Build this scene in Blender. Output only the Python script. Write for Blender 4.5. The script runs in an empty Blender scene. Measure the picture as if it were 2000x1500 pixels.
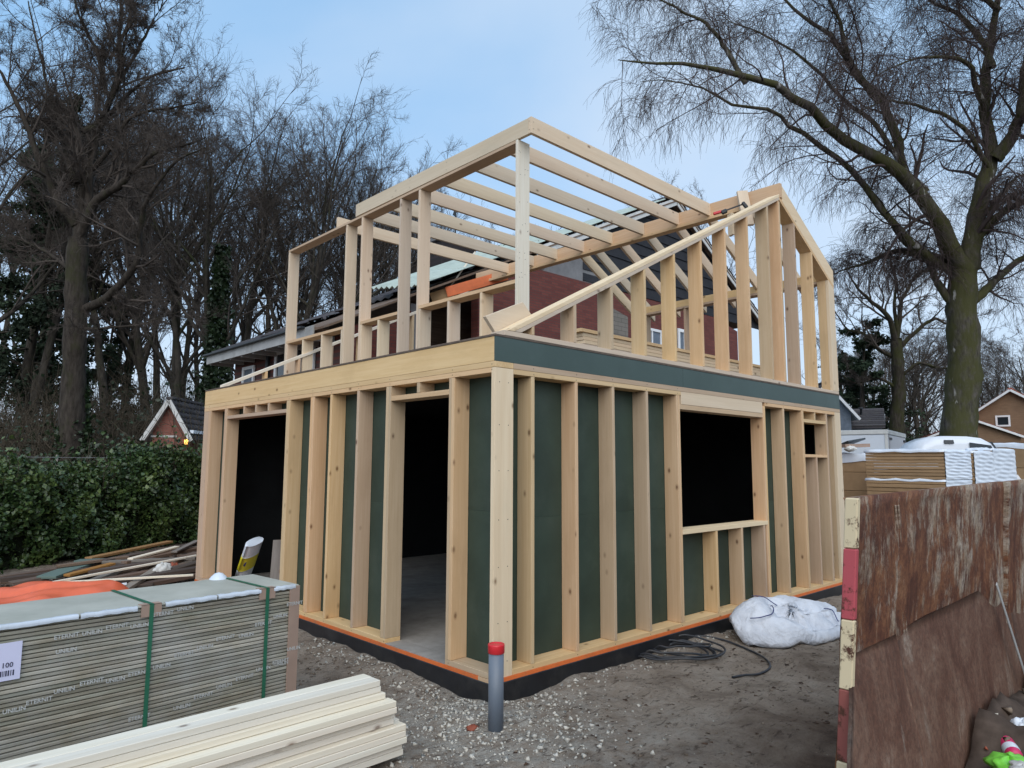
import bpy, bmesh, math, random
import numpy as np
from mathutils import Vector, Matrix

random.seed(7)
RNG = np.random.default_rng(7)
SC = bpy.context.scene
COL = SC.collection

# ------------------------------------------------------------------ camera, sky, sun, exposure
F_PX, YAW, PITCH, ROLL = 1357.42467, 0.75918613, 0.11447468, 0.0047446
CAM = np.array([-3.75216433, -4.15424442, 1.66482388])


def cam_axes():
    f = np.array([math.sin(YAW) * math.cos(PITCH), math.cos(YAW) * math.cos(PITCH), math.sin(PITCH)])
    r = np.array([math.cos(YAW), -math.sin(YAW), 0.0])
    u = np.cross(r, f)
    return (r * math.cos(ROLL) + u * math.sin(ROLL), u * math.cos(ROLL) - r * math.sin(ROLL), f)


AX = cam_axes()
cam_data = bpy.data.cameras.new('camera')
cam_data.sensor_fit = 'HORIZONTAL'
cam_data.sensor_width = 36.0
cam_data.lens = 36.0 * F_PX / 2000.0
cam_data.clip_start = 0.05
cam_data.clip_end = 2000.0
cam = bpy.data.objects.new('camera', cam_data)
COL.objects.link(cam)
m = Matrix.Identity(4)
for i in range(3):
    m[i][0], m[i][1], m[i][2], m[i][3] = AX[0][i], AX[1][i], -AX[2][i], CAM[i]
cam.matrix_world = m
SC.camera = cam

SUN_EL, SUN_AZ = math.radians(40), math.radians(224)   # azimuth clockwise from +Y: behind the camera
world = bpy.data.worlds.new('World')
SC.world = world
world.use_nodes = True
wn = world.node_tree
wn.nodes.clear()


def NW(t, **kw):
    n = wn.nodes.new(t)
    for k, v in kw.items():
        setattr(n, k, v)
    return n


w_out = NW('ShaderNodeOutputWorld')
w_bg = NW('ShaderNodeBackground')
w_sky = NW('ShaderNodeTexSky', sky_type='NISHITA', sun_disc=False, sun_elevation=SUN_EL, sun_rotation=SUN_AZ,
           air_density=1.0, dust_density=1.6, ozone_density=1.2)
w_tc = NW('ShaderNodeTexCoord')
w_map = NW('ShaderNodeMapping')
w_map.inputs['Scale'].default_value = (1.0, 1.0, 2.0)
w_map.inputs['Rotation'].default_value = (0.0, 0.0, 5.4)
w_noise = NW('ShaderNodeTexNoise')
w_noise.inputs['Scale'].default_value = 1.1
w_noise.inputs['Detail'].default_value = 6.0
w_noise.inputs['Roughness'].default_value = 0.45
w_noise.inputs['Distortion'].default_value = 0.35
w_ramp = NW('ShaderNodeValToRGB')
w_ramp.color_ramp.elements[0].position = 0.36
w_ramp.color_ramp.elements[0].color = (0.0, 0.0, 0.0, 1)
w_ramp.color_ramp.elements[1].position = 0.68
w_ramp.color_ramp.elements[1].color = (0.80, 0.80, 0.80, 1)
w_mix = NW('ShaderNodeMixRGB')
w_mix.inputs['Color2'].default_value = (3.4, 3.85, 4.45, 1)
w_blue = NW('ShaderNodeMixRGB')
w_blue.inputs['Fac'].default_value = 0.72
w_blue.inputs['Color2'].default_value = (1.60, 2.92, 4.5, 1)      # thin blue haze lit from all sides
# a thin veil whitens the sky towards the horizon, all the way round
w_sep = NW('ShaderNodeSeparateXYZ')
w_veil = NW('ShaderNodeMapRange')
w_veil.inputs['From Min'].default_value = 0.0
w_veil.inputs['From Max'].default_value = 0.42
w_veil.inputs['To Min'].default_value = 0.95
w_veil.inputs['To Max'].default_value = 0.0
w_max = NW('ShaderNodeMath', operation='MAXIMUM')
wl = wn.links.new
wl(w_tc.outputs['Generated'], w_map.inputs['Vector'])
wl(w_map.outputs['Vector'], w_noise.inputs['Vector'])
wl(w_noise.outputs['Fac'], w_ramp.inputs['Fac'])
wl(w_tc.outputs['Generated'], w_sep.inputs['Vector'])
wl(w_sep.outputs['Z'], w_veil.inputs['Value'])
wl(w_ramp.outputs['Color'], w_max.inputs[0])
wl(w_veil.outputs['Result'], w_max.inputs[1])
wl(w_max.outputs['Value'], w_mix.inputs['Fac'])
wl(w_sky.outputs['Color'], w_blue.inputs['Color1'])
wl(w_blue.outputs['Color'], w_mix.inputs['Color1'])
wl(w_mix.outputs['Color'], w_bg.inputs['Color'])
wl(w_bg.outputs['Background'], w_out.inputs['Surface'])
w_bg.inputs['Strength'].default_value = 0.15

sun_data = bpy.data.lights.new('sun', 'SUN')
sun_data.energy = 1.45
sun_data.angle = math.radians(70)
sun_data.color = (1.0, 0.95, 0.88)
sun = bpy.data.objects.new('sun', sun_data)
COL.objects.link(sun)
sd = Vector((math.sin(SUN_AZ) * math.cos(SUN_EL), math.cos(SUN_AZ) * math.cos(SUN_EL), math.sin(SUN_EL)))
sun.rotation_euler = sd.to_track_quat('Z', 'Y').to_euler()
sun.location = (-10, -14, 12)

SC.view_settings.view_transform = 'Standard'
SC.view_settings.look = 'None'
SC.view_settings.gamma = 1.0
SC.view_settings.use_curve_mapping = False
SC.view_settings.exposure = 0.56
SC.cycles.max_bounces = 5
SC.cycles.diffuse_bounces = 3
SC.cycles.glossy_bounces = 2
SC.cycles.transmission_bounces = 3


# ------------------------------------------------------------------ helpers
def ray(px, py):
    d = AX[0] * ((px - 1000) / F_PX) - AX[1] * ((py - 750) / F_PX) + AX[2]
    return d


def at(px, py, dist):
    """world point seen at photo pixel (px, py) at that depth along the view axis"""
    return CAM + ray(px, py) * dist


def on_z(px, py, z):
    d = ray(px, py)
    return CAM + d * ((z - CAM[2]) / d[2])


def foot(px, dist):
    """ground position under photo column px at that depth"""
    p = at(px, 908, dist)
    return np.array([p[0], p[1], -0.2])


WM = {}


def put(o, mat4, parent=None):
    """link an object with world matrix mat4, as a child of parent (if any)"""
    COL.objects.link(o)
    WM[o] = mat4
    if parent is not None:
        o.parent = parent
        o.matrix_parent_inverse = WM[parent].inverted()
    o.matrix_basis = mat4
    return o


def tag(o, label=None, cat=None, group=None, kind=None):
    if label: o['label'] = label
    if cat: o['category'] = cat
    if group: o['group'] = group
    if kind: o['kind'] = kind
    return o


def thing(name, label, cat, loc=(0, 0, 0), group=None):
    o = bpy.data.objects.new(name, None)
    o.empty_display_size = 0.2
    put(o, Matrix.Translation(Vector(loc)))
    return tag(o, label, cat, group)


def mesh_np(name, V, Fq=None, Ft=None, mat=None, smooth=False):
    """mesh from numpy arrays: quads Fq (n,4) and triangles Ft (m,3)"""
    me = bpy.data.meshes.new(name)
    V = np.asarray(V, np.float32)
    me.vertices.add(len(V))
    me.vertices.foreach_set('co', V.ravel())
    parts, starts, tot = [], [], []
    off = 0
    for Fa, k in ((Fq, 4), (Ft, 3)):
        if Fa is not None and len(Fa):
            Fa = np.asarray(Fa, np.int32)
            parts.append(Fa.ravel())
            starts.append(off + np.arange(len(Fa), dtype=np.int32) * k)
            tot.append(np.full(len(Fa), k, np.int32))
            off += len(Fa) * k
    idx = np.concatenate(parts)
    me.loops.add(len(idx))
    me.loops.foreach_set('vertex_index', idx)
    st = np.concatenate(starts)
    me.polygons.add(len(st))
    me.polygons.foreach_set('loop_start', st)
    me.polygons.foreach_set('loop_total', np.concatenate(tot))
    if smooth:
        me.polygons.foreach_set('use_smooth', np.ones(len(st), bool))
    me.update(calc_edges=True)
    me.validate()
    if mat: me.materials.append(mat)
    return me


def obj_np(name, V, Fq=None, Ft=None, mat=None, parent=None, smooth=False, origin=None):
    V = np.asarray(V, float)
    c = V.mean(0) if origin is None else np.asarray(origin, float)
    me = mesh_np(name, V - c, Fq, Ft, mat, smooth)
    return put(bpy.data.objects.new(name, me), Matrix.Translation(Vector(c)), parent)


def frame_from(grain):
    x = Vector(grain).normalized()
    ref = Vector((0, 0, 1)) if abs(x.z) < 0.9 else Vector((0, 1, 0))
    y = ref.cross(x).normalized()
    z = x.cross(y)
    return Matrix(((x.x, y.x, z.x), (x.y, y.y, z.y), (x.z, y.z, z.z)))


def solid(name, verts, faces, mat, parent=None, grain=(1, 0, 0), bev=0.0, smooth=False):
    """closed solid given in world coordinates; its local X runs along the grain"""
    R3 = frame_from(grain)
    Vw = [Vector(v) for v in verts]
    c = sum(Vw, Vector()) / len(Vw)
    Ri = R3.transposed()
    bm = bmesh.new()
    vs = [bm.verts.new(Ri @ (v - c)) for v in Vw]
    for f in faces:
        try:
            bm.faces.new([vs[i] for i in f])
        except ValueError:
            pass
    bmesh.ops.recalc_face_normals(bm, faces=bm.faces)
    if bev:
        bmesh.ops.bevel(bm, geom=list(bm.edges), offset=bev, segments=1, affect='EDGES')
    me = bpy.data.meshes.new(name)
    bm.to_mesh(me)
    bm.free()
    if smooth:
        for p in me.polygons: p.use_smooth = True
    if mat: me.materials.append(mat)
    return put(bpy.data.objects.new(name, me), Matrix.Translation(c) @ R3.to_4x4(), parent)


BOXF = [(0, 1, 3, 2), (4, 6, 7, 5), (0, 4, 5, 1), (2, 3, 7, 6), (0, 2, 6, 4), (1, 5, 7, 3)]


def box(name, x0, x1, y0, y1, z0, z1, mat, parent=None, grain=None, bev=0.0018):
    vs = [(x, y, z) for x in (x0, x1) for y in (y0, y1) for z in (z0, z1)]
    if grain is None:
        L = (x1 - x0, y1 - y0, z1 - z0)
        k = L.index(max(L))
        grain = [(1, 0, 0), (0, 1, 0), (0, 0, 1)][k]
    return solid(name, vs, BOXF, mat, parent, grain, bev)


def beam(name, a, b, w, h, mat, parent=None, up=(0, 0, 1), bev=0.0018):
    """bar from a to b (centres of its ends), w wide across, h along up"""
    a, b = Vector(a), Vector(b)
    x = (b - a).normalized()
    u = Vector(up)
    u = (u - x * u.dot(x)).normalized()
    s = x.cross(u)
    vs = [p + s * (w / 2 * i) + u * (h / 2 * j) for p in (a, b) for i in (-1, 1) for j in (-1, 1)]
    return solid(name, vs, BOXF, mat, parent, x, bev)


def prism_y(name, poly, y0, y1, mat, parent=None, grain=(1, 0, 0), bev=0.0018):
    """polygon in the XZ plane, extruded from y0 to y1"""
    n = len(poly)
    vs = [(x, y0, z) for x, z in poly] + [(x, y1, z) for x, z in poly]
    fs = [tuple(range(n)), tuple(range(2 * n - 1, n - 1, -1))] + [(i, (i + 1) % n, n + (i + 1) % n, n + i) for i in range(n)]
    return solid(name, vs, fs, mat, parent, grain, bev)


def prism_x(name, poly, x0, x1, mat, parent=None, grain=(0, 1, 0), bev=0.0018):
    n = len(poly)
    vs = [(x0, y, z) for y, z in poly] + [(x1, y, z) for y, z in poly]
    fs = [tuple(range(n)), tuple(range(2 * n - 1, n - 1, -1))] + [(i, (i + 1) % n, n + (i + 1) % n, n + i) for i in range(n)]
    return solid(name, vs, fs, mat, parent, grain, bev)


def lathe(name, prof, centre, mat, parent=None, n=32, axis=(0, 0, 1)):
    """profile of (radius, height) turned round a vertical axis"""
    V, Fq = [], []
    for r, z in prof:
        for k in range(n):
            a = 2 * math.pi * k / n
            V.append((r * math.cos(a), r * math.sin(a), z))
    for j in range(len(prof) - 1):
        for k in range(n):
            Fq.append((j * n + k, j * n + (k + 1) % n, (j + 1) * n + (k + 1) % n, (j + 1) * n + k))
    me = mesh_np(name, V, Fq, None, mat, True)
    return put(bpy.data.objects.new(name, me), Matrix.Translation(Vector(centre)), parent)


def tubes(P, R, s):
    """P (M,k,3) centre lines, R (M,k) radii, s sides -> V, quads"""
    P = np.asarray(P, float)
    M, k, _ = P.shape
    T = np.gradient(P, axis=1)
    T /= np.linalg.norm(T, axis=2, keepdims=True) + 1e-9
    ref = np.where(np.abs(T[..., 2:3]) < 0.92, np.array([0, 0, 1.0]), np.array([1.0, 0, 0]))
    A = np.cross(T, ref)
    A /= np.linalg.norm(A, axis=2, keepdims=True) + 1e-9
    B = np.cross(T, A)
    ang = np.arange(s) * 2 * math.pi / s
    V = P[:, :, None, :] + R[:, :, None, None] * (A[:, :, None, :] * np.cos(ang)[None, None, :, None] + B[:, :, None, :] * np.sin(ang)[None, None, :, None])
    V = V.reshape(-1, 3)
    base = (np.arange(M) * k * s)[:, None, None]
    j = np.arange(k - 1)[None, :, None] * s
    a = np.arange(s)[None, None, :]
    a2 = (a + 1) % s
    q = np.stack([base + j + a, base + j + a2, base + j + s + a2, base + j + s + a], -1).reshape(-1, 4)
    return V, q


class Pool:
    """collects geometry for one mesh"""
    def __init__(s): s.V, s.Q, s.T, s.n = [], [], [], 0

    def add(s, V, Q=None, T=None):
        V = np.asarray(V, float).reshape(-1, 3)
        s.V.append(V)
        if Q is not None and len(Q): s.Q.append(np.asarray(Q) + s.n)
        if T is not None and len(T): s.T.append(np.asarray(T) + s.n)
        s.n += len(V)

    def arrays(s):
        return (np.concatenate(s.V), np.concatenate(s.Q) if s.Q else None, np.concatenate(s.T) if s.T else None)


# ------------------------------------------------------------------ materials
MATS = {}


class NB:
    """small node-building helper for one material"""
    def __init__(s, name, rough=0.7, spec=0.3):
        s.m = bpy.data.materials.new(name)
        s.m.use_nodes = True
        s.t = s.m.node_tree
        s.b = s.t.nodes['Principled BSDF']
        s.b.inputs['Roughness'].default_value = rough
        s.b.inputs['Specular IOR Level'].default_value = spec
        MATS[name] = s.m

    def n(s, typ, **kw):
        nd = s.t.nodes.new(typ)
        for k, v in kw.items():
            if k in nd.inputs: nd.inputs[k].default_value = v
            else: setattr(nd, k, v)
        return nd

    def l(s, a, b): s.t.links.new(a, b)

    def coords(s, scale=(1, 1, 1), kind='Object', rand=True, rot=(0, 0, 0)):
        tc = s.n('ShaderNodeTexCoord')
        mp = s.n('ShaderNodeMapping')
        mp.inputs['Scale'].default_value = scale
        mp.inputs['Rotation'].default_value = rot
        src = tc.outputs[kind]
        if rand:
            oi = s.n('ShaderNodeObjectInfo')
            ml = s.n('ShaderNodeMath', operation='MULTIPLY')
            ml.inputs[1].default_value = 57.0
            s.l(oi.outputs['Random'], ml.inputs[0])
            ad = s.n('ShaderNodeVectorMath', operation='ADD')
            s.l(src, ad.inputs[0])
            s.l(ml.outputs[0], ad.inputs[1])
            src = ad.outputs[0]
        s.l(src, mp.inputs['Vector'])
        return mp.outputs['Vector']

    def noise(s, vec, scale, detail=4, rough=0.55, dist=0.0):
        nd = s.n('ShaderNodeTexNoise')
        nd.inputs['Scale'].default_value = scale
        nd.inputs['Detail'].default_value = detail
        nd.inputs['Roughness'].default_value = rough
        nd.inputs['Distortion'].default_value = dist
        s.l(vec, nd.inputs['Vector'])
        return nd.outputs['Fac']

    def ramp(s, fac, stops, interp='LINEAR'):
        r = s.n('ShaderNodeValToRGB')
        r.color_ramp.interpolation = interp
        e = r.color_ramp.elements
        while len(e) < len(stops): e.new(0.5)
        for el, (p, c) in zip(e, stops):
            el.position = p
            el.color = (c, c, c, 1) if not hasattr(c, '__len__') else (c[0], c[1], c[2], 1)
        s.l(fac, r.inputs['Fac'])
        return r.outputs['Color']

    def mix(s, fac, a, b, mode='MIX'):
        mx = s.n('ShaderNodeMixRGB', blend_type=mode)
        for i, v in ((0, fac), (1, a), (2, b)):
            if hasattr(v, 'is_linked') or hasattr(v, 'links'):
                s.l(v, mx.inputs[i])
            elif i == 0:
                mx.inputs[0].default_value = v
            else:
                mx.inputs[i].default_value = (v[0], v[1], v[2], 1)
        return mx.outputs['Color']

    def rnd(s, lo, hi):
        oi = s.n('ShaderNodeObjectInfo')
        mr = s.n('ShaderNodeMapRange')
        mr.inputs['To Min'].default_value = lo
        mr.inputs['To Max'].default_value = hi
        s.l(oi.outputs['Random'], mr.inputs['Value'])
        return mr.outputs['Result']

    def hsv(s, col, val=None, sat=None, hue=None):
        h = s.n('ShaderNodeHueSaturation')
        s.l(col, h.inputs['Color'])
        for k, v in (('Value', val), ('Saturation', sat), ('Hue', hue)):
            if v is None: continue
            if hasattr(v, 'is_linked'): s.l(v, h.inputs[k])
            else: h.inputs[k].default_value = v
        return h.outputs['Color']

    def bump(s, h, strength=0.3, dist=0.01):
        bp = s.n('ShaderNodeBump')
        bp.inputs['Strength'].default_value = strength
        bp.inputs['Distance'].default_value = dist
        s.l(h, bp.inputs['Height'])
        s.l(bp.outputs['Normal'], s.b.inputs['Normal'])

    def out(s, col=None, rough=None):
        if col is not None:
            if hasattr(col, 'is_linked'): s.l(col, s.b.inputs['Base Color'])
            else: s.b.inputs['Base Color'].default_value = (col[0], col[1], col[2], 1)
        if rough is not None: s.l(rough, s.b.inputs['Roughness'])
        return s.m


def mat_wood(name, light, dark, knot=(0.14, 0.07, 0.035), knots=1.0, val=(0.80, 1.1), stain=None):
    b = NB(name, 0.72, 0.25)
    v = b.coords((0.9, 26, 26))
    g1 = b.noise(v, 1.6, 5, 0.6, 0.6)
    v2 = b.coords((0.35, 5.0, 5.0))
    g2 = b.noise(v2, 1.4, 3, 0.5, 0.4)
    mxg = b.mix(0.45, b.ramp(g1, [(0.3, 0.0), (0.7, 1.0)]), b.ramp(g2, [(0.3, 0.0), (0.7, 1.0)]))
    col = b.mix(mxg, light, dark)
    # knots: scattered dark eyes with a paler ring of disturbed grain
    vk = b.coords((3.0, 5.0, 5.0))
    vo = b.n('ShaderNodeTexVoronoi')
    vo.inputs['Scale'].default_value = 1.15
    b.l(vk, vo.inputs['Vector'])
    kn = b.ramp(vo.outputs['Distance'], [(0.05, 0.85 * knots), (0.085, 0.35 * knots), (0.145, 0.0)])
    col = b.mix(kn, col, knot)
    if stain:
        st = b.noise(b.coords((1.0, 3, 3)), 1.2, 5, 0.65)
        col = b.mix(b.ramp(st, [(0.52, 0.0), (0.75, 0.55)]), col, stain)
    oi2 = b.n('ShaderNodeObjectInfo')
    hw = b.n('ShaderNodeMath', operation='MULTIPLY'); hw.inputs[1].default_value = 7.31
    b.l(oi2.outputs['Random'], hw.inputs[0])
    hf = b.n('ShaderNodeMath', operation='FRACT'); b.l(hw.outputs[0], hf.inputs[0])
    hm = b.n('ShaderNodeMapRange'); hm.inputs['To Min'].default_value = 0.490; hm.inputs['To Max'].default_value = 0.507
    b.l(hf.outputs[0], hm.inputs['Value'])
    col = b.hsv(col, b.rnd(*val), b.rnd(0.84, 1.16), hm.outputs['Result'])
    b.bump(g1, 0.12, 0.003)
    return b.out(col)


mat_wood('spruce', (0.72, 0.535, 0.345), (0.585, 0.395, 0.225), val=(0.74, 1.10), stain=(0.50, 0.345, 0.205))
mat_wood('spruce_pale', (0.77, 0.635, 0.47), (0.66, 0.51, 0.35), knots=0.9, stain=(0.62, 0.52, 0.38))
mat_wood('spruce_fresh', (0.80, 0.75, 0.645), (0.68, 0.60, 0.465), knots=0.85, val=(0.93, 1.08))
mat_wood('old_wood', (0.17, 0.12, 0.09), (0.075, 0.05, 0.038), val=(0.55, 1.5), stain=(0.20, 0.19, 0.18))
mat_wood('old_wood_grey', (0.30, 0.27, 0.24), (0.16, 0.135, 0.11), val=(0.7, 1.3), stain=(0.12, 0.10, 0.08))
mat_wood('old_wood_orange', (0.36, 0.20, 0.09), (0.22, 0.11, 0.05), val=(0.8, 1.2))
mat_wood('old_wood_green', (0.15, 0.22, 0.19), (0.11, 0.16, 0.14), knots=0.2, stain=(0.2, 0.2, 0.17))


def mat_plain(name, col, rough=0.6, spec=0.3, var=0.15, scale=6.0, bump=0.0, rv=(0.95, 1.05), dirt=None, metallic=0.0):
    b = NB(name, rough, spec)
    b.b.inputs['Metallic'].default_value = metallic
    v = b.coords((1, 1, 1))
    n1 = b.noise(v, scale, 6, 0.6)
    c2 = tuple(c * (1 - var) for c in col)
    c3 = tuple(min(1, c * (1 + var)) for c in col)
    c = b.mix(b.ramp(n1, [(0.3, 0), (0.7, 1)]), c2, c3)
    if dirt:
        n2 = b.noise(v, scale * 0.45, 7, 0.7)
        c = b.mix(b.ramp(n2, [(0.5, 0), (0.72, 0.8)]), c, dirt)
    c = b.hsv(c, b.rnd(*rv))
    if bump: b.bump(n1, bump, 0.01)
    return b.out(c)


mat_plain('sheathing', (0.039, 0.060, 0.045), 0.55, 0.3, 0.2, 2.2, dirt=(0.066, 0.088, 0.070))
mat_plain('sheathing_band', (0.058, 0.088, 0.079), 0.5, 0.35, 0.08, 2.0, dirt=(0.075, 0.11, 0.105))
mat_plain('bitumen', (0.012, 0.013, 0.016), 0.38, 0.5, 0.3, 5, 0.15, dirt=(0.05, 0.048, 0.045))
mat_plain('orange_strip', (0.72, 0.17, 0.045), 0.5, 0.3, 0.1, 9, dirt=(0.42, 0.16, 0.07))
mat_plain('deck_edge', (0.13, 0.10, 0.08), 0.8, 0.2, 0.2, 12)
mat_plain('concrete', (0.33, 0.31, 0.285), 0.85, 0.2, 0.18, 5, 0.2, dirt=(0.2, 0.185, 0.165))
mat_plain('white_paint', (0.76, 0.77, 0.78), 0.45, 0.4, 0.05, 3)
mat_plain('white_dirty', (0.62, 0.62, 0.60), 0.55, 0.3, 0.1, 3, dirt=(0.38, 0.37, 0.34))
mat_plain('grey_trim', (0.40, 0.40, 0.39), 0.6, 0.3, 0.12, 4, dirt=(0.25, 0.24, 0.22))
mat_plain('weatherboard_black', (0.022, 0.022, 0.026), 0.6, 0.3, 0.25, 6)
mat_plain('roof_tile_dark', (0.052, 0.046, 0.050), 0.6, 0.35, 0.25, 9, 0.2, rv=(0.7, 1.3), dirt=(0.075, 0.07, 0.055))
mat_plain('roof_tile_red', (0.30, 0.085, 0.05), 0.7, 0.25, 0.25, 9, 0.2, rv=(0.75, 1.2))
mat_plain('sheet_metal_green', (0.43, 0.50, 0.44), 0.42, 0.4, 0.08, 4, dirt=(0.30, 0.36, 0.32))
mat_plain('orange_paint', (0.62, 0.15, 0.05), 0.55, 0.3, 0.15, 5, dirt=(0.4, 0.11, 0.05))
mat_plain('grey_render', (0.20, 0.20, 0.205), 0.85, 0.2, 0.2, 4, 0.2)
mat_plain('pvc_grey', (0.125, 0.155, 0.20), 0.42, 0.4, 0.05, 3, dirt=(0.17, 0.19, 0.215))
mat_plain('cap_red', (0.62, 0.025, 0.035), 0.35, 0.45, 0.06, 3)
mat_plain('cable_rubber', (0.030, 0.033, 0.040), 0.5, 0.4, 0.2, 6, dirt=(0.09, 0.085, 0.08))
mat_plain('tarp_orange', (0.74, 0.15, 0.065), 0.42, 0.4, 0.08, 3, dirt=(0.55, 0.12, 0.06))
mat_plain('strap_green', (0.025, 0.13, 0.075), 0.4, 0.4, 0.15, 10)
mat_plain('card_brown', (0.33, 0.235, 0.185), 0.75, 0.2, 0.12, 4)
mat_plain('film_grey', (0.52, 0.57, 0.63), 0.28, 0.5, 0.1, 9, dirt=(0.36, 0.38, 0.39))
mat_plain('plastic_white', (0.70, 0.76, 0.84), 0.3, 0.5, 0.06, 3, dirt=(0.52, 0.58, 0.66))
mat_plain('insulation_brown', (0.34, 0.225, 0.125), 0.75, 0.2, 0.12, 3, rv=(0.85, 1.12))
mat_plain('lacquer_white', (0.66, 0.70, 0.76), 0.28, 0.5, 0.03, 2)
mat_plain('interior_shade', (0.012, 0.013, 0.014), 0.85, 0.15, 0.2, 3)  # indoor darkness put into the colour of inner walls and ceiling
mat_plain('glass_dark', (0.02, 0.025, 0.03), 0.08, 0.6, 0.1, 2)
mat_plain('tyre_black', (0.015, 0.015, 0.016), 0.8, 0.2, 0.1, 5)
mat_plain('frame_dark', (0.03, 0.035, 0.04), 0.5, 0.4, 0.1, 5)
mat_plain('ink_grey', (0.47, 0.48, 0.47), 0.5, 0.3, 0.05, 5)
mat_plain('ink_dark', (0.05, 0.05, 0.09), 0.6, 0.3, 0.05, 5)
mat_plain('paper_label', (0.62, 0.62, 0.80), 0.6, 0.3, 0.03, 5)
mat_plain('bag_yellow', (0.62, 0.56, 0.03), 0.45, 0.4, 0.05, 5)
mat_plain('bag_blue', (0.03, 0.04, 0.16), 0.45, 0.4, 0.05, 5)
mat_plain('trash_green', (0.20, 0.62, 0.07), 0.4, 0.4, 0.08, 5)
mat_plain('trash_pink', (0.60, 0.03, 0.13), 0.35, 0.5, 0.08, 5)
mat_plain('soil_dark', (0.085, 0.064, 0.052), 0.9, 0.1, 0.4, 8, 0.5)
mat_plain('slate_blue', (0.13, 0.16, 0.20), 0.6, 0.3, 0.2, 6, rv=(0.8, 1.2))
mat_plain('steel_dull', (0.25, 0.25, 0.26), 0.45, 0.5, 0.15, 6)
mat_plain('needle', (0.028, 0.044, 0.024), 0.75, 0.2, 0.4, 1.5, rv=(0.8, 1.2))
mat_plain('ivy_leaf', (0.022, 0.040, 0.015), 0.45, 0.45, 0.5, 2.5, rv=(0.8, 1.2))
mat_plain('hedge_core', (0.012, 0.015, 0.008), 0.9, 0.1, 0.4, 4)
mat_plain('brush_twig', (0.085, 0.070, 0.052), 0.9, 0.1, 0.4, 1)


def mat_leaf_mix(name, cols, scale):
    b = NB(name, 0.42, 0.45)
    v = b.coords((1, 1, 1), rand=False)
    n1 = b.noise(v, scale, 3, 0.6)
    n2 = b.noise(v, 31.0, 2, 0.5)
    k = b.mix(0.5, n1, n2)
    return b.out(b.ramp(k, [(0.36, cols[0]), (0.5, cols[1]), (0.62, cols[2])]))


mat_leaf_mix('hedge_leaf', [(0.014, 0.030, 0.013), (0.038, 0.074, 0.022), (0.105, 0.145, 0.035)], 1.3)


def mat_bark(name, dark, light, moss=None, mossy=0.5, white=None):
    b = NB(name, 0.92, 0.15)
    v = b.coords((1, 1, 0.25), 'Object', False)
    n1 = b.noise(v, 9.0, 7, 0.65)
    col = b.ramp(n1, [(0.32, dark), (0.68, light)])
    if moss:
        n2 = b.noise(b.coords((1, 1, 0.7), 'Object', False), 1.6, 6, 0.65)
        col = b.mix(b.ramp(n2, [(0.62 - 0.3 * mossy, 0.0), (0.80 - 0.3 * mossy, 0.9)]), col, moss)
    if white:
        n3 = b.noise(b.coords((1, 1, 0.35), 'Object', False), 1.9, 4, 0.6)
        col = b.mix(b.ramp(n3, [(0.63, 0.0), (0.68, 0.9)]), col, white)
    b.bump(n1, 0.6, 0.04)
    return b.out(col)


mat_bark('bark_forest', (0.028, 0.024, 0.020), (0.085, 0.074, 0.062), (0.040, 0.046, 0.020), 0.35)
mat_bark('bark_oak', (0.022, 0.018, 0.015), (0.072, 0.060, 0.050), (0.040, 0.042, 0.020), 0.3)
mat_bark('bark_mossy', (0.022, 0.018, 0.014), (0.075, 0.062, 0.050), (0.046, 0.047, 0.018), 0.6)
mat_bark('bark_birch', (0.026, 0.022, 0.020), (0.125, 0.112, 0.098), (0.060, 0.060, 0.022), 0.85, (0.40, 0.39, 0.37))
mat_plain('twig_forest', (0.085, 0.071, 0.062), 0.9, 0.1, 0.3, 0.6)
mat_plain('twig_birch', (0.078, 0.060, 0.056), 0.9, 0.1, 0.3, 0.6)


def mat_brick(name, c1, c2, mortar, bw=0.22, bh=0.0625, axis='XZ', bump=0.3):
    b = NB(name, 0.85, 0.2)
    tc = b.n('ShaderNodeTexCoord')
    sp = b.n('ShaderNodeSeparateXYZ')
    b.l(tc.outputs['Object'], sp.inputs[0])
    cb = b.n('ShaderNodeCombineXYZ')
    b.l(sp.outputs['X' if axis == 'XZ' else 'Y'], cb.inputs['X'])
    b.l(sp.outputs['Z'], cb.inputs['Y'])
    br = b.n('ShaderNodeTexBrick')
    br.inputs['Scale'].default_value = 1.0
    br.inputs['Brick Width'].default_value = bw
    br.inputs['Row Height'].default_value = bh
    br.inputs['Mortar Size'].default_value = 0.006
    br.inputs['Color1'].default_value = (*c1, 1)
    br.inputs['Color2'].default_value = (*c2, 1)
    br.inputs['Mortar'].default_value = (*mortar, 1)
    b.l(cb.outputs[0], br.inputs['Vector'])
    n1 = b.noise(b.coords((1, 1, 1), rand=False), 1.3, 6, 0.65)
    col = b.mix(b.ramp(n1, [(0.3, 0.0), (0.75, 0.5)]), br.outputs['Color'], tuple(x * 0.55 for x in c1))
    b.bump(br.outputs['Fac'], -bump, 0.01)
    return b.out(col)


mat_brick('brick_red', (0.195, 0.062, 0.050), (0.135, 0.043, 0.038), (0.085, 0.062, 0.058))
mat_brick('brick_red_side', (0.200, 0.070, 0.055), (0.140, 0.048, 0.040), (0.085, 0.062, 0.058), axis='YZ')
mat_brick('brick_shed', (0.30, 0.115, 0.085), (0.23, 0.085, 0.065), (0.20, 0.15, 0.13))
mat_brick('brick_brown', (0.28, 0.175, 0.105), (0.23, 0.14, 0.085), (0.20, 0.15, 0.11))
mat_brick('block_grey', (0.22, 0.20, 0.175), (0.18, 0.165, 0.145), (0.085, 0.08, 0.075), 0.3, 0.11)
mat_brick('brick_dark', (0.05, 0.04, 0.042), (0.035, 0.03, 0.032), (0.03, 0.028, 0.028))


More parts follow.
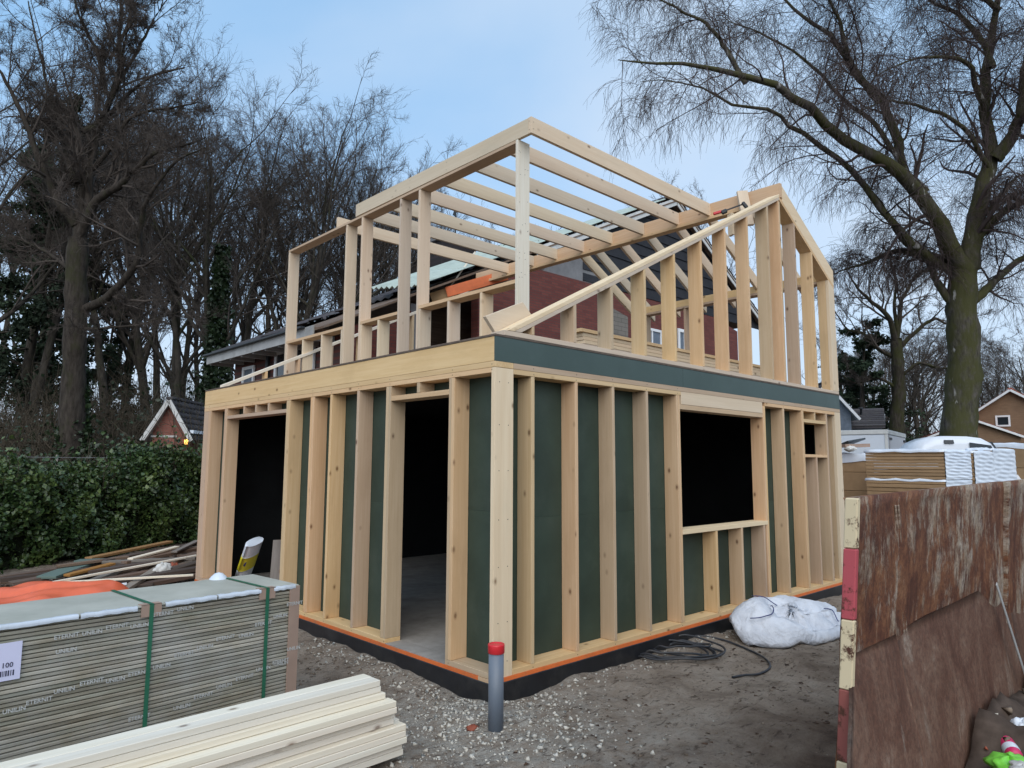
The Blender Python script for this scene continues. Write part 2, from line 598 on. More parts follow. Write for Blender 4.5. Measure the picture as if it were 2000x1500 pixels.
def mat_rust():
    rot = (0, math.radians(-12), 0)
    b = NB('rust_painted', 0.8, 0.25)
    v = b.coords((1, 1, 1), rand=False)
    n1 = b.noise(b.coords((1.5, 1.5, 1.0), rand=False, rot=rot), 5.5, 10, 0.78, 0.4)
    grit = b.noise(v, 60, 4, 0.7)
    rust = b.ramp(n1, [(0.30, (0.046, 0.019, 0.013)), (0.45, (0.115, 0.044, 0.025)), (0.56, (0.20, 0.085, 0.042)), (0.68, (0.30, 0.155, 0.078))])
    st = b.noise(b.coords((4.2, 1.5, 1.5), rand=False, rot=rot), 2.6, 10, 0.80, 0.2)
    big = b.noise(b.coords((1.2, 1, 0.8), rand=False, rot=rot), 1.5, 5, 0.65)
    both = b.mix(0.5, st, big)
    flake = b.ramp(both, [(0.495, 0.0), (0.535, 0.6), (0.60, 0.95)])
    paint = b.ramp(b.noise(v, 11, 6, 0.75), [(0.3, (0.27, 0.19, 0.12)), (0.5, (0.42, 0.355, 0.27)), (0.7, (0.54, 0.50, 0.44))])
    col = b.mix(flake, rust, paint)
    drip = b.noise(b.coords((7, 1.5, 1.3), rand=False, rot=rot), 3.0, 8, 0.78)
    col = b.mix(b.ramp(drip, [(0.52, 0.0), (0.66, 0.6)]), col, (0.085, 0.036, 0.024))
    col = b.mix(b.ramp(grit, [(0.35, 0.45), (0.55, 0.0)]), col, (0.035, 0.018, 0.014))
    b.bump(b.mix(0.5, n1, flake), 0.5, 0.008)
    b.out(col)
    b = NB('rust_sheet', 0.75, 0.25)
    v = b.coords((1, 1, 1), rand=False)
    n1 = b.noise(b.coords((1.25, 1.5, 1.0), rand=False, rot=rot), 2.2, 10, 0.78, 0.5)
    col = b.ramp(n1, [(0.30, (0.066, 0.030, 0.021)), (0.45, (0.135, 0.066, 0.044)), (0.57, (0.20, 0.118, 0.082)), (0.68, (0.32, 0.265, 0.215))])
    n3 = b.noise(b.coords((5.0, 1.5, 0.8), rand=False, rot=rot), 2.0, 9, 0.76)
    col = b.mix(b.ramp(n3, [(0.63, 0.0), (0.70, 0.6)]), col, (0.33, 0.29, 0.245))
    n2 = b.noise(v, 45, 5, 0.75)
    col = b.mix(b.ramp(n2, [(0.35, 0.5), (0.6, 0.0)]), col, (0.045, 0.028, 0.022))
    b.bump(b.mix(0.5, n1, n2), 0.35, 0.008)
    b.out(col)
    for nm, c in (('stripe_red', (0.45, 0.085, 0.10)), ('stripe_cream', (0.66, 0.55, 0.36)), ('stripe_brown', (0.27, 0.085, 0.07))):
        b = NB(nm, 0.6, 0.3)
        n1 = b.noise(b.coords((1, 1, 1)), 17, 6, 0.75)
        n2 = b.noise(b.coords((1, 1, 1)), 4, 5, 0.7)
        k = b.ramp(b.mix(0.5, n1, n2), [(0.53, 0.0), (0.58, 1.0)])
        b.out(b.mix(k, c, (0.085, 0.035, 0.022)))


mat_rust()


def mat_ground():
    b = NB('site_ground', 0.92, 0.15)
    tc = b.n('ShaderNodeTexCoord')
    geo = b.n('ShaderNodeNewGeometry')
    v = geo.outputs['Position']
    big = b.noise(v, 0.55, 5, 0.6)
    mid = b.noise(v, 2.1, 9, 0.74, 0.5)
    fine = b.noise(v, 34, 6, 0.75)
    sand = b.ramp(mid, [(0.25, (0.135, 0.100, 0.074)), (0.5, (0.33, 0.272, 0.218)), (0.75, (0.46, 0.40, 0.335))])
    mud = b.ramp(mid, [(0.3, (0.060, 0.038, 0.028)), (0.5, (0.135, 0.094, 0.068)), (0.75, (0.25, 0.195, 0.150))])
    # dark damp soil spreads on the skip side, pale sand by the foundation
    sp = b.n('ShaderNodeSeparateXYZ')
    b.l(v, sp.inputs[0])
    edge = b.n('ShaderNodeMapRange')
    edge.inputs['From Min'].default_value = -2.6
    edge.inputs['From Max'].default_value = -0.5
    b.l(sp.outputs['Y'], edge.inputs['Value'])
    k = b.mix(0.45, edge.outputs['Result'], b.ramp(big, [(0.35, 0.0), (0.65, 1.0)]))
    col = b.mix(b.ramp(k, [(0.3, 0.0), (0.62, 1.0)]), mud, sand)
    # lime-white rubble dust round the corner of the plinth
    vm = b.n('ShaderNodeVectorMath', operation='DISTANCE')
    b.l(v, vm.inputs[0])
    vm.inputs[1].default_value = (-0.32, -0.22, -0.2)
    vd = b.n('ShaderNodeMath', operation='DIVIDE')
    b.l(vm.outputs['Value'], vd.inputs[0])
    vd.inputs[1].default_value = 2.0
    near = b.ramp(vd.outputs[0], [(0.12, 0.75), (0.45, 0.42), (0.95, 0.0)])
    dust = b.ramp(b.noise(v, 7, 7, 0.72), [(0.42, 0.0), (0.6, 1.0)])
    col = b.mix(b.mix(1.0, near, dust, 'MULTIPLY'), col, (0.52, 0.50, 0.45))
    col = b.mix(b.ramp(fine, [(0.28, 0.4), (0.48, 0.0)]), col, (0.09, 0.072, 0.06))
    # dark scuffs and leaf litter flecks
    vo = b.noise(b.coords((1, 2.4, 1), 'Object', False), 9, 5, 0.7, 0.5)
    col = b.mix(b.ramp(vo, [(0.56, 0.0), (0.65, 0.75)]), col, (0.058, 0.040, 0.030))
    # woodland floor beyond the yard
    vd2 = b.n('ShaderNodeVectorMath', operation='DISTANCE')
    b.l(v, vd2.inputs[0])
    vd2.inputs[1].default_value = (2, 2, 0)
    far = b.n('ShaderNodeMapRange')
    far.inputs['From Min'].default_value = 13
    far.inputs['From Max'].default_value = 20
    b.l(vd2.outputs['Value'], far.inputs['Value'])
    col = b.mix(far.outputs['Result'], col, b.ramp(mid, [(0.3, (0.030, 0.026, 0.016)), (0.7, (0.070, 0.056, 0.036))]))
    h = b.mix(0.5, mid, fine)
    b.bump(h, 1.0, 0.09)
    b.out(col)


mat_ground()


# ------------------------------------------------------------------ ground
def vnoise(x, y, seed=0):
    """smooth value noise on numpy arrays"""
    xi, yi = np.floor(x).astype(int), np.floor(y).astype(int)
    xf, yf = x - xi, y - yi
    u, v = xf * xf * (3 - 2 * xf), yf * yf * (3 - 2 * yf)

    def h(a, b):
        n = (a * 374761393 + b * 668265263 + seed * 1442695) & 0x7fffffff
        n = ((n ^ (n >> 13)) * 1274126177) & 0x7fffffff
        return ((n ^ (n >> 16)) & 0xffff) / 65535.0
    return (h(xi, yi) * (1 - u) + h(xi + 1, yi) * u) * (1 - v) + (h(xi, yi + 1) * (1 - u) + h(xi + 1, yi + 1) * u) * v


def fbm(x, y, o=4, seed=0):
    s, a = np.zeros_like(x), 0.5
    for k in range(o):
        s += a * (vnoise(x, y, seed + k) - 0.5)
        x, y, a = x * 2.03, y * 2.03, a * 0.5
    return s


def ground_z(x, y):
    x, y = np.asarray(x, float), np.asarray(y, float)
    z = np.full_like(x, -0.20)
    sm = lambda t: np.clip(t, 0, 1) ** 2 * (3 - 2 * np.clip(t, 0, 1))
    # sand banked against the plinth on both faces
    z += 0.05 * sm((y + 0.05) / 1.2) * np.exp(-((x + 0.05) / 0.5) ** 2) * (x < 0.3) * (y < 8)
    z += 0.05 * np.exp(-((y + 0.0) / 0.45) ** 2) * sm((x + 0.1) / 1.2) * (y < 0.3) * (1 - sm((x - 6.5) / 2))
    far = sm((np.hypot(x - 2, y - 1) - 14) / 20)
    z += fbm(x * 1.7, y * 1.7, 5, 3) * 0.085 * (1 - far) + fbm(x * 3.2, y * 3.2, 6, 9) * 0.085 * (1 - far)
    z += fbm(x * 0.05, y * 0.05, 3, 5) * 1.2 * far
    inside = (x > 0.03) & (x < 18) & (y > 0.03) & (y < 12)
    z = np.where(inside, np.minimum(z, -0.25), z)
    return z


def axis_pts(c0, c1, step, lo, hi):
    a = list(np.arange(c0, c1, step))
    s = step
    v = c1
    while v < hi:
        a.append(v); s *= 1.06; v += s
    a.append(hi)
    s, v, b = step, c0, []
    while v > lo:
        s *= 1.06; v -= s; b.append(max(v, lo))
    return np.array(b[::-1] + a)


gx = axis_pts(-2.2, 5.2, 0.032, -260, 420)
gy = axis_pts(-3.2, 1.6, 0.032, -120, 420)
GX, GY = np.meshgrid(gx, gy, indexing='ij')
V = np.stack([GX, GY, ground_z(GX, GY)], -1).reshape(-1, 3)
ii = np.arange(len(gx) - 1)[:, None] * len(gy) + np.arange(len(gy) - 1)[None, :]
Q = np.stack([ii, ii + len(gy), ii + len(gy) + 1, ii + 1], -1).reshape(-1, 4)
ground = obj_np('ground', V, Q, None, MATS['site_ground'], None, True, (0, 0, 0))
tag(ground, kind='structure')


# ------------------------------------------------------------------ timber frame extension
W, WP = MATS['spruce'], MATS['spruce_pale']
LX, LY, D = 6.967, 6.384, 0.17
ext = thing('timber_extension', 'new two storey timber frame extension, bare pale studs over dark green boards', 'building', (0, 0, -0.2))

# plinth, orange damp strip, floor slab
box('plinth', -0.012, 0.028, -0.012, LY, -0.42, -0.032, MATS['bitumen'], ext, bev=0.004)
box('plinth', 0.028, LX, -0.012, 0.028, -0.42, -0.032, MATS['bitumen'], ext, bev=0.004)
for nm, a in (('damp_strip', (-0.008, 0.19, 0.17, LY)), ('damp_strip', (0.0, LX, -0.008, 0.17))):
    box(nm, a[0], a[1], a[2], a[3], -0.030, -0.001, MATS['orange_strip'], ext, bev=0)
box('packing_block', -0.006, 0.10, 0.0, 0.168, -0.030, -0.001, W, ext, bev=0)
box('floor_slab', 0.19, LX - 0.01, 0.172, LY, -0.25, 0.004, MATS['concrete'], ext, bev=0)
box('door_threshold', 0.0, 0.19, 0.60, 1.50, 0.0, 0.006, MATS['concrete'], ext, bev=0)

# ground floor, face along Y (plane x = 0)
def lstud(y0, y1, z0=0.045, z1=2.405, d=D, x0=0.0, nm='stud'):
    return box(nm, x0, x0 + d, y0, y1, z0, z1, W, ext)


for y0, y1 in ((0.047, 0.60), (1.496, 3.72), (5.518, LY - 0.002)):
    box('bottom_plate', 0.0, D, y0, y1, 0.0, 0.043, W, ext)
box('corner_post', 0.0, 0.207, 0.0, 0.045, 0.0, 2.448, WP, ext)
for y0, y1 in ((0.521, 0.559), (0.561, 0.598), (1.497, 1.538), (1.540, 1.581), (2.076, 2.120), (2.630, 2.673), (3.032, 3.073), (3.076, 3.117),
               (3.620, 3.667), (3.670, 3.716), (5.520, 5.564), (5.567, 5.612), (6.115, 6.203), (6.206, 6.292), (6.295, 6.382)):
    lstud(y0, y1)
box('top_plate', 0.0, D, 0.047, LY, 2.407, 2.449, W, ext)
box('top_plate', 0.0, 0.207, 0.0, LY, 2.451, 2.499, W, ext)
box('door_header', 0.0, D, 0.600, 1.495, 2.263, 2.309, W, ext)
box('door_header', 0.0, D, 3.718, 5.518, 2.262, 2.306, W, ext)
for y0 in (1.03,):
    lstud(y0, y0 + 0.045, 2.311, 2.405, nm='cripple_stud')
for y0 in (4.195, 4.57, 4.94):
    lstud(y0, y0 + 0.042, 2.308, 2.405, nm='cripple_stud')
box('rim_board', 0.0, 0.045, 0.014, LY, 2.501, 2.704, W, ext)

# ground floor, face along X (plane y = 0)
def rstud(x0, x1, z0=0.045, z1=2.405, nm='stud', y0=0.0, d=D):
    return box(nm, x0, x1, y0, y0 + d, z0, z1, W, ext)


box('bottom_plate', 0.209, LX - 0.2, 0.0, D, 0.0, 0.043, W, ext)
for x0, x1 in ((0.419, 0.457), (0.978, 1.017), (1.513, 1.552), (2.062, 2.101), (2.612, 2.642), (2.645, 2.675), (4.536, 4.568), (4.571, 4.602), (5.090, 5.131), (5.646, 5.677),
               (5.680, 5.711), (6.441, 6.466), (6.469, 6.495)):
    rstud(x0, x1)
box('corner_post', LX - 0.2, LX, 0.0, 0.045, 0.0, 2.448, WP, ext)
rstud(LX - 0.2, LX - 0.158, 0.045, 2.405, y0=0.047, d=D - 0.047)
box('top_plate', 0.209, 2.70, 0.0, D, 2.407, 2.449, W, ext)
box('top_plate', 4.60, LX - 0.202, 0.0, D, 2.407, 2.449, W, ext)
box('top_plate', 0.209, LX, 0.0, D, 2.451, 2.499, W, ext)
box('window_lintel', 2.702, 4.534, 0.0, 0.06, 2.312, 2.449, WP, ext)
box('window_header', 2.677, 4.534, 0.0, D, 2.258, 2.309, W, ext)
box('window_sill_plate', 2.677, 4.570, -0.003, D + 0.02, 0.935, 0.982, WP, ext)
for x0 in (3.335, 3.905, 4.455):
    rstud(x0, x0 + 0.042, 0.045, 0.933, nm='cripple_stud')
box('window_header', 5.713, 6.439, 0.0, D, 2.252, 2.297, W, ext)
rstud(6.055, 6.095, 2.299, 2.405, nm='cripple_stud')
box('window_sill_plate', 5.713, 6.439, 0.0, D, 1.775, 1.815, W, ext)
for x0 in (6.04, 6.10):
    pass
rstud(6.060, 6.100, 0.045, 1.773, nm='cripple_stud')

# dark green sheathing behind the studs, one board per object
S = MATS['sheathing']
for y0, y1, z0, z1 in ((0.05, 0.56, 0.0, 2.45), (1.53, 2.095, 0.0, 2.45), (2.099, 3.05, 0.0, 2.45), (3.054, 3.67, 0.0, 2.45), (5.56, 6.37, 0.0, 2.45),
                       (0.565, 1.525, 2.27, 2.45), (3.675, 5.555, 2.27, 2.45)):
    for a_, b_ in (((z0, 1.2695), (1.2705, z1)) if z1 - z0 > 2 else ((z0, z1),)):
        box('sheathing_board', D + 0.003, D + 0.015, y0, y1, a_, b_, S, ext, bev=0)
for x0, x1, z0, z1 in ((0.21, 0.997, 0.0, 2.45), (1.001, 2.082, 0.0, 2.45), (2.086, 2.655, 0.0, 2.45), (2.659, 4.56, 0.0, 0.93), (2.659, 4.56, 2.27, 2.45),
                       (4.564, 5.67, 0.0, 2.45), (5.674, 6.45, 0.0, 1.77), (5.674, 6.45, 2.27, 2.45), (6.454, 6.94, 0.0, 2.45)):
    for a_, b_ in (((z0, 1.1995), (1.2005, z1)) if z1 - z0 > 2 else ((z0, z1),)):
        box('sheathing_board', x0, x1, D + 0.003, D + 0.015, a_, b_, S, ext, bev=0)
box('sheathing_band', 0.0, 2.748, 0.0, 0.012, 2.501, 2.704, MATS['sheathing_band'], ext, bev=0)
box('sheathing_band', 2.751, LX, 0.0, 0.012, 2.501, 2.704, MATS['sheathing_band'], ext, bev=0)
# the other two sides and the ceiling, coloured near black for the indoor shade
box('inner_wall', LX - 0.16, LX - 0.005, 0.19, LY - 0.12, 0.006, 2.498, MATS['interior_shade'], ext, bev=0)
box('inner_wall', 0.20, LX - 0.165, LY - 0.11, LY - 0.01, 0.006, 2.498, MATS['interior_shade'], ext, bev=0)
box('ceiling_board', 0.20, LX - 0.01, 0.20, LY - 0.01, 2.50, 2.52, MATS['interior_shade'], ext, bev=0)
for k in range(9):
    y = 0.6 + k * 0.65
    box('floor_joist', 0.05, LX - 0.05, y, y + 0.06, 2.525, 2.702, W, ext)
box('floor_deck', -0.006, LX + 0.004, -0.004, LY, 2.706, 2.724, MATS['deck_edge'], ext, bev=0.001)
FZ = 2.726

# upper gable frame (plane y = 0)
lo = lambda x: 3.119 + (x - 0.98) * 0.5095          # underside of the left slope plates
hi_r = lambda x: 5.541 - (x - 5.291) * 0.5455       # top of the right slope rafter
lo_r = lambda x: 5.236 - (x - 5.333) * 0.5455       # underside of the right slope plate
box('bottom_plate', 0.10, LX, 0.0, D, FZ, 2.768, WP, ext)
for x0, x1 in ((0.424, 0.456), (0.967, 1.005), (1.511, 1.549), (2.060, 2.097), (2.611, 2.648), (3.167, 3.204), (3.722, 3.760), (4.286, 4.323), (4.848, 4.892), (5.190, 5.216), (5.219, 5.247)):
    if x1 < 5.2 or x0 < 5.2:
        t0, t1 = lo(x0) - 0.002, lo(x1) - 0.002
    else:
        t0, t1 = lo(5.19), lo(5.19)
    prism_y('stud', [(x0, 2.77), (x1, 2.77), (x1, t1), (x0, t0)], 0.0, D, W, ext, (0, 0, 1))
for x0, x1 in ((5.645, 5.690), (6.194, 6.240)):
    prism_y('stud', [(x0, 2.77), (x1, 2.77), (x1, lo_r(x1) - 0.002), (x0, lo_r(x0) - 0.002)], 0.0, D, W, ext, (0, 0, 1))
prism_y('corner_post', [(LX - 0.2, 2.77), (LX, 2.77), (LX, lo_r(LX) - 0.002), (LX - 0.2, lo_r(LX - 0.2) - 0.002)], 0.0, 0.045, WP, ext, (0, 0, 1))
prism_y('stud', [(LX - 0.20, 2.77), (LX - 0.16, 2.77), (LX - 0.16, lo_r(LX - 0.16) - 0.002), (LX - 0.20, lo_r(LX - 0.2) - 0.002)], 0.047, D, W, ext, (0, 0, 1))
prism_y('slope_plate', [(0.297, lo(0.297)), (5.245, lo(5.245)), (5.245, lo(5.245) + 0.038), (0.222, lo(0.222) + 0.038)], 0.0, D, WP, ext)
prism_y('slope_plate', [(0.219, lo(0.219) + 0.040), (5.245, lo(5.245) + 0.040), (5.245, lo(5.245) + 0.080), (0.140, lo(0.140) + 0.080)], 0.0, D, WP, ext)
prism_y('slope_plate', [(5.249, lo_r(5.249)), (LX, lo_r(LX)), (LX, lo_r(LX) + 0.048), (5.249, lo_r(5.249) + 0.048)], 0.0, D, W, ext)
prism_y('rafter', [(5.336, lo_r(5.336) + 0.050), (LX, lo_r(LX) + 0.050), (LX, hi_r(LX)), (5.336, hi_r(5.336))], 0.0, 0.045, WP, ext)
# short rafter end left on the eaves
prism_y('rafter_end', [(0.045, 2.90), (0.192, 2.746), (0.615, 2.978), (0.485, 3.096)], 0.175, 0.215, WP, ext)
for px_, py_ in ():
    pass

# ridge beam and its lower flange
box('ridge_beam', 5.276, 5.334, 0.0, 6.45, 5.340, 5.545, W, ext)
box('ridge_flange', 5.236, 5.372, 0.55, 6.45, 5.292, 5.337, W, ext)
# flat roof rafters of the dormer
YR = [1.07, 1.616, 2.265, 2.914, 3.535, 4.172, 4.765, 5.46]
for k, y in enumerate(YR):
    xa = 1.4835 if k == 0 else 1.530
    if k == 7: xa = 1.56
    if k == 6: xa = 1.49
    box('roof_joist', xa, 5.274, y, y + 0.045, 5.346, 5.538, WP, ext)
box('edge_beam', 1.483, 1.528, YR[0] + 0.047, 4.762, 5.346, 5.534, WP, ext)
# rafters of the right slope
for y in (0.50, 1.14, 1.70, 2.26, 2.80, 3.354, 3.671):
    prism_y('rafter', [(5.374, hi_r(5.374) - 0.205), (7.10, hi_r(7.10) - 0.205), (7.10, hi_r(7.10)), (5.336, hi_r(5.336)), (5.336, 5.34), (5.374, 5.34)], y, y + 0.045, WP, ext)
box('wall_plate', 6.79, 6.96, 0.18, 3.42, 4.425, 4.462, W, ext)
box('wall_plate', 6.795, 6.845, 0.18, 3.42, 4.464, 4.58, W, ext)
for y in (2.50, 3.36):
    box('stud', 6.80, 6.96, y, y + 0.045, FZ, 4.423, W, ext)

# dormer side frame (plane x = 1.483)
X0 = 1.483
dz = lambda y: 5.325 - (y - 1.28) * 0.0050
box('bottom_plate', X0, X0 + D, 1.33, 6.98, FZ, 2.768, W, ext)
prism_x('top_plate', [(1.325, dz(1.325) - 0.018), (6.992, dz(6.992) - 0.018), (6.992, dz(6.992) + 0.018), (1.325, dz(1.325) + 0.018)], X0, X0 + 0.178, W, ext)
box('dormer_post', X0, X0 + 0.19, 1.284, 1.322, FZ, 5.343, MATS['spruce_fresh'], ext)
for y0, y1 in ((3.152, 3.192), (3.592, 3.630), (4.580, 4.622), (5.028, 5.070), (6.938, 6.988)):
    box('stud', X0, X0 + 0.178, y0, y1, 2.77, dz(y1) - 0.02, WP, ext)
for y0, y1 in ((1.324, 3.150), (3.632, 4.578), (5.072, 6.936)):
    box('noggin', X0, X0 + 0.178, y0, y1, 3.668, 3.712, W, ext)
for y0 in (1.882, 2.498, 3.105, 4.078, 4.535, 5.692, 6.322, 6.890, 5.08):
    box('cripple_stud', X0, X0 + 0.18, y0, y0 + 0.040, 2.77, 3.666, WP, ext)

# screw heads driven through the posts and plates
def screws(pts, axis):
    pool = Pool()
    a = np.arange(6) * math.pi / 3
    for p in pts:
        p = np.array(p, float)
        r = 0.0045
        if axis == 'y': ring = np.stack([r * np.cos(a), np.zeros(6), r * np.sin(a)], -1); n = np.array([0, -1.0, 0])
        else: ring = np.stack([np.zeros(6), r * np.cos(a), r * np.sin(a)], -1); n = np.array([-1.0, 0, 0])
        V = np.concatenate([p + ring, p + ring * 0.8 + n * 0.0015, [p + n * 0.0016]])
        k = np.arange(6)
        pool.add(V, np.stack([k, (k + 1) % 6, (k + 1) % 6 + 6, k + 6], -1), np.stack([k + 6, (k + 1) % 6 + 6, np.full(6, 12)], -1))
    V, Q, T = pool.arrays()
    return tag(obj_np('screw_heads', V, Q, T, MATS['frame_dark'], ext), kind='stuff')


sp_ = [(X0 + random.choice((0.03, 0.07, 0.12, 0.16)) + random.uniform(-.01, .01), 1.2835, z + random.uniform(-.02, .02)) for z in (3.15, 3.3, 3.36, 3.74, 3.78, 3.95, 4.02, 4.3, 4.36, 4.62, 4.95, 5.02, 5.2) for _ in range(2)]
sp_ += [(x, -0.0005, z) for x in (0.05, 0.15) for z in (0.12, 0.42, 0.85, 1.22, 1.61, 1.98, 2.33)]
sp_ += [(x + random.uniform(-.01, .01), -0.0005, z) for x in (0.438, 0.998, 1.532, 2.08, 2.64, 4.57, 5.11, 5.66) for z in (0.018, 2.425, 2.475)]
sp_ += [(x, YR[0] - 0.0005, z) for x in (1.52, 5.22) for z in (5.40, 5.48)]
screws(sp_, 'y')
screws([(-0.0005, y + random.uniform(-.01, .01), z) for y in (0.03, 0.56, 1.52, 2.10, 2.65, 3.07, 3.66, 5.57, 6.2) for z in (0.02, 2.43, 2.475)] + [(X0 - 0.0005, y, z) for y in (1.1, 2.6, 3.4, 4.7) for z in (5.39, 5.49)], 'x')

# rear gable frame next to the old house
YG = 6.30
prism_y('slope_plate', [(0.22, 2.77), (5.2, 2.77 + 0.478 * 4.98), (5.2, 2.77 + 0.478 * 4.98 + 0.05), (0.22, 2.82)], YG, YG + 0.12, MATS['spruce_fresh'], ext)
box('bottom_plate', 0.15, 4.4, YG, YG + 0.12, FZ, 2.768, W, ext)
for x in (0.86, 1.40, 1.98, 2.52, 3.06, 3.62):
    prism_y('stud', [(x, 2.77), (x + 0.04, 2.77), (x + 0.04, 2.765 + 0.478 * (x - 0.18)), (x, 2.765 + 0.478 * (x - 0.22))], YG, YG + 0.12, W, ext, (0, 0, 1))

# loose timber and tools on the frame
pa, pb = at(862, 584, 14.2), at(928, 492, 14.6)
tag(beam('batten', pa, pb, 0.045, 0.03, MATS['spruce_fresh']), 'thin pale batten leaning steeply in front of the green roof sheets', 'batten')
pa, pb = at(806, 664, 12.0), at(826, 642, 12.0)

# stack of planks on the upper floor
names = ['topmost', 'second', 'third', 'fourth', 'fifth', 'sixth', 'seventh', 'eighth', 'ninth', 'lowest']
for k in range(10):
    z = FZ + 0.002 + (9 - k) * 0.040 + 0.019
    xa_ = 1.93 + (-0.07 if k == 0 else random.uniform(-0.02, 0.05))
    f = lambda x: 0.80 - (0.02 if k == 0 else 0)
    xb_ = 6.35 + random.uniform(-0.05, 0.08)
    o = beam('plank', (xa_, f(xa_), z), (xb_, f(xb_), z), 0.20, 0.0375, WP if k else W)
    tag(o, f'{names[k]} plank down in the stack behind the gable studs on the upper floor', 'plank', 'planks stacked on the upper floor')

# clamp holding a short block on the ridge beam
blk = thing('wood_block', 'short pale wooden block clamped upright against the ridge beam near the gable peak', 'wood block', (5.2, 0.72, 5.2))
a, b = at(1449, 374, 9.95), at(1462, 440, 9.75)
beam('upper_piece', a, b, 0.15, 0.045, WP, blk, up=(-0.7, -0.7, 0.1))
a, b = at(1427, 418, 10.05), at(1429, 460, 10.0)
beam('lower_piece', a, b, 0.10, 0.045, WP, blk, up=(0.9, -0.4, 0))
clp = thing('bar_clamp', 'bar clamp with a red handle and black jaws gripping the ridge beam', 'clamp', tuple(at(1420, 412, 9.8)))
a, b = at(1393, 418, 9.85), at(1410, 413, 9.83)
beam('handle', a, b, 0.040, 0.040, MATS['cap_red'], clp, bev=0.009)
a, b = at(1409, 416, 9.82), at(1420, 411, 9.8)
beam('slide_jaw', a, b, 0.05, 0.06, MATS['frame_dark'], clp, bev=0.012)
a, b = at(1418, 411, 9.8), at(1453, 398, 9.7)
beam('bar', a, b, 0.010, 0.020, MATS['frame_dark'], clp)
a, b = at(1450, 395, 9.7), at(1459, 406, 9.68)
beam('fixed_jaw', a, b, 0.04, 0.05, MATS['frame_dark'], clp, bev=0.012)

# things standing in the far doorway
bag = thing('cement_bag', 'white and yellow paper bag of mortar leaning in the far left doorway', 'bag', (0.4, 5.5, 0.0))
def slab_bag(p, q, wdir, w, t, mat, nm, par, bulge=0.25):
    """pillow-shaped piece between p and q"""
    p, q = np.array(p, float), np.array(q, float)
    x = (q - p); L = np.linalg.norm(x); x /= L
    s = np.array(wdir, float); s -= x * s.dot(x); s /= np.linalg.norm(s)
    n = np.cross(x, s)
    nu, nv = 10, 8
    V, Qd = [], []
    for side in (1, -1):
        for i in range(nu + 1):
            for j in range(nv + 1):
                u, v = i / nu, j / nv
                e = (4 * v * (1 - v)) ** 0.45
                V.append(p + x * L * u + s * w * (v - 0.5) + n * side * t * 0.5 * (0.25 + 0.75 * e))
        o = (0 if side == 1 else (nu + 1) * (nv + 1))
        for i in range(nu):
            for j in range(nv):
                a = o + i * (nv + 1) + j
                Qd.append((a, a + 1, a + nv + 2, a + nv + 1))
    k = (nu + 1) * (nv + 1)
    rim = [i * (nv + 1) for i in range(nu + 1)] + [nu * (nv + 1) + j for j in range(1, nv + 1)] + [i * (nv + 1) + nv for i in range(nu - 1, -1, -1)] + [j for j in range(nv - 1, 0, -1)]
    for a, b2 in zip(rim, rim[1:] + rim[:1]):
        Qd.append((a, b2, k + b2, k + a))
    return obj_np(nm, np.array(V), Qd, None, MATS[mat], par, True)


e0, e1 = L3 = (np.array([0.42, 5.78, 0.02]), np.array([0.34, 5.22, 0.60]))
wd = (0.75, 0.35, 0.0)
slab_bag(e0 + (e1 - e0) * 0.70, e1, wd, 0.27, 0.12, 'plastic_white', 'bag_top', bag)
slab_bag(e0 + (e1 - e0) * 0.36, e0 + (e1 - e0) * 0.70, wd, 0.275, 0.125, 'bag_yellow', 'bag_band', bag)
slab_bag(e0, e0 + (e1 - e0) * 0.36, wd, 0.27, 0.12, 'plastic_white', 'bag_base', bag)
dd = (e1 - e0) / np.linalg.norm(e1 - e0)
nrm = np.cross(dd, np.array([0.75, 0.35, 0]) / np.linalg.norm([0.75, 0.35]))
if nrm.dot(CAM - e0) < 0: nrm = -nrm
pc = e0 + (e1 - e0) * 0.56 + nrm * 0.062 + np.array([-0.06, 0.0, -0.02])
bd = lathe('bag_emblem', [(0.0, 0.004), (0.05, 0.004), (0.052, 0.0)], pc, MATS['bag_blue'], bag, 20)
bd.matrix_basis = Matrix.Translation(Vector(pc)) @ Vector(nrm).to_track_quat('Z', 'Y').to_matrix().to_4x4()
slab_bag(e0 + (e1 - e0) * 0.05 + nrm * 0.055, e0 + (e1 - e0) * 0.33 + nrm * 0.055, wd, 0.10, 0.02, 'lacquer_white', 'bag_print', bag)
tag(beam('timber_offcut', (0.55, 4.93, 0.04), (0.62, 5.02, 0.62), 0.20, 0.06, MATS['old_wood_grey'], None, (-0.8, -0.5, 0.1)),
    'dull grey timber offcut standing upright in the doorway right of the cement bag', 'offcut')


# ------------------------------------------------------------------ old brick house behind
HY, HX0, HX1 = 6.75, 2.6, 16.5
hs = thing('brick_house', 'old dark red brick house behind the timber frame, its roof half stripped and boarded', 'house', (HX0, HY, -0.2))
RX, RZ, SLP = 12.944, 9.296, 0.4771
roof_z = lambda x: RZ - SLP * (RX - x) if x <= RX else RZ - 0.569 * (x - RX)
B = MATS['brick_red']
prism_y('gable_wall', [(5.6, -0.3), (HX1, -0.3), (HX1, 5.9), (15.2, 6.15), (6.9, 6.12), (5.6, 5.55)], HY, HY + 0.22, B, hs, (1, 0, 0), 0)
prism_y('gable_wall', [(HX0, -0.3), (3.9, -0.3), (3.9, 4.6), (HX0, 4.12)], HY, HY + 0.22, B, hs, (1, 0, 0), 0)
box('grey_infill', 3.9, 4.25, HY + 0.02, HY + 0.2, -0.3, 4.75, MATS['grey_render'], hs, bev=0)
box('inner_board', 4.25, 5.6, HY + 0.9, HY + 0.95, 2.7, 3.75, MATS['sheathing'], hs, bev=0)
prism_y('inner_wall', [(2.9, 2.0), (9.0, 2.0), (9.0, 7.25), (2.9, 4.35)], HY + 1.6, HY + 1.7, MATS['old_wood'], hs, (1, 0, 0), 0)
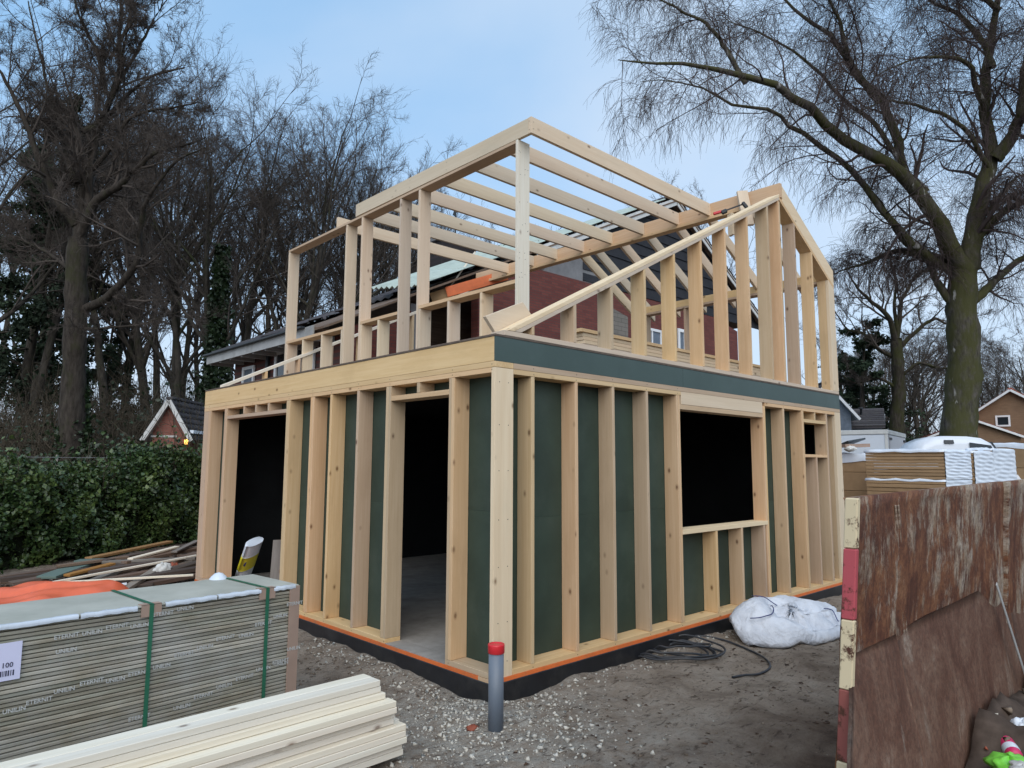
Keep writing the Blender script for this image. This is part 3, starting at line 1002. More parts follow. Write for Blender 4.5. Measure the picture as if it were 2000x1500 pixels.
box('door_post', 4.25, 4.33, HY, HY + 0.1, 2.7, 4.8, MATS['old_wood_grey'], hs, bev=0)
prism_y('grey_infill', [(7.6, 6.125), (10.3, 6.14), (9.2, 6.9), (8.0, 6.75)], HY + 0.02, HY + 0.2, MATS['grey_render'], hs, (1, 0, 0), 0)
prism_y('block_infill', [(9.9, 4.6), (10.75, 4.6), (10.75, 5.5), (9.9, 5.68)], HY - 0.02, HY - 0.004, MATS['block_grey'], hs, (1, 0, 0), 0)
# black weatherboards filling the gable top, one board per object, lapped
zb, kb = 6.16, 0
while zb < 9.0:
    zt = min(zb + 0.30, 9.1)
    xl = lambda z: RX - (RZ - 0.12 - z) / SLP
    xr = lambda z: RX + (RZ - 0.12 - z) / 0.569
    if xr(zt) - xl(zt) > 0.2:
        a0, a1 = max(xl(zb), 9.0 if zb < 6.6 else 0), xr(zb)
        vs = [(a0, HY + 0.0, zb), (a1, HY + 0.0, zb), (xr(zt), HY + 0.03, zt), (max(xl(zt), 9.0 if zb < 6.6 else 0), HY + 0.03, zt)]
        vs += [(x, y + 0.025, z) for x, y, z in vs]
        solid('weatherboard', vs, [(0, 1, 2, 3), (7, 6, 5, 4), (0, 4, 5, 1), (1, 5, 6, 2), (2, 6, 7, 3), (3, 7, 4, 0)], MATS['weatherboard_black'], hs, (1, 0, 0), 0)
    zb = zt - 0.012
# barge boards
beam('barge_board', (RX, HY - 0.17, RZ - 0.10), (18.0, HY - 0.17, roof_z(18.0) - 0.10), 0.03, 0.20, MATS['white_dirty'], hs)
beam('barge_board', (RX, HY - 0.17, RZ - 0.10), (7.2, HY - 0.17, roof_z(7.2) - 0.10), 0.03, 0.20, MATS['white_dirty'], hs)
# roof planes (board), tiles in rows on top
HYE = 11.9
def slope_sheet(nm, xa, xb, ya, yb, off, th, mat, par=hs):
    vs = []
    for x in (xa, xb):
        for y in (ya, yb):
            for d in (off, off + th):
                vs.append((x, y, roof_z(x) + d))
    return solid(nm, vs, BOXF, mat, par, (xb - xa, 0, roof_z(xb) - roof_z(xa)), 0)
slope_sheet('roof_board', 2.05, RX, HY - 0.2, HYE + 0.2, -0.10, 0.04, MATS['old_wood'])
slope_sheet('roof_board', RX, 18.0, HY - 0.2, HYE + 0.2, -0.10, 0.04, MATS['old_wood'])
# tile courses: each course one row of pan tiles, real steps
def tile_course(nm, x, y0, y1, par, mat, width=0.30, lap=0.36):
    n = max(2, int((y1 - y0) / width * 6))
    ys = np.linspace(y0, y1, n)
    wave = 0.022 * np.sin(ys / width * 2 * math.pi)
    zz = lambda xx: roof_z(xx)
    sgn = 1 if x < RX else -1
    xe = x + sgn * lap
    V = []
    for xx, up in ((x, 0.055), (xe, 0.02)):
        for y, w in zip(ys, wave): V.append((xx, y, zz(xx) + up + w))
    for y, w in zip(ys, wave): V.append((x, y, zz(x) - 0.01 + w))
    Qs = []
    for i in range(n - 1):
        Qs.append((i, i + 1, n + i + 1, n + i)); Qs.append((2 * n + i, 2 * n + i + 1, i + 1, i))
    return obj_np(nm, np.array(V), Qs, None, mat, par)
x = 2.10
while x < RX - 0.2:
    y0 = 9.3 + 0.12 * math.sin(x * 7) if x < 4.2 else (8.35 + 0.2 * math.sin(x * 5.3))
    tile_course('tile_course', x, y0, HYE + 0.15, hs, MATS['roof_tile_dark'])
    x += 0.33
for x in np.arange(17.95, RX + 0.1, -0.33):
    tile_course('tile_course', x, HY - 0.22, HY + 2.2, hs, MATS['roof_tile_dark'])
# loose heap of half removed tiles near the stripped edge
# ridge caps
for k in range(8):
    y = HY - 0.2 + k * 0.33
    beam('ridge_tile', (RX, y, RZ + 0.06), (RX, y + 0.31, RZ + 0.07), 0.26, 0.09, MATS['roof_tile_dark'], hs, bev=0.03)
# corrugated pale green roof sheets along the stripped verge
def corrugated(nm, xa, xb, ya, yb):
    n = 37
    ys = np.linspace(ya, yb, n)
    w = 0.030 * np.sin(np.arange(n) * math.pi / 2.0)
    V, Qs = [], []
    for off in (0.085, 0.079):
        for x in (xa, xb):
            for y, d in zip(ys, w): V.append((x, y, roof_z(x) + off + d + 0.26 * (y - ya) / (yb - ya) * (1 if xa < 8.2 else 0.4)))
    for i in range(n - 1):
        Qs.append((i, i + 1, n + i + 1, n + i)); Qs.append((2 * n + i + 1, 2 * n + i, 3 * n + i, 3 * n + i + 1))
        Qs.append((i + 1, i, 2 * n + i, 2 * n + i + 1))
    return obj_np(nm, np.array(V), Qs, None, MATS['sheet_metal_green'], hs)
xs_ = np.linspace(3.9, 12.3, 8)
for k in range(7):
    corrugated('roof_sheet', xs_[k], xs_[k + 1] + 0.12, HY - 0.14 - 0.02 * (k % 2), 8.35 + 0.06 * (k % 3))
# orange trim board below the sheets and pale boards beside it
a, b = at(872, 571, 13.9), at(990, 537, 13.9)
beam('verge_trim', a, b, 0.03, 0.21, MATS['orange_paint'], hs)
a, b = at(842, 582, 14.0), at(884, 569, 14.0)
beam('verge_board', a, b, 0.03, 0.20, MATS['spruce'], hs)
a, b = at(864, 588, 14.0), at(1000, 548, 14.0)
beam('verge_batten', a, b, 0.05, 0.05, MATS['old_wood'], hs)
for q0, q1 in (((878, 585), (884, 583)), ((910, 574), (918, 572))):
    a, b = at(*q0, 14.0), at(*q1, 14.0)
    beam('rafter_foot', a, b, 0.2, 0.09, MATS['old_wood_grey'], hs)
# eaves: gutter board and rafter ends
EX, EZ = 2.02, 4.02
box('fascia_board', EX, EX + 0.03, HY + 0.3, HYE + 0.2, EZ - 0.13, EZ + 0.07, MATS['grey_trim'], hs)
box('gutter', EX - 0.09, EX - 0.002, HY + 0.6, HYE + 0.22, EZ + 0.05, EZ + 0.085, MATS['frame_dark'], hs)
box('soffit_board', EX + 0.032, HX0, HY + 0.3, HYE + 0.1, EZ + 0.02, EZ + 0.04, MATS['old_wood'], hs)
for k in range(9):
    y = HY + 0.55 + k * 0.58
    box('rafter_tail', EX + 0.04, HX0 - 0.01, y, y + 0.07, EZ - 0.15, EZ - 0.03, MATS['grey_trim'], hs)
box('side_wall', HX0, HX0 + 0.22, HY + 0.23, HYE, -0.3, EZ + 0.0, MATS['brick_red_side'], hs, bev=0)
# windows in the side wall
def wall_window(par, axis, pos, a0, a1, z0, z1, t=0.06, cross=False, fm='white_paint', nrm=-1, pane='glass_dark'):
    """framed window proud of a wall; axis 'x' = wall plane x=pos, 'y' = plane y=pos"""
    def bb(nm, u0, u1, v0, v1, d0, d1, mat, p):
        d0, d1 = sorted((pos + nrm * d0, pos + nrm * d1))
        if axis == 'x': return box(nm, d0, d1, u0, u1, v0, v1, mat, p, bev=0)
        return box(nm, u0, u1, d0, d1, v0, v1, mat, p, bev=0)
    w = bb('window', a0, a1, z0, z1, 0.004, 0.016, MATS['frame_dark'], par)
    F = MATS[fm]
    bb('frame', a0, a0 + t, z0, z1, 0.018, 0.055, F, w); bb('frame', a1 - t, a1, z0, z1, 0.018, 0.055, F, w)
    bb('frame', a0 + t, a1 - t, z0, z0 + t, 0.018, 0.055, F, w); bb('frame', a0 + t, a1 - t, z1 - t, z1, 0.018, 0.055, F, w)
    if cross:
        bb('glazing_bar', (a0 + a1) / 2 - 0.02, (a0 + a1) / 2 + 0.02, z0 + t, z1 - t, 0.02, 0.05, F, w)
    bb('pane', a0 + t, a1 - t, z0 + t, z1 - t, 0.020, 0.026, MATS[pane], w)
    return w
wall_window(hs, 'x', HX0, 10.74, 11.36, 3.20, 3.80, 0.07, pane='slate_blue')
wall_window(hs, 'x', HX0, 8.85, 9.72, 2.6, 3.98, 0.08)
wall_window(hs, 'x', HX0, 8.0, 8.78, 2.75, 3.98, 0.06)
wall_window(hs, 'y', HY, 11.35, 12.25, 4.6, 5.34, 0.07, True, pane='slate_blue')
wall_window(hs, 'y', HY, 13.05, 13.7, 4.7, 5.52, 0.09, True, pane='slate_blue')
lathe('downpipe', [(0.045, 0), (0.045, 1.6)], (HX0 - 0.07, 10.0, 2.45), MATS['frame_dark'], hs, 10)
# chimney with a small vane
ch = box('chimney', 6.35, 7.45, 9.0, 9.8, 5.9, 7.12, MATS['brick_dark'], hs, grain=(1, 0, 0), bev=0.01)
box('chimney_cap', 6.28, 7.52, 8.93, 9.87, 7.122, 7.2, MATS['grey_render'], ch, bev=0.01)
beam('vane_rod', (7.0, 9.3, 7.2), (7.0, 9.3, 8.05), 0.03, 0.03, MATS['frame_dark'], ch, up=(1, 0, 0))
beam('vane_arrow', (6.95, 9.3, 7.95), (7.05, 9.3, 8.25), 0.02, 0.09, MATS['frame_dark'], ch, up=(1, 0, 0))

# ------------------------------------------------------------------ pack of boards in the left foreground
PK_O, PK_A = np.array([-1.21, 0.845, 0.0]), math.radians(4.4)
pux, puy = np.array([math.cos(PK_A), math.sin(PK_A), 0]), np.array([-math.sin(PK_A), math.cos(PK_A), 0])
PL, PW, PZ0, PZ1 = 2.75, 0.70, -0.09, 0.752
pk = thing('board_pack', 'strapped pack of thin building boards lying in the left foreground, printed film round it', 'board pack', tuple(PK_O + np.array([0, 0, -0.2])))
def pkp(u, v, z): return PK_O - pux * u + puy * v + np.array([0, 0, z])   # u leftwards from the right end, v away
def pkbox(nm, u0, u1, v0, v1, z0, z1, mat, bev=0.0, par=None):
    vs = [tuple(pkp(u, v, z)) for u in (u0, u1) for v in (v0, v1) for z in (z0, z1)]
    g = pux if (u1 - u0) >= max(v1 - v0, z1 - z0) else (puy if v1 - v0 > z1 - z0 else (0, 0, 1))
    return solid(nm, vs, BOXF, mat, par or pk, g, bev)
def mat_board():
    b = NB('board_edge', 0.5, 0.4)
    n1 = b.noise(b.coords((1.0, 8, 8)), 2.6, 5, 0.65)
    n2 = b.noise(b.coords((0.5, 1, 1)), 1.2, 3, 0.5)
    col = b.ramp(n1, [(0.3, (0.20, 0.172, 0.125)), (0.52, (0.31, 0.28, 0.215)), (0.72, (0.45, 0.415, 0.335))])
    col = b.mix(b.ramp(n2, [(0.45, 0.0), (0.7, 0.4)]), col, (0.22, 0.25, 0.20))
    geo = b.n('ShaderNodeNewGeometry')
    n3 = b.noise(geo.outputs['Position'], 2.2, 5, 0.65)
    col = b.mix(b.ramp(n3, [(0.42, 0.0), (0.68, 0.55)]), col, (0.44, 0.44, 0.42))  # pale patches: sheen of the wrapping film painted onto the boards
    b.out(b.hsv(col, b.rnd(0.78, 1.12)))
    b = NB('board_face', 0.55, 0.35)
    n1 = b.noise(b.coords((1, 1, 1), rand=False), 2.2, 6, 0.6)
    n2 = b.noise(b.coords((1, 2, 1), rand=False), 6.5, 5, 0.7)
    col = b.ramp(n1, [(0.3, (0.33, 0.335, 0.285)), (0.7, (0.47, 0.47, 0.41))])
    col = b.mix(b.ramp(n2, [(0.64, 0.0), (0.72, 0.55)]), col, (0.20, 0.165, 0.11))
    b.out(col)
mat_board()
NBD = 34
th = (PZ1 - PZ0 - 0.01) / NBD
for k in range(NBD):
    z = PZ0 + k * th
    j = random.uniform(-0.004, 0.004)
    pkbox('board', 0.012 + random.uniform(0, 0.012), PL, 0.010 + j + (0.006 if k % 3 == 0 else 0), PW, z + 0.0020, z + th - 0.0030, MATS['board_edge'], 0.003)
pkbox('top_board', 0.0, PL, 0.004, PW + 0.005, PZ1 - 0.008, PZ1 + 0.004, MATS['board_face'], 0.002)
for k in range(3):
    u = 0.2 + k * 1.1
    pkbox('bearer', u, u + 0.09, 0.03, PW, -0.24, PZ0 - 0.002, MATS['old_wood_grey'])
# film folded over the top front edge, corner guard, straps, protectors, label
def film_edge(u0, u1):
    n = 60
    V, Qs = [], []
    prof = [(0.036, PZ1 + 0.005), (0.010, PZ1 + 0.007), (-0.003, PZ1 + 0.003), (-0.006, PZ1 - 0.010), (-0.005, PZ1 - 0.020)]
    for i in range(n):
        u = u0 + (u1 - u0) * i / (n - 1)
        for j, (v, z) in enumerate(prof):
            d = 0.0007 * math.sin(i * 1.7 + j) + 0.0022 * math.sin(i * 0.33 + u0 * 9)
            V.append(pkp(u, v + d * (1.5 if j == 0 else 0.4), z + d * (0.9 if j in (0, 4) else 0.2)))
    for i in range(n - 1):
        for j in range(4):
            a = i * 5 + j
            Qs.append((a, a + 5, a + 6, a + 1))
    return obj_np('film_edge', np.array(V), Qs, None, MATS['film_grey'], pk, True)
for u0, u1 in ((0.03, 0.205), (0.305, 0.62), (0.63, 0.97), (1.14, 1.46), (1.47, 2.7)):
    film_edge(u0, u1)
pkbox('corner_guard', -0.004, 0.075, -0.002, 0.006, PZ0, PZ1 - 0.004, MATS['card_brown'], 0.001)
pkbox('corner_guard', -0.008, -0.003, -0.002, 0.08, PZ0, PZ1 - 0.004, MATS['card_brown'], 0.001)
for u in (0.255, 1.055):
    pkbox('strap', u - 0.013, u + 0.013, -0.006, -0.003, PZ0 - 0.02, PZ1 + 0.008, MATS['strap_green'])
    pkbox('strap', u - 0.013, u + 0.013, -0.006, PW + 0.01, PZ1 + 0.0095, PZ1 + 0.0115, MATS['strap_green'])
    pkbox('edge_protector', u - 0.062, u + 0.062, -0.0025, 0.001, PZ1 - 0.068, PZ1 + 0.009, MATS['card_brown'])
    pkbox('edge_protector', u - 0.062, u + 0.062, -0.0025, 0.06, PZ1 + 0.0045, PZ1 + 0.009, MATS['card_brown'])
lab = pkbox('paper_label', 1.745, 2.2, -0.003, 0.003, PZ1 - 0.30, PZ1 - 0.095, MATS['paper_label'])
knob = lathe('film_fold', [(0.0, 0.05), (0.03, 0.042), (0.055, 0.02), (0.07, 0.0)], tuple(pkp(0.30, PW - 0.02, PZ1 + 0.004)), MATS['plastic_white'], pk, 14)

def text_mesh(txt, size, depth=0.0006):
    cu = bpy.data.curves.new('word_curve', 'FONT')
    cu.body = txt
    cu.size = size
    cu.extrude = depth
    cu.offset = size * 0.012
    cu.resolution_u = 2
    ob = bpy.data.objects.new('word_tmp', cu)
    COL.objects.link(ob)
    dg = bpy.context.evaluated_depsgraph_get()
    me = bpy.data.meshes.new_from_object(ob.evaluated_get(dg))
    bpy.data.objects.remove(ob)
    bpy.data.curves.remove(cu)
    return me


def place_text(nm, me, origin, xdir, zdir, mat, par):
    x, z = Vector(xdir).normalized(), Vector(zdir).normalized()
    n = x.cross(z)
    me2 = me
    if not me2.materials: me2.materials.append(mat)
    R = Matrix(((x.x, z.x, n.x), (x.y, z.y, n.y), (x.z, z.z, n.z))).to_4x4()
    return put(bpy.data.objects.new(nm, me2), Matrix.Translation(Vector(origin)) @ R, par)


T1, T2 = text_mesh('UNILIN', 0.034), text_mesh('ETERNIT', 0.034)
def pk_word(me, px, py):
    # print sits on the film in front of the boards; photo position -> point of the pack's front plane
    d = ray(px, py)
    n = -puy
    t = (pkp(0, -0.004, 0) - CAM).dot(n) / d.dot(n)
    p = CAM + d * t
    tilt = 0.0
    place_text('printed_word', me, p, pux, (0, 0, 1), MATS['ink_grey'], pk)
for px, py in ((4, 1396), (108, 1278), (160, 1242), (254, 1228), (345, 1194), (534, 1208), (384, 1270), (298, 1308), (466, 1246), (536, 1360 - 58), (500, 1312), (422, 1346), (338, 1388), (206, 1335), (104, 1356), (560, 1272)):
    pk_word(T1, px, py)
for px, py in ((50, 1378), (105, 1250), (206, 1230), (298, 1205), (340, 1284), (422, 1252), (498, 1224), (560, 1184), (250, 1322), (155, 1340), (460, 1330), (378, 1366), (250, 1410), (532, 1298)):
    pk_word(T2, px, py)
place_text('printed_word', text_mesh('100', 0.038), pkp(1.838, -0.0045, PZ1 - 0.228), pux, (0, 0, 1), MATS['ink_dark'], lab)
place_text('printed_word', text_mesh('0', 0.050), pkp(1.900, -0.0045, PZ1 - 0.190), pux, (0, 0, 1), MATS['ink_dark'], lab)
bc = Pool()
u = 1.775
while u < 2.02:
    w = random.choice((0.003, 0.004, 0.007))
    bc.add([pkp(u + a, -0.0045, z) for a in (0, w) for z in (PZ1 - 0.275, PZ1 - 0.245)], [(0, 1, 3, 2)])
    u += w + random.choice((0.004, 0.006, 0.009))
Vb, Qb, _ = bc.arrays()
tag(obj_np('barcode', Vb, Qb, None, MATS['ink_dark'], lab), kind='stuff')

# ------------------------------------------------------------------ planks in front of the pack
PA = math.radians(1.6)
def plank(y_front, x_right, z, n, w, label, th=0.0365, mat='spruce_fresh', length=3.4, a=PA):
    for k in range(n):
        yy = y_front + k * w
        xr = x_right + (random.uniform(-0.02, 0.02) if k else 0)
        p1 = Vector((xr, yy + w / 2, z + th / 2))
        p0 = p1 - Vector((math.cos(a), math.sin(a), 0)) * length
        o = beam('plank', p0, p1, w - 0.003, th, MATS[mat], None, bev=0.003)
        tag(o, label[k], 'plank', 'new planks stacked in the foreground')
H0 = -0.155
plank(-0.352, -1.070, H0 + 0.000, 3, 0.096, ['front plank of the bottom layer of the stack beside the pipe', 'second plank of the bottom layer of the foreground stack', 'back plank of the bottom layer of the foreground stack'])
plank(-0.350, -1.078, H0 + 0.038, 3, 0.096, ['front plank second from the bottom of the foreground stack', 'middle plank second from the bottom of the foreground stack', 'back plank second from the bottom of the foreground stack'])
plank(-0.378, -1.062, H0 + 0.077, 3, 0.098, ['front plank third from the bottom, sticking out of the foreground stack', 'middle plank third from the bottom of the foreground stack', 'back plank third from the bottom of the foreground stack'])
plank(-0.374, -1.068, H0 + 0.115, 3, 0.098, ['front plank fourth from the bottom of the foreground stack', 'middle plank fourth from the bottom of the foreground stack', 'back plank fourth from the bottom of the foreground stack'])
plank(-0.370, -1.066, H0 + 0.153, 3, 0.098, ['front plank fifth from the bottom, top of its step in the foreground stack', 'middle plank fifth from the bottom of the foreground stack', 'back plank fifth from the bottom of the foreground stack'])
plank(-0.325, -1.128, H0 + 0.192, 2, 0.098, ['front plank of the set back sixth layer in the foreground stack', 'back plank of the set back sixth layer in the foreground stack'])
plank(-0.328, -1.124, H0 + 0.230, 2, 0.098, ['front plank seventh from the bottom of the foreground stack', 'back plank seventh from the bottom of the foreground stack'])
plank(-0.368, -1.136, H0 + 0.269, 3, 0.096, ['front plank eighth from the bottom, jutting from the foreground stack', 'middle plank eighth from the bottom of the foreground stack', 'back plank eighth from the bottom of the foreground stack'])
plank(-0.366, -1.140, H0 + 0.307, 3, 0.096, ['front plank under a bare top step, ninth from the bottom of the foreground stack', 'middle plank ninth from the bottom of the foreground stack', 'back plank ninth from the bottom of the foreground stack'])
plank(-0.292, -1.172, H0 + 0.346, 2, 0.100, ['front plank of the layer third from the top of the foreground stack', 'back plank of the layer third from the top of the foreground stack'])
plank(-0.268, -1.192, H0 + 0.384, 2, 0.097, ['front plank just under the top plank of the foreground stack', 'back plank just under the top planks of the foreground stack'])
plank(-0.271, -1.200, H0 + 0.423, 2, 0.097, ['front one of the two topmost planks of the foreground stack', 'back one of the two topmost planks of the foreground stack'])
for k, x in enumerate((-1.35, -2.6, -3.9)):
    tag(beam('bearer', (x, -0.40, -0.185), (x, -0.04, -0.185), 0.07, 0.058, MATS['old_wood'], bev=0.003), ('short dark bearer under the right end of the foreground planks', 'dark bearer under the middle of the foreground planks', 'dark bearer under the far left of the foreground planks')[k], 'bearer')

# ------------------------------------------------------------------ drain pipe with red cap
pp = np.array([-0.262, -0.325, -0.26])
dp = thing('drain_pipe', 'upright grey plastic drain pipe with a red cap in front of the corner', 'pipe', tuple(pp))
lathe('pipe', [(0.0, 0.0), (0.0550, 0.0), (0.0550, 0.60), (0.0525, 0.60)], pp, MATS['pvc_grey'], dp, 40)
lathe('cap', [(0.0565, 0.575), (0.0600, 0.578), (0.0605, 0.632), (0.0585, 0.640), (0.045, 0.641), (0.044, 0.636), (0.030, 0.635), (0.0, 0.637)], pp, MATS['cap_red'], dp, 40)

# ------------------------------------------------------------------ coil of cable
def on_ground(pts, r):
    P = np.array([[x, y, float(ground_z(x, y)) + r + (q[0] if q else 0)] for x, y, *q in pts])
    return P


def smooth_path(P, n):
    P = np.asarray(P, float)
    t = np.linspace(0, len(P) - 1, n)
    out = []
    for s in t:
        i = min(int(s), len(P) - 2)
        f = s - i
        p0, p1, p2, p3 = P[max(i - 1, 0)], P[i], P[i + 1], P[min(i + 2, len(P) - 1)]
        out.append(0.5 * ((2 * p1) + (-p0 + p2) * f + (2 * p0 - 5 * p1 + 4 * p2 - p3) * f * f + (-p0 + 3 * p1 - 3 * p2 + p3) * f ** 3))
    return np.array(out)


pts = []
for k in range(6 * 14):
    a = k * 2 * math.pi / 14 + 2.2
    t = k / (6 * 14)
    cx, cy = 2.27 + 0.07 * math.sin(k * 0.11), -0.17 + 0.05 * math.sin(k * 0.17 + 1)
    rx, ry = 0.34 + 0.10 * math.sin(k * 0.237) + 0.03 * math.sin(k * 0.9), 0.23 + 0.07 * math.sin(k * 0.193 + 2)
    ca, sa = math.cos(a), math.sin(a)
    x_, y_ = rx * ca, ry * sa
    pts.append((cx + x_ * 0.8 + y_ * 0.6, cy - x_ * 0.6 + y_ * 0.8, 0.06 * abs(math.sin(k * 0.31)) * t + 0.028 * t))
pts += [(2.55, 0.10, 0.02), (2.80, 0.03, 0.0), (3.02, -0.20, 0.0), (2.98, -0.55, 0.0), (2.78, -0.82, 0.0), (2.60, -0.95, 0.0), (2.40, -0.95, 0.0), (2.22, -0.90, 0.0), (2.06, -0.87, 0.0)]
P = smooth_path(on_ground(pts, 0.013), 700)
V, Q = tubes(P[None], np.full((1, len(P)), 0.0100), 7)
tag(obj_np('cable', V, Q, None, MATS['cable_rubber'], None, True), 'coil of black rubber cable lying on the sand with one loose end', 'cable')

# ------------------------------------------------------------------ crumpled white bulk bag
def cloth_blob(nm, nu, nv, fn, mat, par=None):
    V, Qs = [], []
    for i in range(nu):
        for j in range(nv):
            V.append(fn(i / nu, j / (nv - 1)))
    for i in range(nu):
        for j in range(nv - 1):
            a, b = i * nv + j, ((i + 1) % nu) * nv + j
            Qs.append((a, b, b + 1, a + 1))
    return obj_np(nm, np.array(V), Qs, None, mat, par, True)


def mat_bag():
    b = NB('bulk_bag', 0.62, 0.3)
    v = b.coords((1, 1, 1), rand=False)
    n1 = b.noise(v, 3.5, 6, 0.65)
    col = b.ramp(n1, [(0.3, (0.48, 0.51, 0.57)), (0.62, (0.70, 0.73, 0.79))])
    r1 = b.ramp(b.noise(v, 4.5, 3, 0.5, 0.9), [(0.36, 0.0), (0.5, 1.0), (0.64, 0.0)])
    r2 = b.ramp(b.noise(v, 10.0, 3, 0.5, 0.6), [(0.38, 0.0), (0.5, 1.0), (0.62, 0.0)])
    b.bump(b.mix(0.3, r1, r2), 0.35, 0.03)
    b.out(col)
mat_bag()
bb = thing('bulk_bag', 'crumpled white woven bulk bag with dark blue seams lying at the foot of the frame', 'bulk bag', (4.1, -0.62, -0.15))


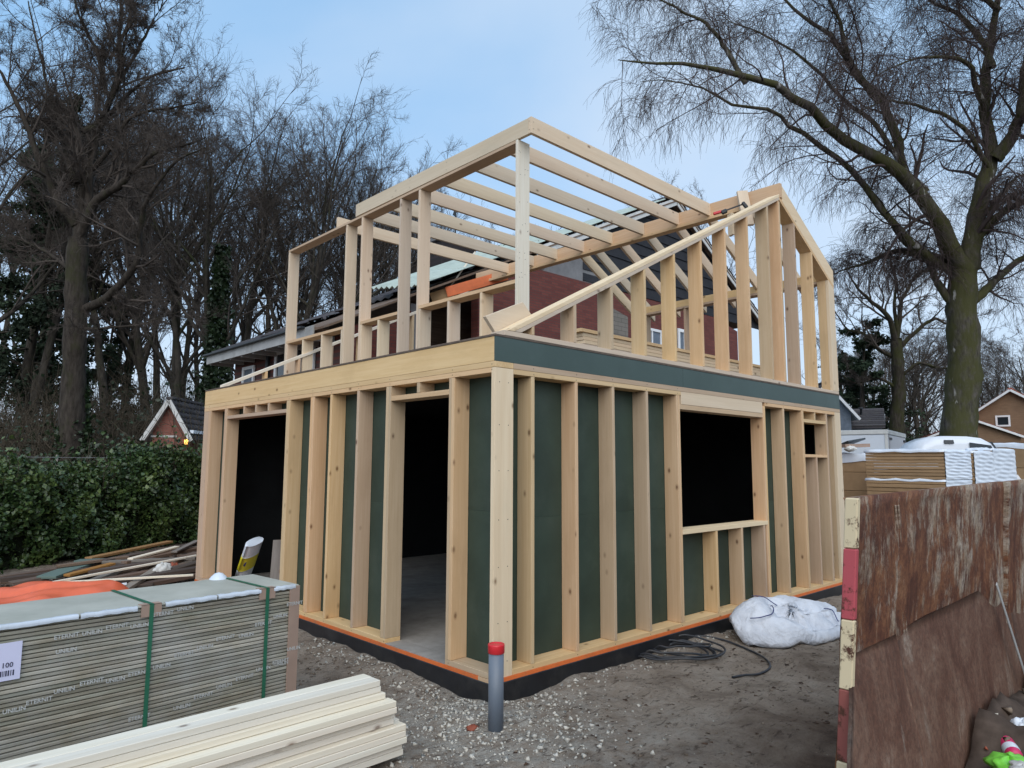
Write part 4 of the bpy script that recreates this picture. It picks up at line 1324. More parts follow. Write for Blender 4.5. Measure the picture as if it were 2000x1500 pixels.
# the settled bag cloth: 32 rings of 72 points, millimetres
BAG_X = [108,127,121,115,108,107,124,128,110,98,85,75,86,71,62,43,43,41,8,0,-15,-8,-13,-30,-31,-39,-49,-38,-57,-75,-83,-83,-79,-104,-97,-104,-94,-75,-79,-89,-87,-91,-77,-66,-56,-37,-34,-45,-51,-59,-40,-25,-13,-5,4,11,34,33,42,59,46,61,73,81,92,96,98,109,109,121,128,119,246,227,249,222,225,218,206,191,190,174,169,160,145,118,100,80,62,33,14,-4,-1,-12,-35,-61,-75,-92,-100,-118,-126,-151,-176,-173,-196,-183,-199,-197,-181,-181,-178,-159,-166,-168,-165,-139,-132,-114,-84,-97,-78,-75,-69,-55,-35,-14,9,37,48,64,71,102,138,120,129,157,169,180,173,192,204,227,227,241,348,361,338,336,325,321,312,285,282,276,246,220,195,182,140,114,92,38,19,-11,-43,-51,-88,-111,-125,-158,-174,-198,-217,-238,-267,-286,-287,-305,-300,-291,-306,-293,-291,-279,-291,-256,-268,-242,-208,-194,-171,-135,-116,-118,-96,-61,-62,-26,-2,19,74,96,137,157,165,186,209,244,260,281,288,304,320,314,332,340,450,454,446,437,436,437,418,401,367,342,314,298,257,225,182,145,105,95,28,2,-62,-91,-120,-144,-189,-218,-235,-265,-306,-329,-354,-371,-372,-389,-407,-409,-418,-407,-408,-402,-366,-375,-355,-325,-297,-267,-237,-200,-182,-137,-125,-96,-49,-23,-7,67,89,124,160,184,212,275,297,314,355,370,391,404,416,427,440,456,561,567,566,548,536,538,499,487,450,431,383,346,329,263,233,173,144,83,20,-30,-57,-122,-158,-206,-246,-283,-314,-344,-377,-406,-431,-453,-480,-488,-497,-485,-495,-502,-507,-484,-476,-463,-430,-416,-377,-342,-314,-274,-243,-175,-142,-117,-75,-44,14,62,125,153,203,247,271,330,355,398,448,459,487,507,513,548,551,562,665,683,667,670,644,622,594,573,539,505,458,422,376,317,276,199,149,96,41,-22,-70,-128,-193,-226,-263,-330,-366,-400,-420,-482,-502,-522,-553,-578,-587,-601,-603,-599,-605,-591,-564,-556,-526,-486,-453,-417,-378,-340,-292,-241,-194,-148,-85,-35,15,67,116,180,237,286,355,396,438,487,503,558,579,613,635,658,676,676,776,787,761,761,736,723,682,643,635,574,524,489,438,363,308,237,184,120,46,-25,-85,-158,-196,-254,-321,-373,-416,-478,-510,-550,-578,-623,-648,-659,-677,-705,-691,-697,-686,-673,-665,-621,-609,-588,-535,-488,-446,-412,-345,-287,-231,-178,-111,-53,34,79,142,204,286,333,383,455,493,541,601,636,670,700,726,755,766,782,879,879,879,856,840,812,781,755,690,646,601,542,481,420,338,261,205,140,55,-20,-77,-160,-245,-293,-354,-423,-490,-531,-578,-640,-674,-712,-727,-774,-780,-792,-804,-784,-784,-773,-733,-729,-690,-646,-607,-559,-514,-464,-401,-339,-267,-198,-117,-46,31,102,161,248,304,391,440,501,570,630,669,716,746,802,824,851,865,891,956,980,954,949,925,905,859,814,766,734,665,598,536,464,378,303,230,140,69,-6,-88,-176,-253,-314,-402,-464,-538,-598,-667,-712,-753,-782,-817,-842,-861,-890,-881,-886,-888,-858,-839,-801,-771,-727,-688,-628,-574,-504,-450,-371,-292,-223,-128,-49,27,118,172,281,338,415,486,560,630,673,730,789,832,864,885,931,936,955,1055,1062,1062,1029,1008,964,943,874,844,765,720,660,570,495,409,337,243,153,69,-17,-117,-212,-293,-363,-429,-522,-587,-654,-711,-776,-808,-865,-883,-931,-943,-955,-955,-955,-947,-941,-911,-882,-846,-787,-742,-683,-614,-558,-481,-403,-306,-235,-136,-61,27,131,213,290,376,457,522,599,683,736,800,846,895,938,959,1004,1038,1037,1136,1123,1121,1101,1082,1039,1005,947,897,840,766,694,623,536,449,354,266,158,72,-35,-129,-229,-307,-391,-465,-569,-630,-705,-778,-829,-873,-909,-955,-980,-1006,-1013,-1000,-995,-989,-993,-968,-933,-907,-848,-802,-736,-667,-576,-507,-438,-348,-258,-157,-60,22,117,214,332,394,488,575,653,724,794,860,905,933,984,1011,1053,1107,1129,1215,1199,1198,1171,1158,1101,1062,1012,947,876,807,730,646,560,469,373,276,175,61,-45,-132,-235,-316,-418,-489,-600,-681,-749,-814,-893,-922,-973,-1023,-1041,-1048,-1048,-1058,-1082,-1066,-1040,-1008,-991,-959,-902,-856,-781,-712,-626,-549,-448,-351,-276,-163,-66,29,151,249,334,423,513,619,693,775,848,911,964,1009,1040,1084,1108,1152,1171,1261,1253,1254,1243,1212,1174,1111,1064,993,931,851,776,685,595,483,387,285,153,62,-36,-133,-243,-338,-450,-539,-618,-706,-794,-880,-934,-991,-1029,-1058,-1085,-1098,-1090,-1105,-1125,-1110,-1098,-1065,-1022,-991,-935,-877,-826,-751,-658,-593,-488,-392,-284,-175,-71,26,141,251,343,460,545,633,720,798,882,944,995,1033,1098,1150,1169,1199,1234,1290,1291,1296,1297,1260,1204,1153,1113,1044,958,873,788,697,606,523,400,286,165,65,-52,-139,-257,-353,-469,-557,-656,-755,-831,-910,-982,-1023,-1077,-1113,-1135,-1135,-1163,-1169,-1147,-1135,-1126,-1093,-1075,-1024,-969,-917,-853,-783,-688,-594,-499,-397,-296,-170,-74,27,145,260,381,485,576,658,768,845,923,995,1052,1101,1151,1203,1242,1261,1271,1352,1347,1348,1340,1280,1253,1201,1140,1054,984,893,823,721,629,523,426,300,182,71,-31,-157,-262,-381,-474,-598,-677,-769,-852,-938,-1013,-1075,-1105,-1149,-1159,-1166,-1177,-1168,-1175,-1169,-1148,-1113,-1097,-1054,-992,-947,-892,-807,-722,-614,-503,-401,-311,-184,-70,49,155,269,370,494,617,706,802,877,962,1041,1097,1160,1187,1246,1284,1296,1327,1395,1392,1382,1353,1318,1269,1226,1163,1085,1008,927,853,737,632,526,415,302,182,85,-51,-163,-263,-388,-496,-582,-709,-783,-881,-967,-1040,-1093,-1139,-1144,-1150,-1179,-1178,-1194,-1169,-1182,-1172,-1134,-1084,-1052,-999,-956,-900,-832,-734,-627,-534,-428,-313,-192,-75,29,166,270,389,498,612,712,826,910,1004,1067,1150,1191,1236,1294,1329,1352,1373,1418,1412,1395,1374,1331,1279,1237,1173,1121,1012,922,843,746,659,529,430,289,184,64,-47,-180,-278,-388,-501,-614,-716,-812,-908,-974,-1036,-1084,-1096,-1102,-1131,-1133,-1151,-1158,-1150,-1132,-1123,-1082,-1045,-1017,-973,-922,-899,-823,-718,-625,-530,-429,-306,-196,-71,30,156,289,403,497,625,737,825,923,1002,1084,1135,1220,1281,1321,1359,1386,1401,1406,1408,1381,1342,1324,1271,1236,1156,1104,1015,927,860,743,623,542,409,293,174,65,-56,-188,-280,-395,-510,-620,-715,-820,-895,-953,-984,-1030,-1051,-1072,-1085,-1086,-1097,-1118,-1151,-1141,-1081,-1065,-1010,-976,-932,-915,-895,-800,-710,-598,-536,-417,-319,-183,-53,45,164,273,396,509,621,720,805,897,980,1048,1122,1195,1248,1285,1326,1364,1363,1356,1387,1349,1297,1277,1242,1191,1124,1056,998,920,831,739,622,515,420,293,176,71,-61,-185,-310,-409,-511,-624,-720,-808,-906,-947,-959,-988,-994,-1021,-1043,-1033,-1055,-1079,-1131,-1095,-1065,-1021,-996,-936,-928,-891,-867,-786,-700,-597,-518,-411,-284,-171,-82,50,148,270,377,510,601,709,816,858,961,1030,1106,1149,1212,1257,1316,1338,1333,1329,1360,1328,1288,1228,1190,1177,1090,1017,976,889,812,726,616,503,408,287,153,58,-56,-178,-295,-413,-504,-596,-719,-793,-886,-903,-906,-968,-959,-971,-995,-1001,-1016,-1036,-1089,-1102,-1064,-1022,-991,-920,-903,-904,-852,-768,-681,-587,-503,-403,-285,-178,-60,56,165,268,390,469,577,681,798,887,921,996,1063,1121,1167,1190,1257,1302,1319,1267,1319,1297,1261,1199,1159,1139,1084,1002,928,877,790,693,605,505,394,296,156,58,-66,-178,-273,-399,-505,-607,-686,-767,-817,-863,-891,-960,-944,-933,-960,-955,-983,-1013,-1066,-1046,-1044,-998,-956,-911,-909,-889,-830,-751,-658,-585,-488,-377,-263,-150,-59,55,146,258,362,450,567,671,761,851,946,982,1023,1098,1114,1162,1216,1242,1280,1253,1246,1271,1235,1173,1127,1121,1064,977,933,841,777,669,569,480,381,262,168,52,-64,-166,-280,-369,-477,-578,-632,-709,-791,-818,-858,-926,-903,-918,-919,-927,-949,-1006,-1042,-1044,-994,-977,-927,-897,-905,-862,-788,-726,-642,-541,-471,-367,-257,-159,-36,77,160,255,361,452,551,683,760,843,902,930,1003,1034,1079,1106,1164,1195,1227,1184,1199,1212,1182,1133,1124,1080,1017,963,905,827,739,657,547,455,363,266,164,45,-51,-158,-271,-358,-451,-533,-626,-671,-739,-801,-837,-900,-888,-896,-895,-921,-945,-967,-1013,-978,-982,-954,-907,-905,-896,-832,-775,-700,-610,-543,-433,-348,-249,-138,-22,78,167,262,343,433,531,627,718,803,875,934,942,978,1031,1072,1098,1144,1169,1145,1166,1163,1153,1123,1072,1033,980,923,845,796,686,623,525,452,355,268,149,59,-55,-166,-243,-351,-416,-489,-577,-637,-680,-743,-810,-855,-868,-854,-887,-873,-911,-944,-984,-968,-951,-929,-888,-898,-841,-778,-746,-658,-591,-495,-403,-320,-232,-107,-22,73,172,245,343,424,517,621,697,756,822,898,941,921,962,1006,1041,1071,1107,1074,1091,1076,1064,1043,1014,981,935,869,805,747,666,582,506,418,322,250,159,43,-35,-135,-241,-323,-377,-478,-527,-591,-637,-699,-744,-801,-828,-844,-847,-842,-869,-907,-923,-909,-906,-890,-871,-832,-784,-722,-671,-612,-547,-468,-395,-299,-190,-107,-2,64,145,222,329,411,486,581,665,722,802,827,876,907,964,990,1021,1019,1055,1016,1010,1014,998,954,937,904,865,820,756,682,604,538,471,393,306,231,127,71,-41,-153,-225,-274,-350,-429,-476,-525,-597,-625,-695,-715,-760,-786,-798,-828,-844,-862,-858,-865,-837,-812,-807,-781,-742,-687,-625,-580,-506,-410,-335,-257,-163,-80,3,72,128,219,302,399,462,544,623,656,743,777,844,899,937,963,978,954,1006,924,920,932,913,882,867,815,791,747,697,631,567,492,421,365,280,205,121,44,-25,-128,-182,-263,-334,-400,-462,-468,-516,-576,-607,-644,-686,-715,-733,-755,-764,-777,-775,-762,-739,-745,-733,-709,-674,-617,-571,-495,-446,-366,-307,-217,-147,-63,7,75,114,210,293,356,406,481,549,599,666,711,768,830,846,881,901,910,907,848,831,817,837,811,776,738,695,671,620,562,520,463,404,317,249,184,120,48,-28,-98,-157,-241,-315,-381,-426,-494,-452,-484,-529,-557,-602,-624,-643,-663,-672,-670,-682,-683,-674,-665,-658,-649,-601,-554,-501,-432,-388,-333,-251,-192,-125,-44,5,49,131,187,263,300,366,430,494,563,594,645,696,739,753,770,801,808,837,730,741,728,717,707,678,661,626,580,542,512,436,390,346,276,236,187,112,55,-8,-73,-145,-217,-270,-325,-385,-411,-450,-445,-482,-517,-544,-560,-533,-584,-579,-596,-592,-611,-603,-608,-578,-554,-522,-486,-432,-390,-334,-285,-213,-152,-96,-37,26,74,138,178,228,270,329,373,425,484,535,588,637,650,697,701,702,710,738,635,650,629,638,622,606,592,544,499,465,444,383,330,286,248,182,142,83,37,-12,-81,-111,-180,-231,-285,-327,-339,-399,-420,-457,-489,-496,-478,-476,-484,-486,-512,-503,-504,-498,-513,-496,-471,-433,-398,-345,-314,-268,-223,-179,-140,-61,-18,39,104,151,144,210,244,297,330,387,423,461,495,543,559,600,628,614,600,634,536,543,543,530,516,509,489,445,420,399,358,322,285,237,204,152,100,71,23,-11,-52,-79,-137,-183,-225,-250,-293,-304,-349,-380,-392,-410,-403,-418,-393,-406,-408,-414,-430,-421,-403,-415,-379,-357,-322,-290,-254,-221,-164,-123,-88,-44,4,40,93,115,169,165,199,249,273,335,347,389,429,451,475,510,516,540,542,547,454,439,450,446,418,412,399,380,352,317,285,249,230,203,165,122,97,75,29,-17,-34,-54,-88,-137,-162,-191,-218,-251,-273,-282,-299,-330,-307,-311,-311,-315,-321,-335,-333,-324,-331,-312,-289,-264,-261,-215,-191,-161,-105,-78,-64,-14,27,67,100,127,115,116,157,188,233,255,305,323,333,361,383,392,406,421,436,440]
BAG_Y = [-113,-121,-123,-107,-100,-92,-95,-97,-88,-87,-78,-71,-72,-65,-65,-64,-69,-86,-48,-52,-50,-62,-51,-51,-61,-51,-66,-77,-78,-79,-63,-75,-86,-91,-108,-103,-92,-89,-95,-112,-122,-130,-142,-130,-108,-128,-149,-130,-151,-163,-174,-182,-175,-173,-165,-173,-176,-183,-167,-162,-171,-174,-167,-169,-166,-151,-159,-135,-137,-125,-120,-105,-98,-90,-101,-93,-84,-70,-77,-61,-48,-36,-30,-44,-37,-34,-21,-20,5,-13,-3,4,-1,-4,14,9,6,1,-13,-27,-19,-26,-34,-45,-55,-70,-87,-77,-84,-91,-108,-130,-108,-123,-141,-146,-156,-161,-173,-184,-202,-207,-216,-212,-234,-223,-224,-238,-224,-229,-224,-212,-208,-206,-216,-207,-199,-199,-182,-169,-148,-141,-133,-116,-105,-107,-81,-59,-41,-46,-25,-21,-5,-21,-26,3,2,12,11,27,20,41,52,53,74,35,29,46,35,52,41,19,33,8,-4,-1,-24,-39,-54,-75,-96,-112,-132,-160,-172,-169,-198,-196,-198,-215,-218,-229,-237,-259,-262,-257,-292,-267,-272,-296,-282,-292,-265,-261,-268,-269,-258,-248,-238,-224,-203,-184,-178,-151,-135,-118,-117,-92,-76,-84,-74,-53,-29,-16,8,24,19,28,34,64,57,57,90,92,95,99,101,98,98,110,109,102,85,76,58,45,14,-3,-34,-30,-67,-78,-92,-113,-143,-167,-166,-194,-205,-237,-240,-259,-271,-285,-302,-288,-310,-328,-340,-310,-327,-339,-350,-337,-322,-320,-322,-302,-294,-281,-262,-246,-231,-213,-196,-170,-152,-141,-115,-105,-88,-66,-58,-28,-11,2,42,49,73,67,87,104,106,131,142,138,127,150,160,151,142,158,159,128,114,103,81,43,23,-5,-29,-44,-89,-103,-129,-136,-162,-171,-204,-227,-231,-265,-278,-274,-311,-308,-329,-345,-356,-366,-384,-355,-354,-382,-371,-390,-374,-380,-367,-367,-339,-324,-292,-264,-255,-244,-223,-207,-172,-156,-150,-132,-105,-73,-39,-18,-2,35,42,86,84,120,142,142,152,176,179,198,216,192,201,212,205,215,188,143,127,111,79,61,21,0,-11,-64,-65,-109,-132,-152,-184,-197,-229,-263,-268,-299,-293,-329,-362,-359,-372,-387,-393,-414,-406,-393,-388,-418,-426,-404,-414,-417,-398,-359,-359,-333,-334,-305,-287,-270,-226,-218,-195,-164,-131,-128,-98,-75,-32,-14,7,51,72,105,127,143,155,202,191,224,244,243,255,237,259,265,256,227,208,164,159,134,93,70,46,9,-23,-48,-89,-115,-143,-165,-192,-222,-269,-280,-315,-337,-350,-358,-379,-396,-413,-408,-401,-446,-442,-424,-443,-467,-458,-474,-467,-433,-424,-388,-409,-384,-355,-341,-326,-284,-250,-214,-192,-175,-138,-136,-95,-51,-23,-2,33,80,113,138,169,186,205,225,225,267,271,299,300,311,284,275,281,252,223,203,169,152,124,100,49,32,-1,-41,-71,-100,-136,-168,-219,-266,-264,-308,-335,-373,-366,-399,-405,-406,-425,-456,-457,-469,-470,-477,-481,-499,-512,-511,-485,-468,-440,-419,-401,-401,-376,-357,-335,-313,-272,-248,-206,-172,-159,-141,-107,-64,-7,2,60,89,137,171,200,224,246,272,306,302,342,322,344,338,325,332,318,296,271,247,216,192,153,142,81,44,6,-12,-42,-97,-143,-185,-212,-262,-290,-342,-371,-406,-422,-444,-468,-469,-495,-500,-502,-537,-536,-520,-522,-538,-558,-543,-544,-498,-470,-446,-424,-416,-419,-390,-337,-328,-288,-248,-224,-187,-164,-138,-69,-49,0,25,70,118,160,193,239,260,275,319,355,356,354,372,393,399,386,381,350,320,274,277,226,215,199,149,106,97,41,9,-22,-78,-119,-154,-201,-247,-311,-337,-383,-411,-469,-498,-495,-511,-532,-533,-560,-568,-564,-571,-582,-573,-605,-599,-565,-522,-502,-499,-479,-463,-452,-408,-371,-333,-273,-265,-225,-203,-175,-119,-77,-42,20,50,93,140,188,230,272,292,325,367,392,391,417,422,436,429,419,387,362,312,302,269,282,245,221,178,145,101,67,14,-23,-47,-113,-148,-191,-244,-285,-354,-387,-426,-465,-531,-540,-561,-586,-599,-620,-617,-623,-627,-617,-623,-634,-633,-579,-550,-528,-547,-507,-502,-453,-408,-355,-311,-276,-249,-235,-221,-155,-114,-65,-27,21,65,114,169,223,254,279,309,356,384,413,424,442,458,454,421,407,390,349,315,285,302,293,280,259,214,171,132,89,47,20,-31,-82,-127,-170,-233,-285,-336,-393,-439,-471,-535,-575,-597,-618,-631,-649,-650,-660,-674,-658,-657,-662,-638,-619,-608,-596,-559,-538,-514,-464,-413,-380,-331,-267,-241,-203,-183,-137,-119,-59,-22,49,99,129,188,222,259,327,360,368,424,444,477,491,478,470,430,405,374,348,332,330,327,316,320,282,238,192,146,98,84,12,-23,-64,-127,-181,-228,-271,-339,-386,-428,-494,-539,-596,-626,-659,-686,-694,-708,-699,-711,-709,-723,-697,-692,-659,-638,-638,-605,-571,-559,-488,-429,-385,-320,-300,-251,-209,-167,-121,-80,-20,19,56,107,154,203,250,301,326,372,415,444,460,486,478,489,447,445,413,379,363,362,359,350,363,344,317,274,227,169,138,91,40,-13,-61,-102,-157,-221,-286,-323,-388,-432,-500,-564,-584,-648,-680,-707,-723,-740,-756,-754,-768,-757,-743,-744,-703,-696,-657,-619,-605,-558,-514,-440,-418,-365,-306,-271,-211,-166,-121,-94,-26,16,65,128,175,217,264,304,350,384,430,462,478,494,514,483,482,442,417,408,398,407,396,403,405,379,343,302,240,202,142,112,70,9,-51,-88,-139,-211,-248,-316,-385,-443,-515,-547,-616,-653,-684,-716,-744,-764,-784,-796,-791,-787,-780,-777,-759,-727,-685,-661,-630,-587,-538,-503,-441,-385,-324,-268,-209,-172,-139,-80,-34,26,82,135,178,231,283,318,371,407,444,467,504,519,526,525,496,486,452,470,427,440,436,432,425,392,368,326,282,222,173,132,65,21,-34,-86,-121,-194,-248,-303,-347,-430,-488,-573,-610,-655,-686,-728,-761,-767,-791,-807,-821,-815,-804,-796,-783,-761,-733,-688,-644,-604,-565,-513,-464,-411,-359,-298,-237,-203,-143,-81,-11,29,80,138,182,242,277,347,386,411,445,479,486,522,529,546,528,502,489,489,484,488,477,476,458,429,388,306,234,204,194,137,96,29,-9,-73,-117,-174,-229,-271,-344,-408,-465,-565,-593,-601,-643,-713,-720,-746,-772,-791,-791,-809,-804,-798,-780,-757,-733,-691,-648,-600,-539,-512,-461,-422,-356,-297,-244,-210,-145,-85,-34,16,67,138,186,247,293,342,389,424,468,492,508,522,535,546,546,541,530,514,514,501,494,493,472,448,342,283,218,235,196,145,72,33,7,-46,-90,-141,-192,-248,-324,-379,-459,-543,-546,-589,-626,-674,-674,-715,-728,-734,-749,-751,-753,-742,-737,-718,-702,-639,-596,-560,-518,-468,-442,-374,-332,-307,-231,-181,-118,-80,-48,0,51,93,161,203,263,311,355,427,452,467,502,527,535,540,541,546,546,532,526,511,494,457,470,421,334,296,230,227,184,126,71,7,-25,-30,-68,-116,-170,-222,-286,-355,-438,-522,-519,-559,-605,-624,-631,-647,-665,-692,-712,-706,-709,-709,-676,-662,-657,-635,-556,-513,-467,-414,-397,-344,-305,-259,-215,-160,-84,-57,-25,7,20,75,147,172,203,277,328,383,414,422,459,482,500,508,519,503,494,520,483,482,445,447,409,408,321,289,272,197,184,124,70,15,-19,-34,-94,-145,-206,-227,-289,-351,-418,-512,-529,-558,-563,-562,-573,-615,-621,-643,-668,-682,-654,-654,-639,-620,-611,-600,-558,-488,-451,-391,-376,-308,-290,-237,-189,-149,-95,-81,-11,11,25,81,156,169,192,258,341,358,403,375,421,434,450,448,449,457,462,451,462,429,427,414,404,407,335,258,243,227,162,115,55,3,-30,-58,-71,-139,-158,-203,-268,-342,-420,-482,-500,-511,-519,-523,-539,-564,-575,-601,-620,-627,-650,-590,-588,-593,-577,-569,-516,-494,-414,-363,-334,-297,-266,-216,-168,-117,-127,-76,-31,10,19,87,140,160,205,263,328,370,350,349,361,382,418,419,413,401,405,440,411,396,381,395,398,384,319,255,213,215,163,98,44,0,-7,-20,-67,-111,-175,-205,-273,-342,-413,-454,-461,-459,-474,-482,-493,-502,-546,-542,-579,-581,-622,-605,-550,-536,-533,-517,-531,-477,-414,-377,-312,-277,-222,-175,-150,-110,-121,-66,-53,-18,32,89,147,165,230,275,319,340,329,322,349,382,413,369,379,381,393,422,383,341,332,352,366,360,345,272,247,202,140,87,56,-19,-22,-25,-89,-121,-175,-217,-290,-338,-388,-396,-413,-422,-431,-435,-448,-467,-484,-501,-521,-546,-593,-545,-506,-497,-495,-486,-497,-471,-396,-346,-290,-248,-208,-162,-138,-99,-79,-94,-44,7,54,78,145,191,209,271,306,310,312,310,360,406,398,392,396,385,409,413,374,320,292,336,308,332,317,294,253,180,146,81,54,-4,-28,-33,-90,-143,-188,-233,-291,-323,-351,-363,-364,-372,-404,-416,-431,-433,-434,-467,-473,-499,-552,-529,-505,-458,-448,-444,-461,-442,-384,-325,-272,-229,-186,-144,-107,-90,-99,-101,-58,-15,33,89,118,183,202,264,289,281,291,297,339,403,424,429,423,394,387,401,344,299,276,287,318,283,299,278,229,180,139,89,36,10,-1,-49,-95,-149,-213,-243,-255,-286,-311,-307,-316,-356,-373,-400,-412,-417,-412,-419,-447,-497,-515,-495,-466,-432,-395,-398,-433,-412,-362,-344,-277,-246,-184,-136,-91,-87,-138,-97,-55,-23,26,79,124,152,198,255,245,270,266,299,347,389,392,415,439,418,400,388,345,291,247,293,299,287,255,259,226,192,150,77,69,29,-26,-68,-108,-149,-194,-214,-221,-242,-251,-274,-284,-309,-356,-374,-371,-373,-400,-403,-406,-463,-478,-453,-439,-381,-406,-367,-402,-358,-364,-329,-282,-241,-203,-154,-110,-148,-134,-91,-53,-16,8,66,108,146,174,207,235,233,258,303,332,364,398,409,401,400,393,356,336,292,272,229,286,275,267,230,202,171,128,90,51,23,-23,-59,-109,-137,-163,-166,-173,-215,-222,-225,-252,-283,-316,-315,-350,-356,-348,-368,-357,-426,-394,-432,-398,-388,-363,-341,-367,-369,-342,-283,-275,-234,-186,-193,-169,-153,-101,-90,-52,-26,13,48,78,114,152,157,202,233,258,287,319,336,369,373,347,359,361,361,334,312,292,273,217,242,223,214,186,148,128,90,30,4,-40,-67,-97,-112,-121,-123,-139,-167,-198,-208,-218,-262,-277,-282,-299,-307,-321,-304,-337,-371,-384,-377,-370,-347,-325,-340,-328,-307,-286,-286,-244,-213,-180,-163,-158,-123,-117,-77,-52,-27,18,44,82,90,112,144,193,196,233,265,271,303,315,308,302,317,315,310,312,287,287,248,252,193,182,159,154,140,106,78,32,3,-21,-55,-52,-64,-82,-99,-115,-132,-145,-159,-197,-203,-244,-241,-252,-285,-269,-270,-305,-306,-327,-337,-313,-292,-326,-316,-285,-269,-271,-245,-228,-204,-194,-157,-128,-122,-98,-87,-40,-24,-3,38,66,77,102,119,163,198,205,215,234,241,261,283,248,255,274,264,260,249,234,247,228,222,190,170,139,119,79,71,37,25,9,-32,-44,-56,-57,-69,-92,-117,-117,-133,-139,-165,-169,-199,-194,-212,-224,-226,-252,-258,-266,-278,-270,-301,-259,-259,-238,-248,-209,-188,-207,-175,-157,-156,-141,-125,-82,-58,-36,-17,19,37,44,59,87,107,116,136,165,177,204,205,243,229,208,229,215,207,199,171,191,171,186,184,169,159,126,93,95,69,47,17,18,-3,4,-26,-38,-35,-61,-86,-81,-90,-107,-118,-132,-147,-159,-177,-178,-203,-201,-197,-227,-231,-225,-244,-214,-209,-210,-203,-189,-162,-164,-153,-142,-111,-98,-80,-80,-52,-19,0,18,41,52,74,86,99,110,131,137,147,177,171,194,162,179,171,166,154,164,159,140,134,132,116,115,110,125,107,81,90,60,39,27,3,25,23,-2,-21,-41,-35,-57,-52,-64,-86,-101,-102,-112,-135,-135,-146,-145,-134,-198,-195,-193,-192,-186,-171,-156,-147,-142,-122,-146,-120,-119,-96,-76,-98]
